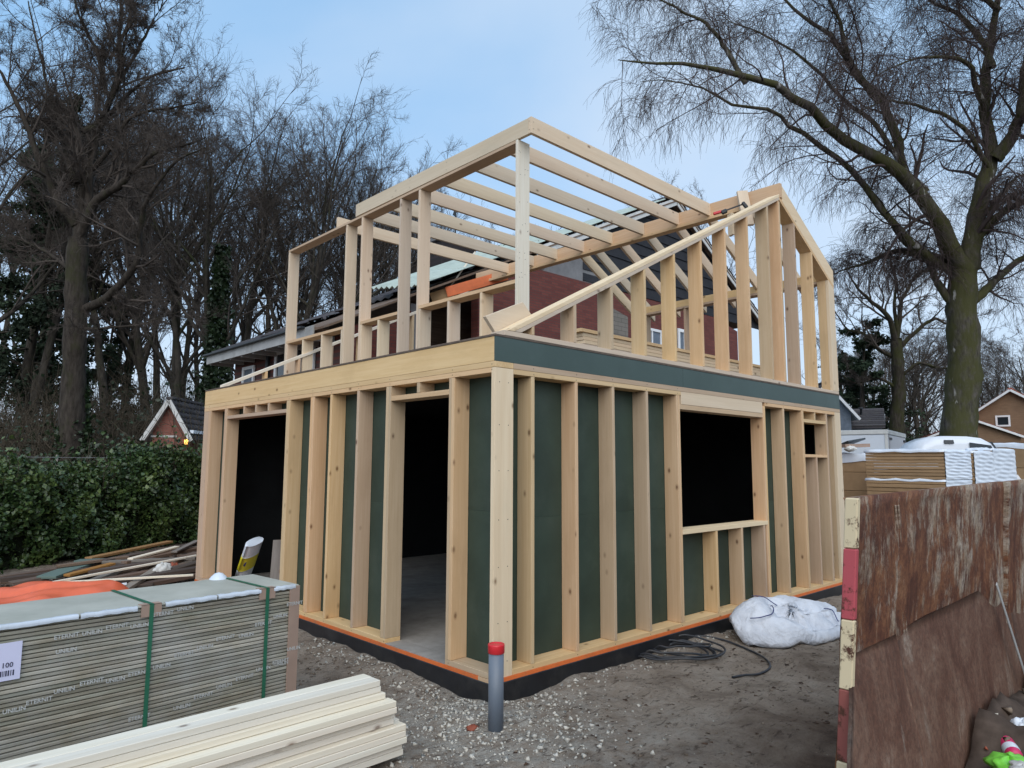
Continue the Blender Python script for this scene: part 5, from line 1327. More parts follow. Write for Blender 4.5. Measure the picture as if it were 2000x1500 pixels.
BAG_Z = [320,326,343,332,319,330,339,353,361,346,347,356,374,376,360,359,374,387,393,375,369,354,333,342,332,306,327,316,303,306,319,335,321,329,317,297,301,296,275,292,315,333,328,315,285,284,302,307,330,342,351,359,344,363,348,366,356,336,347,342,326,310,299,317,307,296,322,333,310,312,296,297,272,289,308,326,307,294,320,318,323,339,357,380,389,395,392,392,397,388,391,396,353,341,338,319,306,299,292,293,270,264,259,275,266,272,273,255,248,233,216,224,251,256,242,243,234,236,240,255,271,292,304,333,339,355,354,342,338,323,310,322,312,297,277,277,282,260,275,266,270,276,264,270,257,272,275,283,291,263,283,302,308,323,342,350,363,368,362,365,370,367,366,355,363,364,341,329,341,296,291,299,278,261,270,251,239,235,231,223,226,231,228,223,233,251,231,254,240,248,232,227,233,269,268,290,314,308,320,330,301,318,309,292,315,304,295,292,263,260,244,260,234,248,249,249,235,249,257,278,305,291,288,307,299,320,347,342,355,341,341,346,336,351,357,336,338,362,370,347,323,303,294,293,305,304,294,295,295,280,278,306,291,266,268,252,263,245,235,242,246,244,240,242,225,215,243,261,274,271,292,298,309,304,282,301,312,279,286,277,253,256,256,252,255,243,243,255,264,290,268,294,313,315,321,301,312,301,321,349,346,328,361,352,332,325,325,328,342,359,372,355,329,328,335,346,354,360,355,355,349,338,354,337,329,313,311,296,283,293,274,294,288,284,264,234,230,218,205,244,235,227,246,271,279,298,280,277,300,304,300,289,290,284,270,256,249,242,239,249,255,288,300,316,329,320,350,322,334,331,342,346,326,344,333,331,330,331,355,370,356,373,386,361,391,384,406,424,412,424,424,408,406,422,404,394,367,367,335,332,334,305,318,318,278,269,249,237,193,190,176,208,213,183,214,236,262,260,291,287,282,269,295,296,275,278,288,280,269,246,263,247,260,294,305,326,322,343,348,359,348,352,363,330,354,353,363,355,360,342,351,382,370,381,377,418,426,441,447,454,458,469,472,471,467,457,439,429,405,400,371,371,343,348,348,309,307,255,249,214,200,160,175,156,165,155,172,200,226,244,245,243,245,240,248,280,294,297,280,279,286,266,252,266,251,280,311,322,330,359,355,358,374,350,361,340,361,358,365,362,375,359,360,387,411,438,427,464,477,489,497,507,510,509,499,498,484,467,455,439,425,414,400,382,356,359,358,323,322,263,228,208,173,141,145,121,121,145,137,157,206,216,206,210,196,191,228,241,259,291,280,294,303,274,263,260,242,280,287,310,337,345,350,359,374,361,346,359,356,377,385,371,380,396,384,420,439,431,481,488,495,504,507,512,506,505,492,473,459,450,439,423,423,407,395,386,382,371,354,346,331,294,249,200,171,156,118,109,97,106,105,128,165,188,186,181,158,169,207,212,254,272,279,242,284,283,245,230,247,267,274,306,314,325,325,343,350,374,378,384,363,384,384,372,399,410,423,434,439,444,440,449,445,447,465,478,483,473,456,429,422,401,400,360,362,349,345,342,328,327,313,309,312,291,265,216,184,153,140,132,103,98,103,104,131,155,138,129,126,173,196,235,225,234,224,203,207,225,240,217,237,236,259,287,275,309,316,328,330,335,342,336,370,367,379,393,386,398,397,395,397,402,396,399,394,402,432,463,451,454,413,382,367,340,344,316,300,294,282,297,289,299,287,288,286,274,268,243,215,169,173,141,131,115,133,110,103,116,94,100,122,150,145,188,181,183,163,146,146,178,187,214,198,222,241,264,256,270,280,299,299,305,300,307,341,343,346,337,341,358,346,339,345,354,344,341,361,384,397,439,434,396,406,371,334,305,269,268,252,251,241,227,237,226,247,237,255,243,244,243,226,201,156,175,164,128,152,145,130,158,110,79,109,107,116,162,146,110,129,115,130,112,138,173,156,183,200,224,234,232,234,253,264,265,275,289,258,294,303,302,302,297,302,298,284,280,291,293,308,338,388,396,381,376,350,331,280,270,247,226,212,217,210,202,182,177,179,188,201,201,193,189,198,190,178,173,163,166,133,156,161,151,115,79,67,107,124,119,97,86,89,94,120,114,89,121,100,130,168,205,205,223,209,214,232,225,230,231,243,249,249,260,251,264,253,251,243,252,258,256,297,323,354,371,348,342,344,290,261,211,220,186,171,158,148,147,145,137,128,127,129,153,162,157,147,147,160,148,145,129,139,129,143,130,117,104,70,102,76,66,70,78,112,89,77,77,82,78,113,140,162,164,169,179,187,181,178,195,196,201,196,202,214,220,220,215,213,201,203,211,217,231,257,284,302,333,324,313,299,270,231,197,174,139,114,109,95,94,82,93,76,107,103,99,107,100,93,96,92,105,88,100,101,114,104,92,108,106,94,77,81,101,98,84,102,103,83,113,114,99,114,113,120,125,129,128,139,131,120,132,137,171,161,175,161,161,176,184,161,172,196,193,191,214,254,251,292,271,283,289,279,230,174,134,106,75,65,74,48,51,35,28,28,37,46,55,60,76,32,38,55,35,54,53,55,56,75,68,64,67,77,89,95,79,89,91,99,101,100,100,108,108,59,69,74,83,72,82,82,72,90,82,111,116,114,115,111,123,129,133,142,137,149,165,156,195,214,227,232,254,257,233,261,199,133,108,82,39,24,14,33,69,17,34,21,17,14,29,28,23,17,14,20,31,21,24,18,23,14,14,14,18,19,16,31,29,33,48,55,68,54,46,69,71,39,15,25,54,28,36,39,41,43,57,54,61,86,69,67,80,74,92,104,101,114,138,136,144,172,191,203,217,233,213,246,188,131,91,50,52,14,51,68,40,45,14,19,27,62,68,75,63,31,14,15,15,38,14,35,14,28,14,14,14,43,14,16,41,14,14,33,58,25,24,21,44,14,48,15,14,38,21,14,53,52,21,14,21,14,15,29,36,29,41,49,63,67,65,93,108,121,149,154,172,188,244,254,159,110,67,53,39,57,84,73,66,86,46,58,77,111,133,113,96,87,18,21,14,46,14,18,55,14,34,14,30,22,42,14,27,31,14,63,54,14,35,43,16,35,84,49,57,42,32,50,37,46,27,35,66,14,15,14,14,14,14,22,22,38,45,56,56,94,99,166,208,188,252,214,191,117,89,81,67,81,124,120,133,111,108,82,113,147,166,169,137,61,26,21,32,50,14,39,63,14,50,15,15,48,73,46,15,14,19,71,41,15,30,25,56,63,99,112,98,77,74,91,84,76,78,103,62,56,19,30,14,40,14,14,17,15,42,27,50,64,124,175,243,248,229,263,186,157,116,114,105,127,178,153,165,139,133,146,176,200,217,188,142,70,33,29,14,47,14,14,75,50,61,14,36,69,50,64,54,14,33,75,14,20,14,24,29,94,120,153,141,132,118,139,122,132,140,119,111,73,45,37,27,20,62,25,32,28,12,30,74,65,145,201,284,268,275,295,229,208,175,168,161,186,200,205,188,190,190,204,236,256,229,173,123,96,44,24,39,40,37,23,86,97,78,34,37,59,72,107,118,57,63,95,55,14,21,22,40,135,160,204,191,183,194,199,175,172,176,172,146,108,87,77,70,71,82,61,67,85,75,82,66,103,158,238,274,330,332,344,307,274,225,224,218,224,257,227,246,254,235,265,292,284,242,185,113,85,69,52,27,25,25,37,63,128,114,86,51,56,106,149,142,118,62,91,46,31,34,50,104,174,213,224,233,232,222,240,237,214,208,210,183,160,123,117,118,127,120,101,115,101,137,122,110,132,179,232,302,334,385,383,367,316,294,262,269,291,306,312,301,308,291,326,309,287,224,170,136,131,113,98,72,50,56,53,109,159,158,133,89,90,105,177,187,151,128,95,87,71,66,91,113,203,243,226,242,273,278,279,262,267,259,239,205,185,163,183,164,155,159,151,169,166,168,171,144,149,203,258,296,368,407,417,415,387,352,337,348,368,369,346,361,365,369,301,280,279,203,176,172,162,140,129,108,86,58,103,143,186,180,172,123,132,143,198,217,191,195,165,162,142,129,130,173,228,242,266,274,283,299,297,305,302,293,269,258,241,212,218,210,198,195,195,218,198,223,192,195,189,222,293,328,361,410,444,440,444,438,402,422,423,416,404,401,387,342,286,259,283,223,197,191,186,163,174,146,145,129,114,184,212,198,196,178,159,179,198,226,255,236,229,211,202,195,178,213,241,256,264,303,307,312,325,324,322,291,320,304,276,270,276,272,258,261,218,263,263,263,267,248,248,249,297,341,383,427,452,474,488,482,466,458,441,418,412,397,352,313,259,253,278,243,214,213,227,196,196,185,156,160,158,205,224,242,227,171,166,188,230,244,267,249,251,251,243,208,161,204,238,278,295,305,325,336,342,331,317,287,313,334,327,319,302,288,303,283,255,273,310,307,319,315,292,305,305,348,352,403,436,470,488,491,471,462,444,433,396,357,314,271,238,252,278,261,255,242,209,220,197,180,203,165,200,190,246,262,219,180,194,215,262,263,255,213,245,243,213,226,183,204,252,274,290,307,323,325,319,332,320,292,300,331,345,342,345,337,291,314,284,308,338,339,338,345,342,322,277,292,349,354,344,399,430,418,441,421,393,387,351,312,275,246,209,213,233,251,227,210,224,207,212,181,220,189,215,186,256,275,225,200,214,239,264,256,238,223,186,185,227,234,209,222,272,283,297,288,285,286,288,313,322,319,317,305,338,340,342,323,275,286,317,321,327,356,364,348,327,290,260,235,238,271,291,316,354,374,380,365,349,323,297,280,247,213,188,211,233,231,201,209,215,219,197,222,227,227,222,196,230,283,265,230,203,202,239,226,217,223,192,194,177,204,226,250,219,222,250,245,235,237,266,270,287,275,292,300,318,319,325,294,285,253,285,287,299,334,356,351,329,301,267,249,216,217,249,260,275,295,291,312,294,284,256,212,203,184,173,179,209,177,197,189,196,185,208,196,184,180,207,187,218,267,241,212,215,205,222,206,228,226,190,195,186,163,177,193,185,186,183,198,200,205,217,234,243,243,245,255,266,275,273,258,294,267,248,278,314,322,325,319,323,313,293,255,232,220,182,202,221,243,249,263,234,231,201,178,166,162,142,158,160,172,166,176,166,170,156,156,156,167,175,206,217,245,212,202,194,193,190,193,210,221,201,198,172,161,166,179]
bv = np.stack([BAG_X, BAG_Y, BAG_Z], -1) / 1000.0
k_ = (np.arange(31)[:, None] * 72 + np.arange(72)[None, :])
k2_ = (np.arange(31)[:, None] * 72 + (np.arange(72)[None, :] + 1) % 72)
bq = np.stack([k_, k2_, k2_ + 72, k_ + 72], -1).reshape(-1, 4)
bt = np.array([(0, i, i + 1) for i in range(1, 71)])
bv = bv * np.array([0.78, 0.66, 0.80])
bv[:, 0] += 4.06
bv[:, 1] += -0.44 - 0.05 * (bv[:, 0] - 4.0)
bv[:, 2] += ground_z(bv[:, 0], bv[:, 1]) - 0.012
obj_np('bag_cloth', bv, bq, bt, MATS['bulk_bag'], bb, True)


def seam(pts):
    P = []
    for x, y in smooth_path(np.array([(a, b, 0) for a, b in pts], float), 26)[:, :2]:
        d2 = np.hypot(bv[:, 0] - x, bv[:, 1] - y)
        near = d2 < 0.07
        P.append((x, y, bv[near][:, 2].max() if near.any() else -0.1))
    P = np.array(P)
    for _ in range(4): P[1:-1, 2] = (P[:-2, 2] + P[1:-1, 2] + P[2:, 2]) / 3
    P[:, 2] += 0.004
    V, Q = tubes(P[None], np.full((1, len(P)), 0.0055), 6)
    obj_np('seam', V, Q, None, MATS['bag_blue'], bb, True)


seam([(3.22, -0.44), (3.34, -0.58), (3.50, -0.56), (3.64, -0.46)])
seam([(3.62, -0.26), (3.74, -0.20), (3.85, -0.27), (3.95, -0.38)])
seam([(4.62, -0.62), (4.56, -0.74), (4.48, -0.84)])

# ------------------------------------------------------------------ rusty skip on the right
SKX, SKY, SKZ = -1.05, -3.112, 1.545
sk = thing('skip_container', 'big rusty steel skip with a red and cream striped end post on the right', 'skip', (SKX, SKY, -0.2))
def wall_pt(x, z): return SKY + 0.080 * (SKZ - z) * 1.0    # side wall leans slightly
def wall_panel(nm, x0, x1, z0, z1, mat, off=0.0, t=0.012):
    vs = []
    for x in (x0, x1):
        for z in (z0, z1):
            for d in (0, t):
                vs.append((x, wall_pt(x, z) + d - off, z))
    return solid(nm, vs, BOXF, mat, sk, (0, 0, 1), 0.002)
top = lambda x: SKZ + 0.012 * (x - SKX)
Rm = MATS['rust_painted']
# uneven beaten side wall as a fine grid
def wall_grid(nm, x0, x1, z0, mat, off=0.0):
    nx, nz = 60, 40
    V, Qs = [], []
    for s_, d in ((0, 0.0), (1, 0.03)):
        for i in range(nx + 1):
            for j in range(nz + 1):
                x = x0 + (x1 - x0) * i / nx
                z = z0 + (top(x) - z0) * j / nz
                w = 0.022 * math.sin(x * 3.1 + z * 1.3) + 0.012 * math.sin(x * 7.7 - z * 4.1) + 0.008 * math.sin(z * 9 + x * 2)
                V.append((x, wall_pt(x, z) + w * (0.35 + 0.4 * (1 - j / nz)) * (0 if j == nz else 1) + d - off, z ))
    k = (nx + 1) * (nz + 1)
    for s_ in (0, 1):
        for i in range(nx):
            for j in range(nz):
                a = s_ * k + i * (nz + 1) + j
                Qs.append((a, a + nz + 1, a + nz + 2, a + 1))
    for i in range(nx):
        a = i * (nz + 1) + nz
        Qs.append((a, a + nz + 1, k + a + nz + 1, k + a))
    for j in range(nz):
        Qs.append((j, j + 1, k + j + 1, k + j))
    return obj_np(nm, np.array(V), Qs, None, mat, sk, True)
wall_grid('side_wall', SKX + 0.023, 1.30, -0.05, Rm, 0.012)
wall_grid('side_wall', 1.345, 5.2, -0.05, Rm, 0.032)
wall_panel('wall_rib', 1.30, 1.345, -0.05, top(1.3), Rm, 0.045, 0.06)
wall_panel('rail', SKX + 0.03, 5.2, SKZ - 0.018, SKZ + 0.006, Rm, -0.01, 0.05) if False else None
beam('weld_seam', (-0.55, wall_pt(0, 1.5) - 0.012, 1.50), (-0.33, wall_pt(0, 0.75) - 0.006, 0.70), 0.006, 0.014, Rm, sk, (1, 0, 0))
beam('weld_seam', (-0.515, wall_pt(0, 1.5) - 0.012, 1.50), (-0.295, wall_pt(0, 0.75) - 0.006, 0.70), 0.005, 0.012, Rm, sk, (1, 0, 0))
# end post painted in stripes
zs = [1.542, 1.33, 1.325, 1.06, 0.905, 0.755, 0.60, 0.585, 0.34, 0.335, 0.03, -0.18]
cuts = [(1.545, 1.362, 'stripe_cream'), (1.360, 1.105, 'stripe_red'), (1.103, 0.855, 'stripe_cream'), (0.853, 0.60, 'stripe_brown'), (0.598, 0.36, 'stripe_cream'), (0.358, 0.10, 'stripe_red'), (0.098, -0.19, 'stripe_cream')]
for z1, z0, mm in cuts:
    vs = []
    for x in (SKX - 0.006, SKX + 0.022):
        for z in (z0, z1):
            for y in (wall_pt(0, z) - 0.046, wall_pt(0, z) + 0.001):
                vs.append((x, y, z))
    solid('end_post', vs, BOXF, MATS[mm], sk, (0, 0, 1), 0.004)
# lower steel sheets leaning against the wall inside
def leaning_sheet(nm, pts, mat, t=0.012, amp=0.01):
    """quad patch (4 corners) gridded and slightly buckled"""
    A, Bq, Cq, Dq = [np.array(p, float) for p in pts]
    n = 24
    V, Qs = [], []
    nn = np.cross(Bq - A, Dq - A); nn /= np.linalg.norm(nn)
    if nn[1] > 0: nn = -nn
    for s_ in (0, 1):
        for i in range(n + 1):
            for j in range(n + 1):
                u, v = i / n, j / n
                p = (A * (1 - u) + Bq * u) * (1 - v) + (Dq * (1 - u) + Cq * u) * v
                p = p + nn * (amp * (math.sin(u * 7 + v * 3) + 0.6 * math.sin(v * 11 - u * 4)) - s_ * t)
                V.append(p)
    k = (n + 1) ** 2
    for s_ in (0, 1):
        for i in range(n):
            for j in range(n):
                a = s_ * k + i * (n + 1) + j
                Qs.append((a, a + n + 1, a + n + 2, a + 1))
    ring = [i * (n + 1) for i in range(n + 1)] + [n * (n + 1) + j for j in range(1, n + 1)] + [i * (n + 1) + n for i in range(n - 1, -1, -1)] + [j for j in range(n - 1, 0, -1)]
    for a, b2 in zip(ring, ring[1:] + ring[:1]): Qs.append((a, b2, k + b2, k + a))
    return obj_np(nm, np.array(V), Qs, None, mat, sk, False)
wl_ = lambda px, py, d: tuple(at(px, py, d))
Rs = MATS['rust_sheet']
# sheet edges follow the wall; each stands a little in front of it
def on_wall(px, py, off):
    d = ray(px, py)
    # plane through the wall line, offset towards -y
    t = (SKY + 0.075 - off - CAM[1]) / d[1]
    return tuple(CAM + d * t)
leaning_sheet('floor_flap', [on_wall(1658, 1640, 0.135), on_wall(1838, 1640, 0.135), on_wall(1750, 1238, 0.047), on_wall(1664, 1279, 0.047)], Rs, 0.012, 0.003)
leaning_sheet('floor_flap', [on_wall(1790, 1640, 0.128), on_wall(2080, 1640, 0.128), on_wall(1958, 1128, 0.042), on_wall(1748, 1236, 0.040)], Rs, 0.012, 0.003)
leaning_sheet('floor_flap', [on_wall(2040, 1640, 0.12), on_wall(2300, 1640, 0.12), on_wall(2180, 1090, 0.036), on_wall(1957, 1126, 0.036)], Rs, 0.012, 0.003)
a, b = on_wall(1946, 1140, 0.095), on_wall(2006, 1330, 0.13)
beam('steel_strip', a, b, 0.006, 0.026, MATS['grey_trim'], sk, (1, 0, 0))
# bed of the skip and far end
box('skip_floor', SKX - 0.02, 5.2, -5.9, SKY + 0.05, -0.12, -0.04, Rs, sk, bev=0)
box('far_end', 5.2, 5.26, -5.9, SKY + 0.05, -0.1, 1.6, Rm, sk, bev=0)
box('near_wall', SKX + 0.8, 5.2, -5.95, -5.9, -0.1, 1.55, Rm, sk, bev=0)
# debris heap inside
nx, ny = 60, 50
V = []
for i in range(nx + 1):
    for j in range(ny + 1):
        x, y = -0.80 + 5.0 * i / nx, -5.6 + 2.5 * j / ny
        e = min(1, i / 14) * min(1, (nx - i) / 10) * min(1, j / 8) * min(1, (ny - j) / 2.0 + 0.55)
        V.append((x, y, -0.06 + 0.50 * e * (0.75 + 0.6 * (vnoise(np.array(x * 3), np.array(y * 3), 4) - 0.2)) + 0.30 * float(fbm(np.array(x * 6), np.array(y * 6), 4, 2)) * e))
Q = [(i * (ny + 1) + j, (i + 1) * (ny + 1) + j, (i + 1) * (ny + 1) + j + 1, i * (ny + 1) + j + 1) for i in range(nx) for j in range(ny)]
deb = obj_np('rubble', np.array(V), Q, None, MATS['soil_dark'], None, False)
tag(deb, 'dark rubble and dirt heaped inside the rusty skip', 'rubble', kind='stuff')

# rubbish on the heap
def blob(nm, c, r, mat, seed, flat=0.6, n=14):
    rg = np.random.default_rng(seed)
    V, Qs = [], []
    ph = rg.uniform(0, 6.28, 6)
    for i in range(n + 1):
        th_ = math.pi * i / n
        for k in range(n * 2):
            a = math.pi * k / n
            f = 1 + 0.16 * math.sin(3 * a + ph[0]) * math.sin(2 * th_ + ph[1]) + 0.12 * math.sin(5 * a + 4 * th_ + ph[2]) + 0.08 * math.sin(9 * a - 6 * th_ + ph[3])
            V.append((c[0] + r[0] * f * math.sin(th_) * math.cos(a), c[1] + r[1] * f * math.sin(th_) * math.sin(a), c[2] + r[2] * f * math.cos(th_)))
    for i in range(n):
        for k in range(n * 2):
            a, b2 = i * n * 2 + k, i * n * 2 + (k + 1) % (n * 2)
            Qs.append((a, b2, b2 + n * 2, a + n * 2))
    return obj_np(nm, np.array(V), Qs, None, MATS[mat], None, True)
c = at(1972, 1494, 3.05)
tag(blob('plastic_bag', c, (0.11, 0.08, 0.035), 'trash_green', 3), 'bright green plastic bag on the rubble in the skip', 'plastic bag')
c = at(1998, 1500, 2.95)
tag(blob('paper_scrap', c, (0.07, 0.05, 0.015), 'white_dirty', 5), 'crumpled whitish scrap beside the green bag in the skip', 'scrap')
c = at(2000, 1424, 3.35)
tag(blob('plastic_bottle', c, (0.05, 0.05, 0.045), 'plastic_white', 8), 'white plastic lump by the right edge of the skip rubble', 'plastic')
can = thing('drink_can', 'pink and silver crushed drink can on the rubble in the skip', 'can', tuple(at(1973, 1462, 3.2)))
cc = at(1973, 1463, 3.2)
o = lathe('can_body', [(0.0, -0.07), (0.028, -0.068), (0.034, -0.05), (0.034, 0.05), (0.028, 0.066), (0.0, 0.067)], cc, MATS['trash_pink'], can, 18)
rot = Matrix.Translation(Vector(cc)) @ Matrix.Rotation(0.5, 4, 'Z') @ Matrix.Rotation(1.35, 4, 'Y')
o.matrix_basis = rot
o = lathe('can_band', [(0.0345, -0.035), (0.0352, -0.03), (0.0352, 0.0), (0.0345, 0.005)], cc, MATS['plastic_white'], can, 18)
o.matrix_basis = rot


# ------------------------------------------------------------------ scrap timber pile, tarp
HDIR = np.array([0.85, 0.527, 0.0]); HDIR /= np.linalg.norm(HDIR)
HN = np.array([HDIR[1], -HDIR[0], 0.0])           # from the hedge towards the yard
def pile_board(px0, py0, px1, py1, z0, z1, w, t, mat, label, group=None):
    a, b = on_z(px0, py0, z0), on_z(px1, py1, z1)
    tag(beam('scrap_board', a, b, w, t, MATS[mat], None, (0, 0, 1), 0.004), label, 'board', group)
PG = 'old boards in the scrap timber pile'
dk = 'dark weathered board lying in the scrap timber pile by the hedge'
spec = [
    (0, 1128, 215, 1097, 0.0, 0.05, 0.16, 0.05, 'old_wood'), (0, 1133, 240, 1105, -0.02, 0.04, 0.14, 0.06, 'old_wood'), (20, 1140, 300, 1092, -0.05, 0.08, 0.18, 0.05, 'old_wood'),
    (112, 1106, 250, 1088, 0.08, 0.12, 0.12, 0.04, 'old_wood'), (200, 1096, 384, 1062, 0.10, 0.16, 0.15, 0.05, 'old_wood'), (240, 1099, 386, 1071, 0.08, 0.12, 0.16, 0.05, 'old_wood'),
    (130, 1128, 392, 1086, -0.04, 0.10, 0.17, 0.05, 'old_wood'), (150, 1142, 384, 1100, -0.08, 0.03, 0.15, 0.05, 'old_wood'), (215, 1138, 390, 1110, -0.08, 0.02, 0.2, 0.06, 'old_wood'),
    (120, 1150, 330, 1128, -0.13, -0.08, 0.16, 0.05, 'old_wood'), (100, 1159, 300, 1143, -0.16, -0.12, 0.16, 0.05, 'old_wood'), (230, 1153, 386, 1122, -0.15, -0.06, 0.16, 0.06, 'old_wood'),
    (300, 1124, 390, 1098, -0.04, 0.06, 0.18, 0.05, 'old_wood'), (170, 1118, 330, 1094, 0.02, 0.08, 0.14, 0.05, 'old_wood'), (330, 1100, 388, 1080, 0.06, 0.1, 0.2, 0.05, 'old_wood'),
]
for s_ in spec: pile_board(*s_[:8], s_[8], dk, PG)
pile_board(172, 1091, 332, 1058, 0.10, 0.17, 0.14, 0.04, 'old_wood_orange', 'orange brown board on the back of the scrap timber pile', PG)
pile_board(340, 1078, 386, 1056, 0.16, 0.22, 0.10, 0.03, 'old_wood_grey', 'grey board end beside the frame on top of the scrap pile', PG)
pile_board(90, 1128, 180, 1096, 0.0, 0.07, 0.28, 0.04, 'old_wood_green', 'flaking green painted board on the scrap pile', PG)
pile_board(150, 1096, 206, 1094, 0.08, 0.09, 0.22, 0.04, 'old_wood_green', 'short green painted board end on the scrap pile', PG)
pile_board(130, 1124, 220, 1101, 0.02, 0.08, 0.12, 0.035, 'old_wood_orange', 'ochre board crossing beside the green one on the scrap pile', PG)
pile_board(200, 1098, 382, 1090, 0.09, 0.10, 0.12, 0.04, 'old_wood_grey', 'pale pinkish grey board lying level on the scrap pile', PG)
pile_board(254, 1092, 346, 1068, 0.12, 0.18, 0.10, 0.03, 'spruce_fresh', 'short bright new board end in the scrap pile', PG)
pile_board(100, 1138, 384, 1085, 0.0, 0.13, 0.055, 0.03, 'spruce_fresh', 'long bright white batten sloping across the scrap pile', PG)
pile_board(96, 1139, 378, 1123, -0.02, 0.0, 0.05, 0.03, 'spruce_fresh', 'long bright white batten lying nearly level low on the scrap pile', PG)
pile_board(190, 1148, 248, 1140, -0.08, -0.05, 0.05, 0.03, 'plastic_white', 'short pale grey plastic strip low in the scrap pile', PG)
pile_board(150, 1148, 250, 1106, -0.10, 0.02, 0.12, 0.05, 'old_wood_grey', 'grey brown board slanting steeply over the scrap pile', PG)
pile_board(236, 1156, 312, 1108, -0.12, 0.02, 0.12, 0.05, 'old_wood_grey', 'broad mud grey board leaning across the right of the scrap pile', PG)
for k in range(70):      # broken bits
    pass
bits = Pool()
rg = np.random.default_rng(11)
for k in range(260):
    c = np.array([-1.9, 9.2, 0.0]) + HDIR * rg.uniform(-0.5, 4.6) + HN * rg.uniform(-0.2, 2.6)
    c[2] = -0.2 + rg.uniform(0.0, 0.10)
    a = rg.uniform(-0.9, 0.9)
    x = np.array([HDIR[0] * math.cos(a) - HDIR[1] * math.sin(a), HDIR[0] * math.sin(a) + HDIR[1] * math.cos(a), rg.uniform(-0.15, 0.15)])
    y = np.cross([0, 0, 1], x); z = np.array([0, 0, 1.0])
    L, w, t = rg.uniform(0.10, 0.7), rg.uniform(0.02, 0.10), rg.uniform(0.015, 0.05)
    vs = [c + x * L * i + y * w * j + z * t * k2 for i in (-.5, .5) for j in (-.5, .5) for k2 in (-.5, .5)]
    bits.add(vs, BOXF)
Vb, Qb, _ = bits.arrays()
tag(obj_np('timber_debris', Vb, Qb, None, MATS['old_wood'], None), 'broken bits of dark timber scattered under the scrap pile', 'debris', kind='stuff')
tag(blob('plastic_scrap', on_z(318, 1112, 0.02), (0.12, 0.09, 0.09), 'white_dirty', 21), 'crumpled white plastic scrap in the middle of the timber pile', 'scrap')
tag(blob('brick_lump', on_z(338, 1105, 0.02), (0.08, 0.07, 0.05), 'roof_tile_red', 22), 'broken reddish brick lump on the right of the timber pile', 'brick')

# orange tarp draped over something low, left edge of the yard
def tarp_z(u, v):
    e = min(1.0, min(u, 1 - u) * 5.0) * min(1.0, min(v, 1 - v) * 4.5)
    e = e ** 0.6
    return 0.30 * e * (0.85 + 0.15 * math.sin(u * 9 + v * 2)) + 0.03 * math.sin(u * 21 + v * 5) * math.sin(v * 13 - u * 3) + 0.02 * math.sin(u * 33 - v * 18)
n = 70
V, Qs = [], []
o_ = np.array([-1.95, 6.25, 0.0])
for i in range(n + 1):
    for j in range(n + 1):
        u, v = i / n, j / n
        r = 1 + 0.10 * math.sin(v * 8 + 2) * (1 if u > 0.5 else 0.3)
        p = o_ + HDIR * ((u - 0.62) * 2.6 * r + 0.10 * math.sin(v * 11)) + HN * ((v - 0.5) * 1.9 + 0.09 * math.sin(u * 9))
        V.append((p[0], p[1], -0.185 + max(0.0, tarp_z(u, v)) + 0.012))
for i in range(n):
    for j in range(n):
        a = i * (n + 1) + j
        Qs.append((a, a + n + 1, a + n + 2, a + 1))
tag(obj_np('tarp', np.array(V), Qs, None, MATS['tarp_orange'], None, True), 'bright orange tarp spread over the ground behind the pack of boards', 'tarp')

# loose stones, lime rubble and litter on the yard
def scatter_rocks(nm, n, fxy, smin, smax, mat, seed, label, cat, flat=0.7, zf=None):
    rg = np.random.default_rng(seed)
    base = np.array([(1, 1, 1), (1, -1, -1), (-1, 1, -1), (-1, -1, 1), (0.3, 0.2, 1.5), (1.4, 0.1, -0.2)], float)
    F = [(0, 5, 4), (4, 5, 3), (0, 4, 2), (4, 3, 2), (0, 2, 1), (0, 1, 5), (1, 3, 5), (1, 2, 3)]
    F = np.array(F)
    pool = Pool()
    for k in range(n):
        x, y = fxy(rg)
        s = smin * (smax / smin) ** (rg.random() ** 2.2)
        A = rg.normal(size=(3, 3)); Qm, _ = np.linalg.qr(A)
        v = (base * (0.7 + 0.6 * rg.random((6, 3)))) @ Qm * s * 0.5
        v[:, 2] *= flat
        pool.add(v + np.array([x, y, (float(ground_z(x, y)) if zf is None else zf(x, y)) + s * 0.12]), None, F)
    V, _, T = pool.arrays()
    return tag(obj_np(nm, V, None, T, MATS[mat], None), label, cat, kind='stuff')


mat_plain('lime_rubble', (0.50, 0.475, 0.42), 0.9, 0.1, 0.2, 4)
mat_plain('soil_lump', (0.20, 0.16, 0.125), 0.95, 0.1, 0.35, 3)
mat_plain('leaf_litter', (0.085, 0.052, 0.036), 0.8, 0.2, 0.5, 2)


def near_corner(rg):
    while True:
        a, b = rg.normal(0, 0.48), rg.normal(0, 0.42)
        x, y = -0.22 + a, -0.2 + b
        if x < -0.03 or y < -0.03: return x, y


def along_left(rg):
    return -0.05 - abs(rg.normal(0, 0.16)), rg.uniform(0.0, 2.6)


def along_right(rg):
    return rg.uniform(0.1, 5.5), -0.04 - abs(rg.normal(0, 0.12))


def whole_yard(rg):
    while True:
        x, y = rg.uniform(-1.0, 4.6), rg.uniform(-3.0, -0.02)
        return x, y


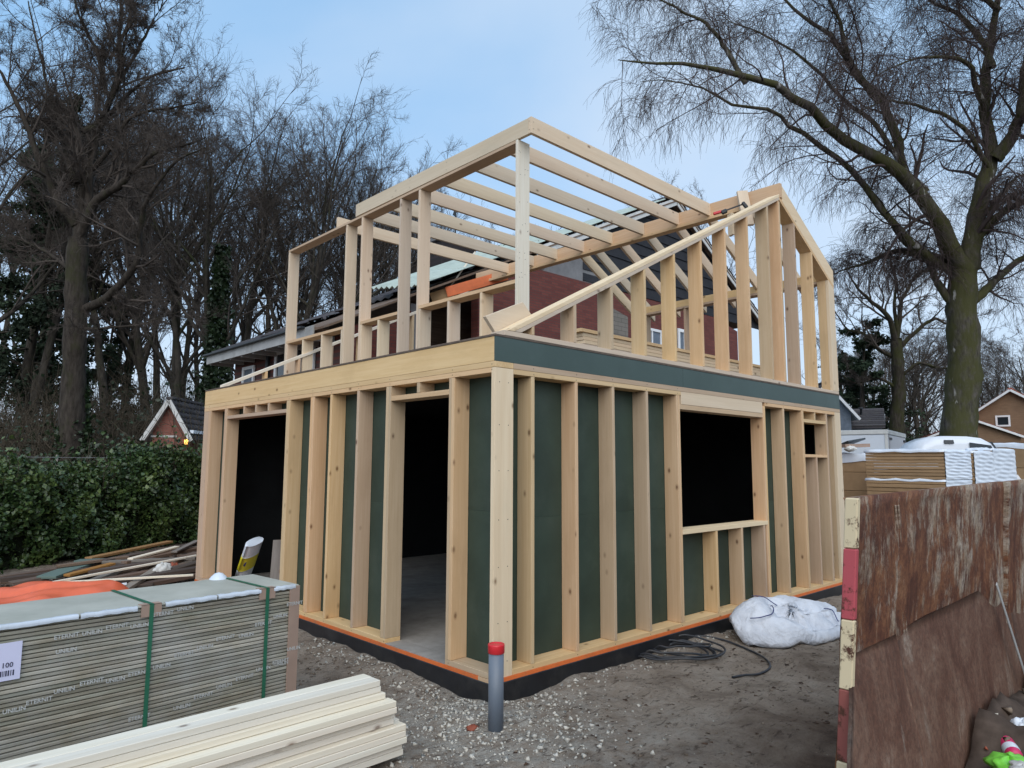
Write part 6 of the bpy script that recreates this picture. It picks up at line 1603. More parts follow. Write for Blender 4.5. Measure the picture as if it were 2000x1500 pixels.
scatter_rocks('lime_rubble', 1500, near_corner, 0.007, 0.034, 'lime_rubble', 1, 'pale lime rubble strewn round the corner of the plinth', 'rubble')
scatter_rocks('lime_rubble', 420, along_left, 0.008, 0.035, 'lime_rubble', 2, 'pale crumbs along the plinth left of the corner', 'rubble')
scatter_rocks('lime_rubble', 380, along_right, 0.008, 0.03, 'lime_rubble', 3, 'pale crumbs along the plinth right of the corner', 'rubble')
scatter_rocks('soil_lumps', 900, whole_yard, 0.005, 0.024, 'soil_lump', 4, 'small brown soil lumps over the trodden yard', 'soil')
scatter_rocks('soil_lumps', 420, lambda rg: (-0.2 - abs(rg.normal(0, 0.45)), rg.uniform(0.2, 2.4)), 0.006, 0.030, 'soil_lump', 5, 'small brown soil lumps between the pack and the frame', 'soil')
scatter_rocks('leaf_litter', 420, lambda rg: (rg.uniform(-0.6, 4.4), -0.4 - abs(rg.normal(0, 1.2))), 0.010, 0.034, 'leaf_litter', 6, 'dead brown leaves and chips trodden into the yard', 'litter', 0.15)
heap_v = np.array([tuple(v.co) for v in deb.data.vertices]) + np.array(deb.matrix_basis.translation)
def heap_z(x, y):
    return float(heap_v[np.argmin((heap_v[:, 0] - x) ** 2 + (heap_v[:, 1] - y) ** 2), 2])
for nm_, mt_, n_, sd_, lb_ in (('rubble_bits', 'roof_tile_red', 70, 51, 'small red brick bits on the heap in the skip'), ('rubble_bits', 'soil_lump', 260, 52, 'brown clods and grit on the heap in the skip'), ('rubble_bits', 'lime_rubble', 60, 53, 'pale mortar bits on the heap in the skip')):
    scatter_rocks(nm_, n_, lambda rg: (rg.uniform(-0.5, 2.2), rg.uniform(-4.6, -3.2)), 0.015, 0.09, mt_, sd_, lb_, 'rubble', 0.7, heap_z)
tag(blob('brick_chip', (-0.40, -0.23, -0.19), (0.045, 0.035, 0.02), 'roof_tile_red', 31), 'small red brick chip left of the foot of the drain pipe', 'chip')

PACK_ROT = 5.5
# ------------------------------------------------------------------ wrapped packs of insulation behind the skip
def pack(nm_label, x, y, lx, ly, z0, z1, nslab, hood=0.04, group='shrink wrapped insulation packs'):
    t = thing('insulation_pack', nm_label, 'insulation pack', (x, y, z0), group)
    dz_ = (z1 - z0) / nslab
    for k in range(nslab):
        j = random.uniform(-0.012, 0.012)
        box('slab', x + 0.02 + j, x + lx - 0.02, y + 0.02 + random.uniform(-0.01, 0.01), y + ly - 0.02, z0 + k * dz_ + 0.004, z0 + (k + 1) * dz_ - 0.004, MATS['insulation_brown'], t, bev=0.012)
    # white hood: rounded cap with a sagging hem, plus wrapped end face
    nu = 40
    V, Qs = [], []
    per = []
    for i in range(nu):
        s_ = i / nu * 4
        k, f = int(s_), s_ - int(s_)
        c = [(x, y), (x + lx, y), (x + lx, y + ly), (x, y + ly)]
        a, b2 = c[k], c[(k + 1) % 4]
        per.append((a[0] + (b2[0] - a[0]) * f, a[1] + (b2[1] - a[1]) * f))
    cx, cy = x + lx / 2, y + ly / 2
    for lev in range(5):
        for i, (px_, py_) in enumerate(per):
            w = 0.02 * math.sin(i * 1.9) + 0.015 * math.sin(i * 4.3)
            if lev == 0: q = (px_, py_, z1 - hood * (1 + 0.25 * math.sin(i * 0.9)) + w * 0.3)
            elif lev == 1: q = (px_, py_, z1 - 0.01 + w * 0.3)
            elif lev == 2: q = (cx + (px_ - cx) * 0.985, cy + (py_ - cy) * 0.985, z1 + 0.022 + w * 0.6)
            elif lev == 3: q = (cx + (px_ - cx) * 0.6, cy + (py_ - cy) * 0.6, z1 + 0.03 + w)
            else: q = (cx + (px_ - cx) * 0.05, cy + (py_ - cy) * 0.05, z1 + 0.035)
            V.append(q)
    for lev in range(4):
        for i in range(nu):
            a, b2 = lev * nu + i, lev * nu + (i + 1) % nu
            Qs.append((a, b2, b2 + nu, a + nu))
    obj_np('film_hood', np.array(V), Qs, None, MATS['plastic_white'], t, True)
    # stretch film on the end face, drawn into horizontal folds
    n1, n2 = 20, nslab * 6
    V, Qs = [], []
    for d in (0.0, 0.006):
        for i in range(n1 + 1):
            for j in range(n2 + 1):
                u, v = i / n1, j / n2
                w = 0.005 * math.sin(v * nslab * 2 * math.pi + 1.1 * u) * min(1, u * 6, (1 - u) * 6) + 0.005 * math.sin(v * 43 + u * 13)
                V.append((x + lx * u, y - 0.010 + w + d, z0 + 0.01 + (z1 - z0 - 0.02) * v))
    k = (n1 + 1) * (n2 + 1)
    for s_ in (0, 1):
        for i in range(n1):
            for j in range(n2):
                a = s_ * k + i * (n2 + 1) + j
                Qs.append((a, a + n2 + 1, a + n2 + 2, a + 1))
    obj_np('film_wrap', np.array(V), Qs, None, MATS['plastic_white'], t, True)
    t.matrix_basis = Matrix.Translation(Vector((x, y, z0))) @ Matrix.Rotation(math.radians(-PACK_ROT), 4, 'Z')
    return t


def zat(px, py, dist): return float(at(px, py, dist)[2])
c = foot(1846, 17.0)
H1, Hm = zat(1800, 879, 17.0), zat(1800, 938, 17.0)
pack('brown pack with white film hood, upper one of the front double stack', c[0], c[1], 1.65, 1.95, Hm + 0.01, H1, 9)
pack('brown pack underneath the front white hooded one', c[0], c[1] + 0.01, 1.65, 1.95, Hm - 0.95, Hm - 0.005, 9, 0.03)
box_ = foot(1904, 17.6)
H2 = zat(1930, 879, 17.6)
c2 = foot(1903, 19.5)
pack('white wrapped pack in the middle of the row behind the skip', c2[0], c2[1], 1.55, 0.95, Hm - 0.3, zat(1920, 882, 19.5), 9)
c3 = foot(1940, 20.4)
pack('white wrapped pack at the right end of the row behind the skip', c3[0], c3[1], 1.9, 0.7, Hm - 0.3, zat(1950, 877, 20.4), 9)
c4 = foot(1706, 20.0)
pack('dark brown pack half hidden by the corner of the timber frame', c4[0], c4[1], 2.3, 2.8, -0.15, zat(1680, 886, 20.0), 4, 0.22)
c5 = foot(2070, 22.5)
pack('far brown pack with a white top at the right edge', c5[0], c5[1], 2.3, 2.4, 0.0, zat(1960, 865, 22.5), 3, 0.14)
# scrap lying on the left pack
tp = at(1664, 868, 20.6)
tag(beam('tilted_sheet', at(1642, 868, 20.6), at(1676, 862, 21.2), 0.5, 0.05, MATS['frame_dark'], None, (0.3, 0.3, 1)), 'dark sheet lying tilted on the pack beside the trailer', 'sheet')
tag(blob('film_ball', at(1660, 876, 20.4), (0.16, 0.16, 0.08), 'white_dirty', 41), 'crumpled ball of film lying on the half hidden dark pack', 'film')
tag(beam('card_strip', at(1642, 871, 20.5), at(1690, 870, 20.7), 0.4, 0.10, MATS['card_brown'], None, (0, 0, 1)), 'flat brown cardboard strip on the half hidden pack', 'cardboard')

# ------------------------------------------------------------------ white box trailer and van
def oriented(loc, az):
    """local x to the right of travel direction az (clockwise from +Y), y forward"""
    f = np.array([math.sin(az), math.cos(az), 0]); r = np.array([math.cos(az), -math.sin(az), 0])
    return lambda x, y, z: tuple(np.array(loc) + r * x + f * y + np.array([0, 0, z]))


def obox(nm, T, x0, x1, y0, y1, z0, z1, mat, par, bev=0.0):
    vs = [T(x, y, z) for x in (x0, x1) for y in (y0, y1) for z in (z0, z1)]
    g = np.array(T(1, 0, 0)) - np.array(T(0, 0, 0)) if (x1 - x0) > (y1 - y0) else np.array(T(0, 1, 0)) - np.array(T(0, 0, 0))
    return solid(nm, vs, BOXF, mat, par, g, bev)


tc = foot(1736, 29.0)
tr = thing('box_trailer', 'white box trailer with a small dark window parked behind the insulation packs', 'trailer', tuple(tc))
azr = YAW + math.radians(29)
T = oriented(tc, azr + math.radians(8))
zt_ = zat(1736, 829, 29.0)
LW = MATS['lacquer_white']
obox('body', T, -3.6, 0.0, 0.0, 5.0, 0.5, zt_ - 0.20, LW, tr, 0.02)
T2_ = oriented(tc, azr + math.radians(62))
obox('body_end', T2_, -0.02, 0.02, 0.0, 0.02, 0.5, zt_ - 0.2, LW, tr)
obox('roof_rail', T, -3.65, 0.03, -0.04, 5.04, zt_ - 0.198, zt_, MATS['white_dirty'], tr, 0.02)
obox('corner_rail', T, -0.10, 0.02, -0.03, 0.06, 0.5, zt_ - 0.205, MATS['white_dirty'], tr, 0.01)
obox('chassis', T, -3.4, -0.2, 0.3, 4.7, 0.35, 0.498, MATS['frame_dark'], tr)
# the narrow end seen at the right: window and hinges
vs = [T(0.002, y, z) for y in (0.95, 3.2) for z in (zt_ - 1.75, zt_ - 0.85)]
wv = [T(x, y, z) for x in (0.004, 0.03) for y in (1.15, 3.3) for z in (zt_ - 1.70, zt_ - 0.80)]
wq = solid('window', wv, BOXF, MATS['glass_dark'], tr, (0, 0, 1), 0)
for y in (0.35, 4.3):
    hv = [T(x, y + a, z) for x in (0.003, 0.05) for a in (0.0, 0.55) for z in (zt_ - 0.42, zt_ - 0.32)]
    solid('hinge', hv, BOXF, MATS['frame_dark'], tr, (0, 0, 1), 0)
lv = [T(x, y, z) for x in (0.003, 0.03) for y in (0.28, 0.36) for z in (zt_ - 1.4, zt_ - 0.1)]
solid('lock_rod', lv, BOXF, MATS['steel_dull'], tr, (0, 0, 1), 0)
for yy in (1.6, 3.0):
    for xx in (-3.3, -0.3):
        wp = np.array(T(xx, yy, 0.33))
        w = lathe('wheel', [(0.0, -0.11), (0.26, -0.11), (0.33, -0.07), (0.33, 0.07), (0.26, 0.11), (0.0, 0.11)], wp, MATS['tyre_black'], tr, 20)
        w.matrix_basis = Matrix.Translation(Vector(wp)) @ Vector(np.array(T(1, 0, 0)) - np.array(T(0, 0, 0))).to_track_quat('Z', 'Y').to_matrix().to_4x4()

# white van: its roof and rear quarter window show above the packs
vc = foot(1868, 24.5)
van = thing('white_van', 'white van with a domed roof and dark windscreen behind the insulation packs', 'van', tuple(vc))
zr = zat(1800, 853, 24.5)
Tv = oriented(vc, azr + math.radians(90 - 22))       # forward = to the right in the picture
prof = [(-1.75, 0.45), (-1.75, 1.2), (-1.68, zr - 0.55), (-1.35, zr - 0.20), (-1.0, zr - 0.05), (-0.5, zr), (0.0, zr - 0.01), (0.45, zr - 0.07), (0.75, zr - 0.25), (1.35, 1.42), (2.15, 1.18), (2.35, 0.9), (2.35, 0.45)]
V, Qs = [], []
secs = [(-0.98, 0.90), (-0.92, 1.0), (0.0, 1.012), (0.92, 1.0), (0.98, 0.90)]
NP = len(prof)
for xw, kz in secs:
    for (yy, zz) in prof:
        tap = 1 - 0.14 * max(0, (zz - 1.2) / (zr - 1.2))
        V.append(Tv(xw * tap, yy, 0.2 + zz * (kz if zz > 1.1 else 1.0)))
for s_ in range(4):
    for i in range(NP - 1):
        a = s_ * NP + i
        Qs.append((a, a + 1, a + NP + 1, a + NP))
body = obj_np('body', np.array(V), Qs + [(s_ * NP + NP - 1, s_ * NP, (s_ + 1) * NP, (s_ + 1) * NP + NP - 1) for s_ in range(4)], None, LW, van, True)
pool = Pool()
for sx in (0, 4):
    vs_ = [V[sx * NP + i] for i in range(NP)]
    cen = np.mean(vs_, 0)
    pool.add([cen] + vs_, None, [(0, i + 1, (i + 1) % NP + 1) for i in range(NP)])
Va, _, Ta = pool.arrays()
obj_np('side_panel', Va, None, Ta, LW, van)
def van_patch(nm, pts, mat, x=None):
    vs = [Tv(*p) for p in pts]
    n_ = np.cross(np.array(vs[1]) - vs[0], np.array(vs[2]) - vs[0]); n_ /= np.linalg.norm(n_)
    vs2 = [tuple(np.array(v) + n_ * 0.02) for v in vs] + [tuple(np.array(v) - n_ * 0.02) for v in vs]
    k = len(vs)
    solid(nm, vs2, [tuple(range(k)), tuple(range(2 * k - 1, k - 1, -1))] + [(i, (i + 1) % k, k + (i + 1) % k, k + i) for i in range(k)], MATS[mat], van, (0, 0, 1), 0)
for sx in (-1, 1):
    van_patch('side_window', [(sx * 0.965, 0.05, 1.50), (sx * 0.965, 1.05, 1.50), (sx * 0.88, 0.72, zr - 0.12), (sx * 0.88, 0.05, zr - 0.02)], 'glass_dark')
van_patch('windscreen', [(-0.85, 1.36, 1.66), (0.85, 1.36, 1.66), (0.78, 0.80, zr + 0.0), (-0.78, 0.80, zr + 0.0)], 'glass_dark')
for sx in (-1, 1):
    van_patch('roof_vent', [(sx * 0.84, -0.75, zr + 0.06), (sx * 0.84, -0.45, zr + 0.06), (sx * 0.88, -0.45, zr - 0.06), (sx * 0.88, -0.75, zr - 0.06)], 'frame_dark')
for yy in (-1.1, 1.5):
    for xx in (-0.9, 0.9):
        wp = np.array(Tv(xx, yy, 0.34))
        w = lathe('wheel', [(0.0, -0.11), (0.26, -0.11), (0.34, -0.07), (0.34, 0.07), (0.26, 0.11), (0.0, 0.11)], wp, MATS['tyre_black'], van, 20)
        w.matrix_basis = Matrix.Translation(Vector(wp)) @ Vector(np.array(Tv(1, 0, 0)) - np.array(Tv(0, 0, 0))).to_track_quat('Z', 'Y').to_matrix().to_4x4()

# ------------------------------------------------------------------ houses and shed in the distance
def gable_house(name, label, cat, loc, az, w, d, eave, ridge, wall, tile, barge, over=0.3, tile_w=0.3, rows=None, group=None, overf=0.35, each=False, bargeh=0.16):
    """gable end at local y=0 facing -y, ridge running along y"""
    t = thing(name, label, cat, tuple(loc), group)
    T = oriented(loc, az)
    def P5(y): return [T(-w / 2, y, -0.2), T(w / 2, y, -0.2), T(w / 2, y, eave), T(0, y, ridge), T(-w / 2, y, eave)]
    vs = P5(0.0) + P5(d)
    fs = [(0, 1, 2, 3, 4), (9, 8, 7, 6, 5)] + [(i, (i + 1) % 5, 5 + (i + 1) % 5, 5 + i) for i in range(5)]
    xv = np.array(T(1, 0, 0)) - np.array(T(0, 0, 0))
    solid('wall', vs, fs, MATS[wall], t, xv, 0)
    sl = (ridge - eave) / (w / 2)
    L = math.hypot(w / 2 + over, sl * (w / 2 + over))
    cs, sn = (w / 2 + over) / L, sl * (w / 2 + over) / L
    for sg in (-1, 1):
        def S(u, y, h):   # u down the slope from the ridge
            return T(sg * (u * cs + h * sn), y, ridge + 0.03 - u * sn + h * cs)
        vs = [S(u, y, h) for u in (0, L) for y in (-overf, d + overf) for h in (0.0, 0.06)]
        solid('roof_board', vs, BOXF, MATS['white_dirty'], t, xv, 0)
        nr = rows or max(4, int(L / 0.34))
        rl = L / nr
        ncol = max(2, int((d + 2 * overf) / tile_w))
        def tile_geo(r, c0, c1):
            n = max(3, (c1 - c0) * 6 + 1)
            ys = np.linspace(-overf + c0 * tile_w, -overf + c1 * tile_w, n)
            wv_ = 0.030 * np.sin((ys + overf) / tile_w * 2 * math.pi)
            u1, u0 = (r + 1) * rl + 0.03, r * rl
            V = [S(u0, y, 0.085 + q) for y, q in zip(ys, wv_)] + [S(u1, y, 0.135 + q) for y, q in zip(ys, wv_)] + [S(u1, y, 0.07) for y in ys]
            Q = []
            for i in range(n - 1):
                Q += [(i, i + 1, n + i + 1, n + i), (n + i, n + i + 1, 2 * n + i + 1, 2 * n + i)]
            return np.array(V), Q
        for r in range(nr):
            if each and sg == 1:
                for c_ in range(ncol):
                    V, Q = tile_geo(r, c_, c_ + 1)
                    obj_np('roof_tile', V, Q, None, MATS[tile], t)
            else:
                V, Q = tile_geo(r, 0, ncol)
                obj_np('tile_course', V, Q, None, MATS[tile], t)
        # barge board on the gable
        vs = [S(u, y, h) for u in (0.0, L) for y in (-overf - 0.03, -overf) for h in (-bargeh, 0.09)]
        solid('barge_board', vs, BOXF, MATS[barge], t, xv, 0)
    for k in range(max(2, int((d + 2 * overf) / 0.36))):
        y = -overf + k * 0.36
        a, b = T(0, y, ridge + 0.13), T(0, min(y + 0.34, d + overf), ridge + 0.14)
        beam('ridge_tile', a, b, 0.28, 0.13, MATS[tile], t, bev=0.04)
    return t, T


def gwin(t, T, x0, x1, z0, z1, y=0.0, fr=0.09, fm='white_paint', pane='glass_dark'):
    def q(nm, a0, a1, b0, b1, d0, d1, mat, par):
        vs = [T(x, y - d, z) for x in (a0, a1) for d in (d0, d1) for z in (b0, b1)]
        return solid(nm, vs, BOXF, MATS[mat], par, (0, 0, 1), 0)
    w = q('window', x0, x1, z0, z1, 0.003, 0.02, 'frame_dark', t)
    q('frame', x0, x0 + fr, z0, z1, 0.021, 0.06, fm, w); q('frame', x1 - fr, x1, z0, z1, 0.021, 0.06, fm, w)
    q('frame', x0 + fr, x1 - fr, z0, z0 + fr, 0.021, 0.06, fm, w); q('frame', x0 + fr, x1 - fr, z1 - fr, z1, 0.021, 0.06, fm, w)
    q('pane', x0 + fr, x1 - fr, z0 + fr, z1 - fr, 0.022, 0.03, pane, w)


# small brick shed with a lamp, beyond the hedge
DS = 26.0
ra, rl_, rr = at(337, 779, DS), at(297, 846, DS), at(376, 838, DS)
azs = YAW + math.atan((337 - 1000) / F_PX) + math.radians(24)
base = np.array([ra[0], ra[1], -0.2])
shw = 1.30
shed, TS = gable_house('brick_shed', 'little brick shed with a dark pantile roof peeking over the hedge', 'shed', base, azs, shw, 2.6, zat(337, 846, DS) + 0.2 + 0.06, zat(337, 783, DS) + 0.2 - 0.05, 'brick_shed', 'roof_tile_dark', 'white_dirty', 0.24, 0.30, 7, None, 0.28, True, 0.07)
ez = zat(337, 846, DS) + 0.2
vs = [TS(x, y, z) for x in (shw / 2 + 0.17, shw / 2 + 0.30) for y in (-0.25, 2.8) for z in (ez - 0.02, ez + 0.10)]
solid('gutter', vs, BOXF, MATS['plastic_white'], shed, (0, 0, 1), 0)
vs = [TS(x, y, z) for x in (-shw / 2 - 0.05, 0.25) for y in (-0.02, -0.0) for z in (ez - 0.16, ez - 0.09)]
solid('lintel', vs, BOXF, MATS['white_dirty'], shed, (0, 0, 1), 0)
b = NB('lamp_glow', 0.4, 0.3)
b.b.inputs['Emission Color'].default_value = (1.0, 0.50, 0.10, 1)
b.b.inputs['Emission Strength'].default_value = 2.2
b.out((0.9, 0.5, 0.12))
lp = np.array(TS(shw / 2 - 0.02, -0.09, ez - 0.42))
lamp = thing('wall_lamp', 'lit orange lamp on the corner of the little brick shed', 'lamp', tuple(lp))
lathe('lamp_glass', [(0.0, 0.0), (0.05, 0.01), (0.065, 0.12), (0.055, 0.20), (0.0, 0.21)], lp, MATS['lamp_glow'], lamp, 12)
lathe('lamp_base', [(0.0, -0.04), (0.035, -0.04), (0.04, -0.002), (0.0, -0.001)], lp, MATS['frame_dark'], lamp, 12)

# brown brick house with red roof at the right edge
DB = 46.0
ap = at(1974, 764, DB)
azb = YAW + math.atan((1974 - 1000) / F_PX) + math.radians(6)
hb, TB = gable_house('brown_brick_house', 'brown brick house with a red tiled roof and white window at the right edge', 'house', (ap[0], ap[1], -0.2), azb, 7.6, 7.0, zat(1974, 812, DB) + 0.2 - 1.0, zat(1974, 764, DB) + 0.2, 'brick_brown', 'roof_tile_red', 'white_paint', 0.15, 0.3, None, None, 0.35, False, 0.05)
def bx(px): return (px - 1974) / F_PX * DB / math.cos(math.atan((1974 - 1000) / F_PX)) * 1.08
wz = lambda py: zat(1960, py, DB) + 0.2
gwin(hb, TB, bx(1953), bx(1971), wz(833), wz(811), fr=0.11)
gwin(hb, TB, bx(1996), bx(2016), wz(832), wz(809), fr=0.11)
# its low annexe with a red roof
ax_ = at(1900, 826, DB - 1.0)
an, TA = gable_house('red_roof_annexe', 'low annexe with a red tiled lean roof beside the brown brick house', 'annexe', (ax_[0], ax_[1], -0.2), azb - 0.3, 5.0, 4.0, zat(1900, 856, DB) + 0.2, zat(1900, 824, DB) + 0.2, 'brick_brown', 'roof_tile_red', 'white_paint', 0.2, 0.3, None, None, 0.3, False, 0.04)
# dark roofed outbuilding and slate clad house behind the trailer
DO = 40.0
ao = at(1598, 800, DO)
az0 = YAW + math.atan((1690 - 1000) / F_PX)
T_ = oriented((ao[0], ao[1], -0.2), az0 + math.radians(90))
ou = thing('dark_roof_outbuilding', 'outbuilding with a dark slate roof and two small vents above the trailer', 'outbuilding', (ao[0], ao[1], -0.2))
za, zb_ = zat(1690, 798, DO) + 0.2, zat(1690, 832, DO) + 0.2
vs = [T_(x, y, z) for x in (0.0, -5.0) for y in (-1.5, 3.2) for z in (-0.2, zb_ - 0.15)]
solid('wall', vs, BOXF, MATS['slate_blue'], ou, (0, 0, 1), 0)
vs = [T_(0.3, -1.6, zb_ - 0.1), T_(0.3, 3.35, zb_ - 0.1), T_(-1.6, 3.35, za), T_(-1.6, -1.6, za)]
vs += [tuple(np.array(v) - np.array([0, 0, 0.12])) for v in vs]
solid('roof', vs, [(0, 1, 2, 3), (7, 6, 5, 4), (0, 4, 5, 1), (1, 5, 6, 2), (2, 6, 7, 3), (3, 7, 4, 0)], MATS['roof_tile_dark'], ou, (0, 0, 1), 0)
for k in range(9):
    f0, f1 = k / 9, (k + 1) / 9
    q0 = [np.array(T_(0.3 - 1.9 * f, y, zb_ - 0.1 + (za - zb_ + 0.1) * f + h)) for f, h in ((f0 - 0.01, 0.07), (f1, 0.03)) for y in (-1.62, 3.37)]
    V = np.array(q0 + [p - np.array([0, 0, 0.06]) for p in q0])
    obj_np('tile_course', V, [(0, 1, 3, 2), (0, 4, 5, 1), (4, 6, 7, 5), (1, 5, 7, 3), (0, 2, 6, 4)], None, MATS['roof_tile_dark'], ou)
for yy in (1.6, 2.2):
    lathe('roof_vent', [(0.06, -0.2), (0.06, 0.32), (0.11, 0.33), (0.11, 0.42), (0.0, 0.43)], np.array(T_(-0.9, yy, zb_ + (za - zb_) * 0.62)), MATS['frame_dark'], ou, 10)
sh_, TT = gable_house('slate_clad_house', 'house end clad in blue grey slates with white bargeboards behind the frame', 'house', tuple(foot(1618, 38.0)), az0 - math.radians(20), 2.6, 4.0, zat(1618, 806, 38) + 0.2, zat(1618, 750, 38) + 0.2, 'slate_blue', 'roof_tile_dark', 'white_paint', 0.35, 0.3, None, None, 0.3, False, 0.05)


# ------------------------------------------------------------------ trees
def nrm(a): return a / (np.linalg.norm(a, axis=-1, keepdims=True) + 1e-9)


def grow(rg, base, dirs, length, r0, r1, k, wob, trop, tw=1.0):
    """M curved branches at once -> points (M,k,3) and radii (M,k)"""
    M = len(base)
    P = np.zeros((M, k, 3)); R = np.zeros((M, k))
    p, d = base.copy(), nrm(dirs)
    P[:, 0] = p; R[:, 0] = r0
    for i in range(1, k):
        d = nrm(d + rg.normal(size=(M, 3)) * wob + trop)
        p = p + d * (length / (k - 1))[:, None]
        P[:, i] = p
        t = (i / (k - 1)) ** tw
        R[:, i] = r0 * (1 - t) + r1 * t
    return P, R


def spawn(rg, P, R, n, t0, t1, ang, angsd, plen, lratio, rratio, rmin, up=0.0, lfade=0.5):
    """n children on each parent branch: base, dir, length, radius"""
    M, k, _ = P.shape
    t = t0 + (t1 - t0) * (np.arange(n)[None, :] + rg.random((M, n))) / n
    f = t * (k - 1)
    i = np.minimum(f.astype(int), k - 2)
    w = (f - i)[..., None]
    m = np.arange(M)[:, None]
    base = P[m, i] * (1 - w) + P[m, i + 1] * w
    tan = nrm(P[m, i + 1] - P[m, i])
    rad = R[m, i] * (1 - w[..., 0]) + R[m, i + 1] * w[..., 0]
    a = np.radians(rg.normal(ang, angsd, (M, n)))[..., None]
    q = rg.normal(size=(M, n, 3))
    q[..., 2] += up
    perp = nrm(q - tan * (q * tan).sum(-1, keepdims=True))
    d = tan * np.cos(a) + perp * np.sin(a)
    L = plen[:, None] * lratio * (1 - lfade * t) * rg.uniform(0.65, 1.3, (M, n))
    r = np.maximum(rad * rratio, rmin)
    return base.reshape(-1, 3), d.reshape(-1, 3), L.ravel(), r.ravel()


def plen(P): return np.linalg.norm(np.diff(P, axis=1), axis=2).sum(1)


def add_tubes(pool, P, R, s):
    V, Q = tubes(P, R, s)
    pool.add(V, Q)


def forest_tree(seed, H=19.0, r=0.28, nl=15, crown0=0.38, ang=34, lr=0.50, n2=7, n3=7, n4=6, lean=0.02, twig=0.0065, stems=1):
    """bare broadleaved tree of height ~H at the origin: vase shaped limbs -> (trunk pool, crown pool)"""
    rg = np.random.default_rng(seed)
    tp, cp = Pool(), Pool()
    base = np.zeros((stems, 3)); base[:, :2] = rg.normal(0, 0.18, (stems, 2)) * (stems > 1)
    d0 = np.tile([0, 0, 1.0], (stems, 1)) + rg.normal(0, 0.06 if stems > 1 else lean, (stems, 3))
    P0, R0 = grow(rg, base, d0, np.full(stems, H * 0.80), np.full(stems, r), np.full(stems, r * 0.16), 16, 0.045, np.array([0, 0, 0.03]), 0.9)
    R0[:, 0] *= 1.45; R0[:, 1] *= 1.08
    P0[:, 0, 2] -= 0.3
    add_tubes(tp, P0, R0, 9)
    b, d, L, rr = spawn(rg, P0, R0, nl, crown0, 0.99, ang, 11, np.full(stems, H), lr, 0.58, 0.02, 0.1, 0.52)
    P1, R1 = grow(rg, b, d, L, rr, rr * 0.18, 10, 0.10, np.array([0, 0, 0.045]))
    add_tubes(tp, P1, R1, 5)
    b, d, L, rr = spawn(rg, P1, R1, n2, 0.16, 1.0, 38, 13, plen(P1), 0.42, 0.52, 0.011, 0.0, 0.4)
    P2, R2 = grow(rg, b, d, L, rr, rr * 0.35, 7, 0.12, np.array([0, 0, 0.05]))
    add_tubes(cp, P2, R2, 4)
    b, d, L, rr = spawn(rg, P2, R2, n3, 0.12, 1.0, 40, 14, plen(P2), 0.46, 0.6, twig * 1.15, 0.0, 0.4)
    P3, R3 = grow(rg, b, d, L, rr, rr * 0.6, 4, 0.14, np.array([0, 0, 0.05]))
    add_tubes(cp, P3, R3, 3)
    b, d, L, rr = spawn(rg, P3, R3, n4, 0.10, 1.0, 42, 15, plen(P3), 0.55, 0.7, twig, 0.0, 0.4)
    P4, R4 = grow(rg, b, d, np.maximum(L, 0.28), np.full(len(L), twig), np.full(len(L), twig * 0.45), 3, 0.14, np.array([0, 0, 0.05]))
    add_tubes(cp, P4, R4, 3)
    return tp, cp


def tree_meshes(tp, cp, bark, twig):
    V, Q, T = tp.arrays()
    m1 = mesh_np('trunk', V, Q, T, MATS[bark], True)
    V, Q, T = cp.arrays()
    m2 = mesh_np('crown', V, Q, T, MATS[twig], False)
    return m1, m2


def place_tree(name, meshes, loc, rot, sc, label, group=None, extra=()):
    root = bpy.data.objects.new(name, None)
    M_ = Matrix.Translation(Vector(loc)) @ Matrix.Rotation(rot, 4, 'Z') @ Matrix.Diagonal((sc[0], sc[0], sc[1], 1))
    put(root, M_)
    tag(root, label, 'tree', group)
    for nm, me in zip(('trunk', 'crown'), meshes):
        put(bpy.data.objects.new(nm, me), M_, root)
    for nm, me in extra:
        put(bpy.data.objects.new(nm, me), M_, root)
    return root


def ivy_mesh(seed, H, r, n, size=0.085):
    """ivy leaves clothing a trunk up to height H"""
    rg = np.random.default_rng(seed)
    z = H * rg.random(n) ** 1.7
    a = rg.uniform(0, 2 * math.pi, n)
    clump = 0.55 + 0.75 * np.abs(np.sin(z * 2.3 + a * 1.5)) * np.abs(np.cos(z * 1.1 - a))
    rad = r * (1.15 - 0.75 * z / H) + np.abs(rg.normal(0, 0.26, n)) * clump * (1 - 0.75 * z / H)
    c = np.stack([rad * np.cos(a), rad * np.sin(a), z], -1)
    return leaf_cloud(rg, c, size)


def leaf_cloud(rg, c, size, flat=None):
    """small folded leaves (two triangles each) at points c"""
    n = len(c)
    A = nrm(rg.normal(size=(n, 3)))
    Bv = nrm(np.cross(A, rg.normal(size=(n, 3))))
    N = np.cross(A, Bv)
    s = size * rg.uniform(0.40, 1.55, (n, 1))
    p0, p2 = c - A * s * 0.6, c + A * s * 0.7
    p1, p3 = c + Bv * s * 0.5 + N * s * 0.15, c - Bv * s * 0.5 + N * s * 0.15
    V = np.stack([p0, p1, p2, p3], 1).reshape(-1, 3)
    k = np.arange(n)[:, None] * 4
    T = np.concatenate([k + [0, 1, 2], k + [0, 2, 3]])
    return V, T


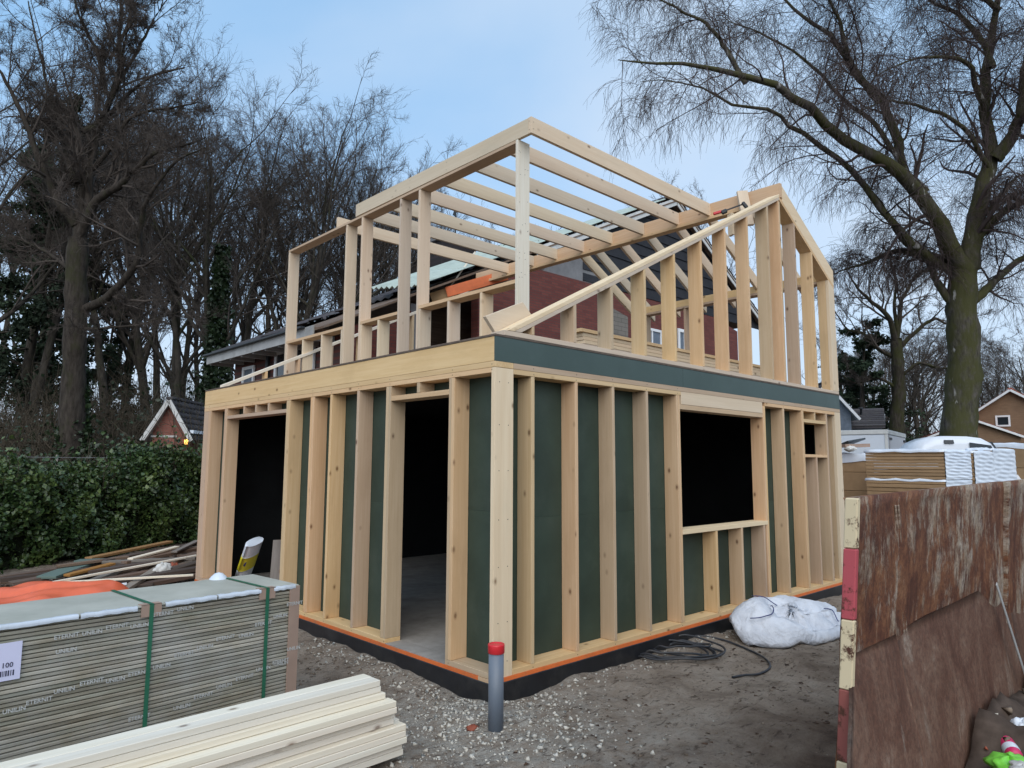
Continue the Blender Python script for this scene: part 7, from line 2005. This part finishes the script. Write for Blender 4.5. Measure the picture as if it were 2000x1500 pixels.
FT = [tree_meshes(*forest_tree(100 + i, H=19, r=[0.27, 0.22, 0.30, 0.20, 0.25][i], nl=[20, 18, 22, 18, 12][i], crown0=[0.36, 0.44, 0.30, 0.48, 0.34][i], ang=[36, 30, 42, 28, 32][i],
                                    lr=[0.52, 0.46, 0.56, 0.44, 0.52][i], n2=8, n3=8, n4=7, twig=0.0050, stems=[1, 1, 1, 1, 2][i]), 'bark_forest', 'twig_forest') for i in range(5)]
FAR = [tree_meshes(*forest_tree(200 + i, H=17, r=0.2, nl=14, crown0=[0.34, 0.46, 0.22][i], ang=34, lr=0.48, n2=6, n3=6, n4=5, twig=0.008), 'bark_forest', 'twig_forest') for i in range(3)]


def wood_tree(px, dist, ytop, var, label, group, rot=None, wide=1.0, extra=(), meshes=None, Hm=19.0):
    f = foot(px, dist)
    f[2] = float(ground_z(f[0], f[1])) - 0.1
    ht = zat(px, ytop, dist) - f[2]
    s = ht / Hm
    return place_tree('bare_tree', meshes or FT[var], f, random.uniform(0, 6.28) if rot is None else rot, (s * wide, s), label, group, extra)


# trees at the edge of the wood, one by one
V, T = ivy_mesh(1, 11.0, 0.42, 15000, 0.13)
ivyA = mesh_np('ivy', V, None, T, MATS['ivy_leaf'])
V, T = ivy_mesh(2, 6.5, 0.40, 7000, 0.12)
ivyB = mesh_np('ivy', V, None, T, MATS['ivy_leaf'])
WG = 'bare trees at the edge of the wood'
wood_tree(412, 31, 82, 0, 'tall bare tree with its trunk wrapped in dark ivy left of the brick house', WG, 0.4, 1.0, (('ivy', ivyA),))
wood_tree(352, 33, 120, 4, 'two stemmed bare tree between the big forked oak and the ivy tree', WG, 2.0, 0.9)
wood_tree(468, 36, 88, 1, 'slim bare tree directly behind the ivy clad trunk', WG, 1.0, 1.1)
wood_tree(545, 35, 150, 2, 'broad bare tree rising over the left corner of the brick roof', WG, 3.0, 0.95)
wood_tree(598, 38, 165, 1, 'bare tree behind the left end stud of the dormer frame', WG, 2.2, 1.1)
wood_tree(655, 39, 235, 0, 'bare tree standing behind the pair of tall dormer studs', WG, 4.0, 0.95)
wood_tree(715, 42, 258, 2, 'bare tree behind the middle of the dormer frame', WG, 5.0, 0.8)
wood_tree(775, 44, 280, 3, 'bare tree just left of the chimney', WG, 0.9, 1.2)
wood_tree(845, 50, 330, 1, 'bare tree behind the chimney seen through the roof joists', WG, 1.9, 1.1)
wood_tree(225, 37, 60, 3, 'slender bare tree behind the leaning limb of the oak', WG, 5.2, 1.2)
wood_tree(285, 40, 70, 2, 'bare tree behind the little brick shed', WG, 0.2, 0.85)
wood_tree(60, 36, 20, 1, 'bare tree at the left edge behind the dark pine', WG, 0.7, 1.1)
wood_tree(-40, 30, -60, 0, 'bare tree cut by the left edge of the picture', WG, 1.7, 1.0)
# deeper rows of the wood
DG = 'trees deep in the wood'
rg = np.random.default_rng(5)
row = [(-70, 52), (-20, 60), (35, 50), (90, 58), (130, 47), (185, 55), (240, 50), (300, 58), (335, 48), (390, 60), (440, 47), (500, 52), (520, 62), (570, 50), (620, 58), (640, 49), (690, 60), (735, 53), (800, 62), (820, 52), (880, 66), (930, 72)]
for i, (px_, d_) in enumerate(row):
    yt = np.interp(px_, [-80, 300, 480, 600, 760, 940], [150, 190, 240, 300, 370, 430]) + rg.uniform(-25, 40)
    wood_tree(px_, d_, yt, i % 3, 'thin bare tree standing deep in the wood on the left', DG, None, rg.uniform(0.85, 1.2), (), FAR[i % 3], 17.0)
rowR = [(1672, 52), (1712, 50), (1752, 56), (1785, 50), (1815, 54), (1840, 58), (1920, 56), (1955, 54), (1990, 58), (2030, 55), (1660, 62), (1695, 70), (1725, 58), (1765, 66), (1800, 60), (1835, 72), (1905, 66), (1940, 74), (1975, 62), (2010, 70), (2050, 60), (2100, 70)]
for i, (px_, d_) in enumerate(rowR):
    wood_tree(px_, d_, rg.uniform(590, 690), 2 if i < 10 else i % 3, 'thin bare tree far behind the yard on the right', 'far trees on the right', None, rg.uniform(1.0, 1.4), (), FAR[i % 3], 17.0)
for i, (px_, d_, yt) in enumerate([(1310, 62, 345), (1385, 66, 352)]):
    wood_tree(px_, d_, yt, 1, 'bare tree top showing over the ridge of the brick house', 'tree tops over the brick house', None, 0.8, (), FAR[1], 17.0)


# trees built limb by limb
def limb_tree(name, label, group, dist, limbs, rp, bark, twigmat, seed, spec, extra=None, base_px=None):
    """limbs: list of (pixel polyline, start radius, end radius, depth drift); trunk first"""
    rg = np.random.default_rng(seed)
    base = foot(*base_px)
    base[2] = float(ground_z(base[0], base[1]))
    root = thing(name, label, 'tree', tuple(base), group)
    tp, cp = Pool(), Pool()
    k = 22
    Ps, Rs_ = [], []
    for li, (pts, ra, rb, drift) in enumerate(limbs):
        n = len(pts)
        P = np.array([at(x, y, dist + drift * i / (n - 1)) for i, (x, y) in enumerate(pts)])
        if li == 0: P[0] = base + np.array([0, 0, -0.3])
        P = smooth_path(P, k)
        ln = plen(P[None])[0]
        wobb = np.cumsum(rg.normal(0, 0.0045 * ln, (k, 3)), 0)
        wobb -= np.linspace(0, 1, k)[:, None] * wobb[-1]
        P = P + wobb * (li > 0)
        t = np.linspace(0, 1, k)
        R = ra * (1 - t) + rb * t
        if li == 0:
            R = R * (1 + 0.35 * np.exp(-t * 14)) * (1 + 0.05 * np.sin(t * 31) + 0.04 * np.sin(t * 57 + 1))
        Ps.append(P); Rs_.append(R)
        V, Q = tubes(P[None], R[None], 14 if li == 0 else 9)
        if li == 0:
            V = V + rg.normal(0, 0.028 if dist > 26 else 0.012, V.shape)
        tp.add(V, Q)
    P1, R1 = np.array(Ps[1:]), np.array(Rs_[1:])
    V, Q, T = tp.arrays()
    put(bpy.data.objects.new('trunk', mesh_np('trunk', V - base, Q, T, MATS[bark], True)), Matrix.Translation(Vector(base)), root)
    spec(rg, P1, R1, cp)
    V, Q, T = cp.arrays()
    put(bpy.data.objects.new('crown', mesh_np('crown', V - base, Q, T, MATS[twigmat], False)), Matrix.Translation(Vector(base)), root)
    for nm, me in (extra or ()):
        put(bpy.data.objects.new(nm, me), Matrix.Translation(Vector(base)), root)
    return root


def oak_spec(n1, l1, n2, n3, n4, twig):
    def f(rg, P1, R1, cp):
        L1 = plen(P1)
        b, d, L, rr = spawn(rg, P1, R1, n1, 0.14, 0.93, 46, 14, L1, l1, 0.5, 0.02, 0.25, 0.25)
        P2, R2 = grow(rg, b, d, L, rr, rr * 0.3, 8, 0.13, np.array([0, 0, 0.06]))
        add_tubes(cp, P2, R2, 5)
        b, d, L, rr = spawn(rg, P2, R2, n2, 0.15, 1.0, 44, 15, plen(P2), 0.5, 0.55, 0.010, 0.15)
        P3, R3 = grow(rg, b, d, L, rr, rr * 0.4, 6, 0.15, np.array([0, 0, 0.05]))
        add_tubes(cp, P3, R3, 4)
        b, d, L, rr = spawn(rg, P3, R3, n3, 0.12, 1.0, 44, 15, plen(P3), 0.5, 0.6, twig * 1.2, 0.1)
        P4, R4 = grow(rg, b, d, L, rr, rr * 0.6, 4, 0.17, np.array([0, 0, 0.04]))
        add_tubes(cp, P4, R4, 3)
        b, d, L, rr = spawn(rg, P4, R4, n4, 0.1, 1.0, 45, 15, plen(P4), 0.55, 0.7, twig, 0.1)
        P5, R5 = grow(rg, b, d, np.maximum(L, 0.18), np.full(len(L), twig), np.full(len(L), twig * 0.5), 3, 0.17, np.array([0, 0, 0.03]))
        add_tubes(cp, P5, R5, 3)
    return f


V, T = ivy_mesh(3, 5.2, 0.42, 8000, 0.11)
ivyC = mesh_np('ivy', V, None, T, MATS['ivy_leaf'])
big = [([(143, 930), (142, 800), (147, 650), (149, 540), (153, 465)], 0.42, 0.33, 0),
       ([(152, 470), (152, 400), (150, 320), (163, 260), (196, 200), (215, 120), (225, 20), (232, -70)], 0.22, 0.03, 1.5),
       ([(156, 465), (188, 402), (230, 370), (262, 338), (300, 300), (345, 284), (402, 268)], 0.17, 0.02, -2.0),
       ([(158, 470), (172, 400), (178, 330), (182, 285), (198, 230), (250, 180), (300, 150), (362, 132)], 0.17, 0.02, 1.0),
       ([(146, 440), (112, 392), (72, 312), (40, 230), (2, 150), (-40, 90)], 0.17, 0.02, -1.5),
       ([(151, 360), (128, 290), (108, 228), (80, 120), (55, 2)], 0.13, 0.02, 2.0),
       ([(160, 606), (200, 588), (232, 556), (262, 515), (272, 450), (282, 400), (310, 350), (352, 308), (400, 288)], 0.17, 0.02, -2.5),
       ([(205, 185), (190, 105), (152, 25), (140, -50)], 0.08, 0.02, -1.0),
       ([(165, 258), (210, 215), (268, 110), (300, 40), (318, 0)], 0.10, 0.015, 2.0),
       ([(150, 540), (100, 500), (50, 470), (0, 455)], 0.09, 0.02, 2.0),
       ([(180, 330), (228, 268), (262, 220), (330, 210), (392, 200)], 0.09, 0.015, -1.0),
       ([(215, 115), (245, 60), (262, 10), (290, -40)], 0.07, 0.015, 0.6),
       ([(200, 230), (232, 160), (240, 90), (262, 40)], 0.07, 0.015, -1.6),
       ([(150, 640), (210, 640), (290, 630), (380, 600)], 0.06, 0.012, -1.0)]
limb_tree('oak_tree', 'big dark oak with a forked trunk and spreading bare limbs at the left', None, 25.0, big, None, 'bark_oak', 'twig_forest', 41, oak_spec(12, 0.34, 8, 7, 6, 0.0050), (('ivy', ivyC),), (143, 25.0))

# weeping birch on the right
birch = [([(1868, 1000), (1872, 860), (1884, 720), (1878, 610), (1882, 530)], 0.690, 0.460, 0),
         ([(1884, 545), (1896, 458), (1930, 360), (1947, 298), (1934, 220), (1940, 100), (1952, 0), (1960, -120)], 0.391, 0.052, 0.5),
         ([(1944, 312), (1978, 262), (1996, 180), (2006, 90), (2012, -60)], 0.276, 0.052, -1.0),
         ([(1880, 530), (1861, 476), (1830, 420), (1798, 372), (1757, 332), (1683, 292), (1608, 229), (1540, 195), (1448, 160), (1379, 138), (1282, 123), (1207, 117)], 0.345, 0.015, -3.5),
         ([(1876, 540), (1820, 500), (1780, 474), (1700, 372), (1631, 309), (1551, 258), (1494, 220), (1420, 205), (1350, 170), (1250, 160)], 0.172, 0.010, -2.0),
         ([(1800, 378), (1757, 321), (1752, 269), (1717, 200), (1666, 149), (1626, 86), (1591, 52), (1540, 8), (1490, -60)], 0.230, 0.026, 1.0),
         ([(1460, 165), (1430, 110), (1402, 74), (1362, 34), (1293, 0), (1220, -50)], 0.115, 0.015, 1.0),
         ([(1925, 215), (1912, 189), (1895, 132), (1838, 109), (1780, 115), (1694, 155)], 0.138, 0.010, -2.5),
         ([(1938, 130), (1918, 86), (1872, 34), (1820, 6), (1760, -60)], 0.149, 0.026, 1.5),
         ([(1889, 500), (1920, 455), (1952, 424), (2000, 395), (2060, 380), (2120, 390)], 0.196, 0.031, -1.5),
         ([(1889, 590), (1920, 560), (1952, 533), (2000, 499), (2060, 470), (2120, 460)], 0.196, 0.031, 1.0),
         ([(1878, 520), (1838, 508), (1790, 494), (1752, 493), (1700, 512), (1666, 521), (1622, 536)], 0.196, 0.015, 2.0),
         ([(1880, 615), (1838, 570), (1810, 520), (1760, 480), (1720, 400), (1700, 378)], 0.184, 0.015, 1.5),
         ([(1717, 200), (1660, 110), (1640, 40), (1600, -40)], 0.138, 0.026, -1.5),
         ([(1790, 365), (1720, 250), (1640, 180), (1560, 110), (1470, 60), (1400, 30)], 0.115, 0.010, 3.0),
         ([(1935, 330), (1880, 250), (1800, 210), (1720, 200), (1650, 230)], 0.103, 0.010, -3.0),
         ([(1952, 20), (1900, -20), (1840, -80), (1760, -120)], 0.115, 0.021, -1.0),
         ([(1900, 450), (1950, 380), (2000, 340), (2060, 330)], 0.103, 0.015, 2.0)]


def birch_spec(rg, P1, R1, cp):
    L1 = plen(P1)
    b, d, L, rr = spawn(rg, P1, R1, 20, 0.12, 1.0, 52, 16, np.clip(L1, 4, 11), 0.30, 0.30, 0.016, 0.30, 0.25)
    P2, R2 = grow(rg, b, d, L, rr, rr * 0.3, 8, 0.16, np.array([0, 0, 0.015]))
    add_tubes(cp, P2, R2, 5)
    b, d, L, rr = spawn(rg, P2, R2, 7, 0.15, 1.0, 48, 15, plen(P2), 0.50, 0.5, 0.008, 0.2)
    P3, R3 = grow(rg, b, d, L, rr, rr * 0.45, 6, 0.17, np.array([0, 0, -0.03]))
    add_tubes(cp, P3, R3, 4)
    # hanging twigs from the outer branches
    b, d, L, rr = spawn(rg, P3, R3, 8, 0.15, 1.0, 50, 18, np.full(len(P3), 1.0), 1.25, 0.5, 0.0042, 0.0, 0.2)
    P4, R4 = grow(rg, b, d, L, np.full(len(L), 0.0060), np.full(len(L), 0.0032), 6, 0.12, np.array([0, 0, -0.36]))
    add_tubes(cp, P4, R4, 3)
    b, d, L, rr = spawn(rg, P4, R4, 1, 0.2, 0.9, 35, 14, np.full(len(P4), 1.0), 0.5, 0.6, 0.003, 0.0, 0.2)
    P5, R5 = grow(rg, b, d, L, np.full(len(L), 0.0045), np.full(len(L), 0.0025), 3, 0.12, np.array([0, 0, -0.25]))
    add_tubes(cp, P5, R5, 3)


limb_tree('birch_tree', 'huge old weeping birch with drooping twigs over the right half', None, 27.0, birch, None, 'bark_birch', 'twig_birch', 77, birch_spec, None, (1868, 27.0))

# gnarled oak behind the trailer
oak2 = [([(1754, 900), (1752, 830), (1756, 760), (1752, 690), (1750, 660)], 0.432, 0.311, 0),
        ([(1750, 670), (1736, 620), (1704, 590), (1674, 560), (1654, 530)], 0.190, 0.026, -2),
        ([(1751, 665), (1759, 610), (1774, 560), (1804, 530), (1844, 540)], 0.173, 0.026, 1),
        ([(1752, 690), (1784, 650), (1824, 620), (1854, 630), (1894, 600)], 0.156, 0.026, -1),
        ([(1752, 700), (1714, 680), (1684, 650), (1654, 640), (1624, 600)], 0.156, 0.026, 2),
        ([(1754, 740), (1794, 710), (1844, 720), (1884, 700)], 0.121, 0.017, -2),
        ([(1753, 760), (1714, 740), (1674, 750), (1644, 730)], 0.112, 0.017, 1),
        ([(1751, 665), (1744, 600), (1749, 550), (1734, 500)], 0.138, 0.026, 0)]
limb_tree('oak_tree', 'gnarled mossy oak behind the white trailer', None, 43.0, oak2, None, 'bark_mossy', 'twig_forest', 12, oak_spec(8, 0.42, 6, 6, 4, 0.010), None, (1754, 43.0))


# ------------------------------------------------------------------ evergreens
def evergreen(seed, H, r, spread, crown0, n, drop=-0.10, size=0.115):
    rg = np.random.default_rng(seed)
    tp, cp = Pool(), Pool()
    P0, R0 = grow(rg, np.zeros((1, 3)), np.array([[0, 0, 1.0]]), np.array([H]), np.array([r]), np.array([0.03]), 12, 0.02, np.array([0, 0, 0.02]))
    add_tubes(tp, P0, R0, 8)
    b, d, L, rr = spawn(rg, P0, R0, n, crown0, 0.99, 78, 12, np.array([spread]), 1.0, 0.3, 0.02, 0.0, 0.75)
    P1, R1 = grow(rg, b, d, L, rr, rr * 0.3, 6, 0.10, np.array([0, 0, drop * 0.3]))
    add_tubes(tp, P1, R1, 4)
    b, d, L, rr = spawn(rg, P1, R1, 9, 0.2, 1.0, 45, 15, plen(P1), 0.34, 0.5, 0.008, 0.0, 0.4)
    P2, R2 = grow(rg, b, d, L, rr, rr * 0.4, 4, 0.15, np.array([0, 0, drop * 0.5]))
    add_tubes(cp, P2, R2, 3)
    m = 44
    i = rg.integers(0, len(P2), len(P2) * m)
    t = rg.random(len(i)) ** 0.7 * 3
    k = np.minimum(t.astype(int), 2)
    w = (t - k)[:, None]
    c = P2[i, k] * (1 - w) + P2[i, k + 1] * w + rg.normal(0, 0.10, (len(i), 3))
    V, T = leaf_cloud(rg, c, size)
    cp.add(V, None, T)
    return tree_meshes(tp, cp, 'bark_forest', 'needle')


EV = [evergreen(301, 17, 0.28, 3.6, 0.22, 52), evergreen(302, 11, 0.24, 3.4, 0.08, 40)]
def ev_place(px, d_, ytop, var, Hm, label, wide=1.0, group=None):
    f = foot(px, d_)
    f[2] = float(ground_z(f[0], f[1])) - 0.1
    s = (zat(px, ytop, d_) - f[2]) / Hm
    place_tree('pine_tree', EV[var], f, random.uniform(0, 6), (s * wide, s), label, group)
ev_place(28, 38, 150, 0, 17, 'tall dark pine at the left edge of the wood', 1.0, 'dark pines on the left')
ev_place(92, 44, 200, 0, 17, 'second dark pine, behind the big oak trunk', 0.9, 'dark pines on the left')
ev_place(200, 48, 560, 1, 11, 'low dark evergreen between the trunks behind the hedge', 0.8)
ev_place(1690, 44, 630, 1, 11, 'dark green spruce behind the slate clad house', 1.25)
ev_place(1655, 47, 680, 1, 11, 'smaller dark spruce close beside the frame corner', 1.0)


# undergrowth: brushy mass of twigs and some leaves below the wood
def brush(nm, label, pts, seed, n_per, hmax, twig_r=0.012, mat='brush_twig', leafn=0, leafmat=None):
    rg = np.random.default_rng(seed)
    pool, lv = Pool(), []
    B, Dd, L = [], [], []
    for (x, y, hh) in pts:
        n = n_per
        B.append(np.stack([x + rg.normal(0, 0.9, n), y + rg.normal(0, 0.9, n), np.full(n, -0.3)], -1))
        Dd.append(nrm(np.stack([rg.normal(0, 0.38, n), rg.normal(0, 0.38, n), np.ones(n)], -1)))
        L.append(hh * rg.uniform(0.5, 1.1, n))
    B, Dd, L = np.concatenate(B), np.concatenate(Dd), np.concatenate(L)
    P1, R1 = grow(rg, B, Dd, L, np.full(len(B), twig_r * 1.6), np.full(len(B), twig_r * 0.6), 6, 0.13, np.array([0, 0, 0.02]))
    add_tubes(pool, P1, R1, 3)
    b, d, L, rr = spawn(rg, P1, R1, 6, 0.15, 1.0, 45, 15, plen(P1), 0.40, 0.6, twig_r * 0.7, 0.1)
    P2, R2 = grow(rg, b, d, L, np.full(len(L), twig_r * 0.7), np.full(len(L), twig_r * 0.35), 4, 0.18, np.array([0, 0, 0.03]))
    add_tubes(pool, P2, R2, 3)
    V, Q, T = pool.arrays()
    o = tag(obj_np(nm, V, Q, T, MATS[mat], None), label, 'undergrowth', kind='stuff')
    if leafn:
        i = rg.integers(0, len(P2), leafn)
        c = P2[i, rg.integers(1, 4, leafn)] + rg.normal(0, 0.12, (leafn, 3))
        V, T = leaf_cloud(rg, c, 0.13)
        tag(obj_np('leaves', V, None, T, MATS[leafmat], o), kind='stuff')
    return o


pts = []
rg = np.random.default_rng(3)
for px_ in np.arange(-60, 470, 13):
    for d_ in (rg.uniform(24, 32) if not 255 < px_ < 430 else rg.uniform(31, 36), rg.uniform(32, 48), rg.uniform(44, 60)):
        f = foot(px_, d_)
        pts.append((f[0], f[1], rg.uniform(2.8, 5.0) * (1 if d_ < 33 else 1.6)))
brush('undergrowth', 'tangled bare undergrowth below the trees on the left', pts, 8, 34, 4.0, 0.014, 'brush_twig', 15000, 'ivy_leaf')
pts = []
for px_ in np.arange(440, 960, 22):
    f = foot(px_, rg.uniform(40, 60)); pts.append((f[0], f[1], rg.uniform(3.0, 6.0)))
brush('undergrowth', 'tangled bare undergrowth behind the brick house', pts, 18, 22, 4.0, 0.02)
pts = []
for px_ in np.arange(1640, 2080, 12):
    for d_ in (rg.uniform(50, 58), rg.uniform(58, 72)):
        f = foot(px_, d_); pts.append((f[0], f[1], rg.uniform(3.5, 7.0)))
brush('undergrowth', 'tangled bare undergrowth beyond the yard on the right', pts, 9, 34, 4.0, 0.02, 'brush_twig', 5000, 'ivy_leaf')


# ------------------------------------------------------------------ hedge
hd = thing('hedge', 'dense ivy covered hedge along the left side behind the scrap timber', 'hedge', (0.3, 12.0, -0.2))
H_A, H_B = np.array([-5.6, 8.35, 0]), np.array([4.6, 14.75, 0])
hdir = nrm(H_B - H_A); hn = np.array([hdir[1], -hdir[0], 0]); HLEN = np.linalg.norm(H_B - H_A)
rg = np.random.default_rng(14)
def hedge_top(s):
    return 1.22 + 0.58 * np.clip((s / HLEN - 0.30) / 0.45, 0, 1) + 0.16 * np.sin(s * 1.7) + 0.11 * np.sin(s * 4.1 + 1) + 0.07 * np.sin(s * 9.3)
# dark core
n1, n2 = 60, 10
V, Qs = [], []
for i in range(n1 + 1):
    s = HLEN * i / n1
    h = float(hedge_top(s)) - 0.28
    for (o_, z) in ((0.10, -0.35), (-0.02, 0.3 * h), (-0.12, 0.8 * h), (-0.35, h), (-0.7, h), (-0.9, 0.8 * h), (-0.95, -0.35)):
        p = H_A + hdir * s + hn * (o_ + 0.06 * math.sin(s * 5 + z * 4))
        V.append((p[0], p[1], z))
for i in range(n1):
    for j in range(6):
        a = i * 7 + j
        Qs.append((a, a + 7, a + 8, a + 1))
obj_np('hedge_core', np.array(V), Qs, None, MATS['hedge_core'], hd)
N = 56000
s = rg.uniform(0, HLEN, N)
v = rg.random(N)
h = hedge_top(s)
z = np.where(v < 0.80, -0.2 + (h + 0.2) * (v / 0.80), h + rg.normal(0, 0.07, N))
out = np.where(v < 0.80, 0.20 + rg.normal(0, 0.10, N) - 0.25 * (z / h) ** 3, -rg.uniform(0.0, 1.0, N))
bulge = 0.16 * np.sin(s * 2.3 + z * 2.0) + 0.11 * np.sin(s * 5.1 - z * 4.2) + 0.07 * np.sin(s * 11 + z * 7)
c = H_A + hdir * s[:, None] + hn * (out + bulge)[:, None]
c[:, 2] = z + 0.05 * np.sin(s * 13)
keep = rg.random(N) < np.clip(0.55 + 0.6 * np.sin(s * 3.1 + z * 3.3) * np.sin(s * 1.3 - z * 2.1) + 0.35, 0.25, 1)
V, T = leaf_cloud(rg, c[keep], 0.064)
tag(obj_np('leaves', V, None, T, MATS['hedge_leaf'], hd), kind='stuff')
# twigs and shoots standing out of the top
M_ = 420
s = rg.uniform(0, HLEN, M_)
b0 = H_A + hdir * s[:, None] + hn * rg.uniform(-0.9, 0.15, (M_, 1))
b0[:, 2] = hedge_top(s) - 0.25
P1, R1 = grow(rg, b0, np.tile([0, 0, 1.0], (M_, 1)) + rg.normal(0, 0.5, (M_, 3)), rg.uniform(0.3, 0.9, M_), np.full(M_, 0.006), np.full(M_, 0.003), 5, 0.2, np.array([0, 0, -0.03]))
V, Q = tubes(P1, R1, 3)
tag(obj_np('shoots', V, Q, None, MATS['brush_twig'], hd), kind='stuff')
i = rg.integers(0, M_, 2600)
V, T = leaf_cloud(rg, P1[i, rg.integers(1, 5, 2600)] + rg.normal(0, 0.05, (2600, 3)), 0.066)
tag(obj_np('leaves', V, None, T, MATS['hedge_leaf'], hd), kind='stuff')
# wire fence showing over the left end of the hedge
wf = thing('wire_fence', 'thin wire fence strung behind the low left end of the hedge', 'fence', tuple(foot(60, 19.5)))
for zz in (1.80, 1.55):
    a, b_ = np.array(at(-40, 898, 17.5)), np.array(at(255, 899, 20.5))
    a[2] = b_[2] = zz
    P = smooth_path([a, (a + b_) / 2 - np.array([0, 0, 0.02]), b_], 12)
    V, Q = tubes(P[None], np.full((1, 12), 0.006), 4)
    obj_np('wire', V, Q, None, MATS['steel_dull'], wf)
for px_ in (-30, 110, 250):
    f = at(px_, 908, 17.5 + 3.0 * (px_ + 40) / 295)
    lathe('post', [(0.03, -0.3), (0.03, 1.85), (0.0, 1.86)], (f[0], f[1], 0.0), MATS['old_wood_grey'], wf, 8)
# a little orange leaved shrub patch at the left
rgl = np.random.default_rng(77)
print('objects', len(bpy.data.objects))
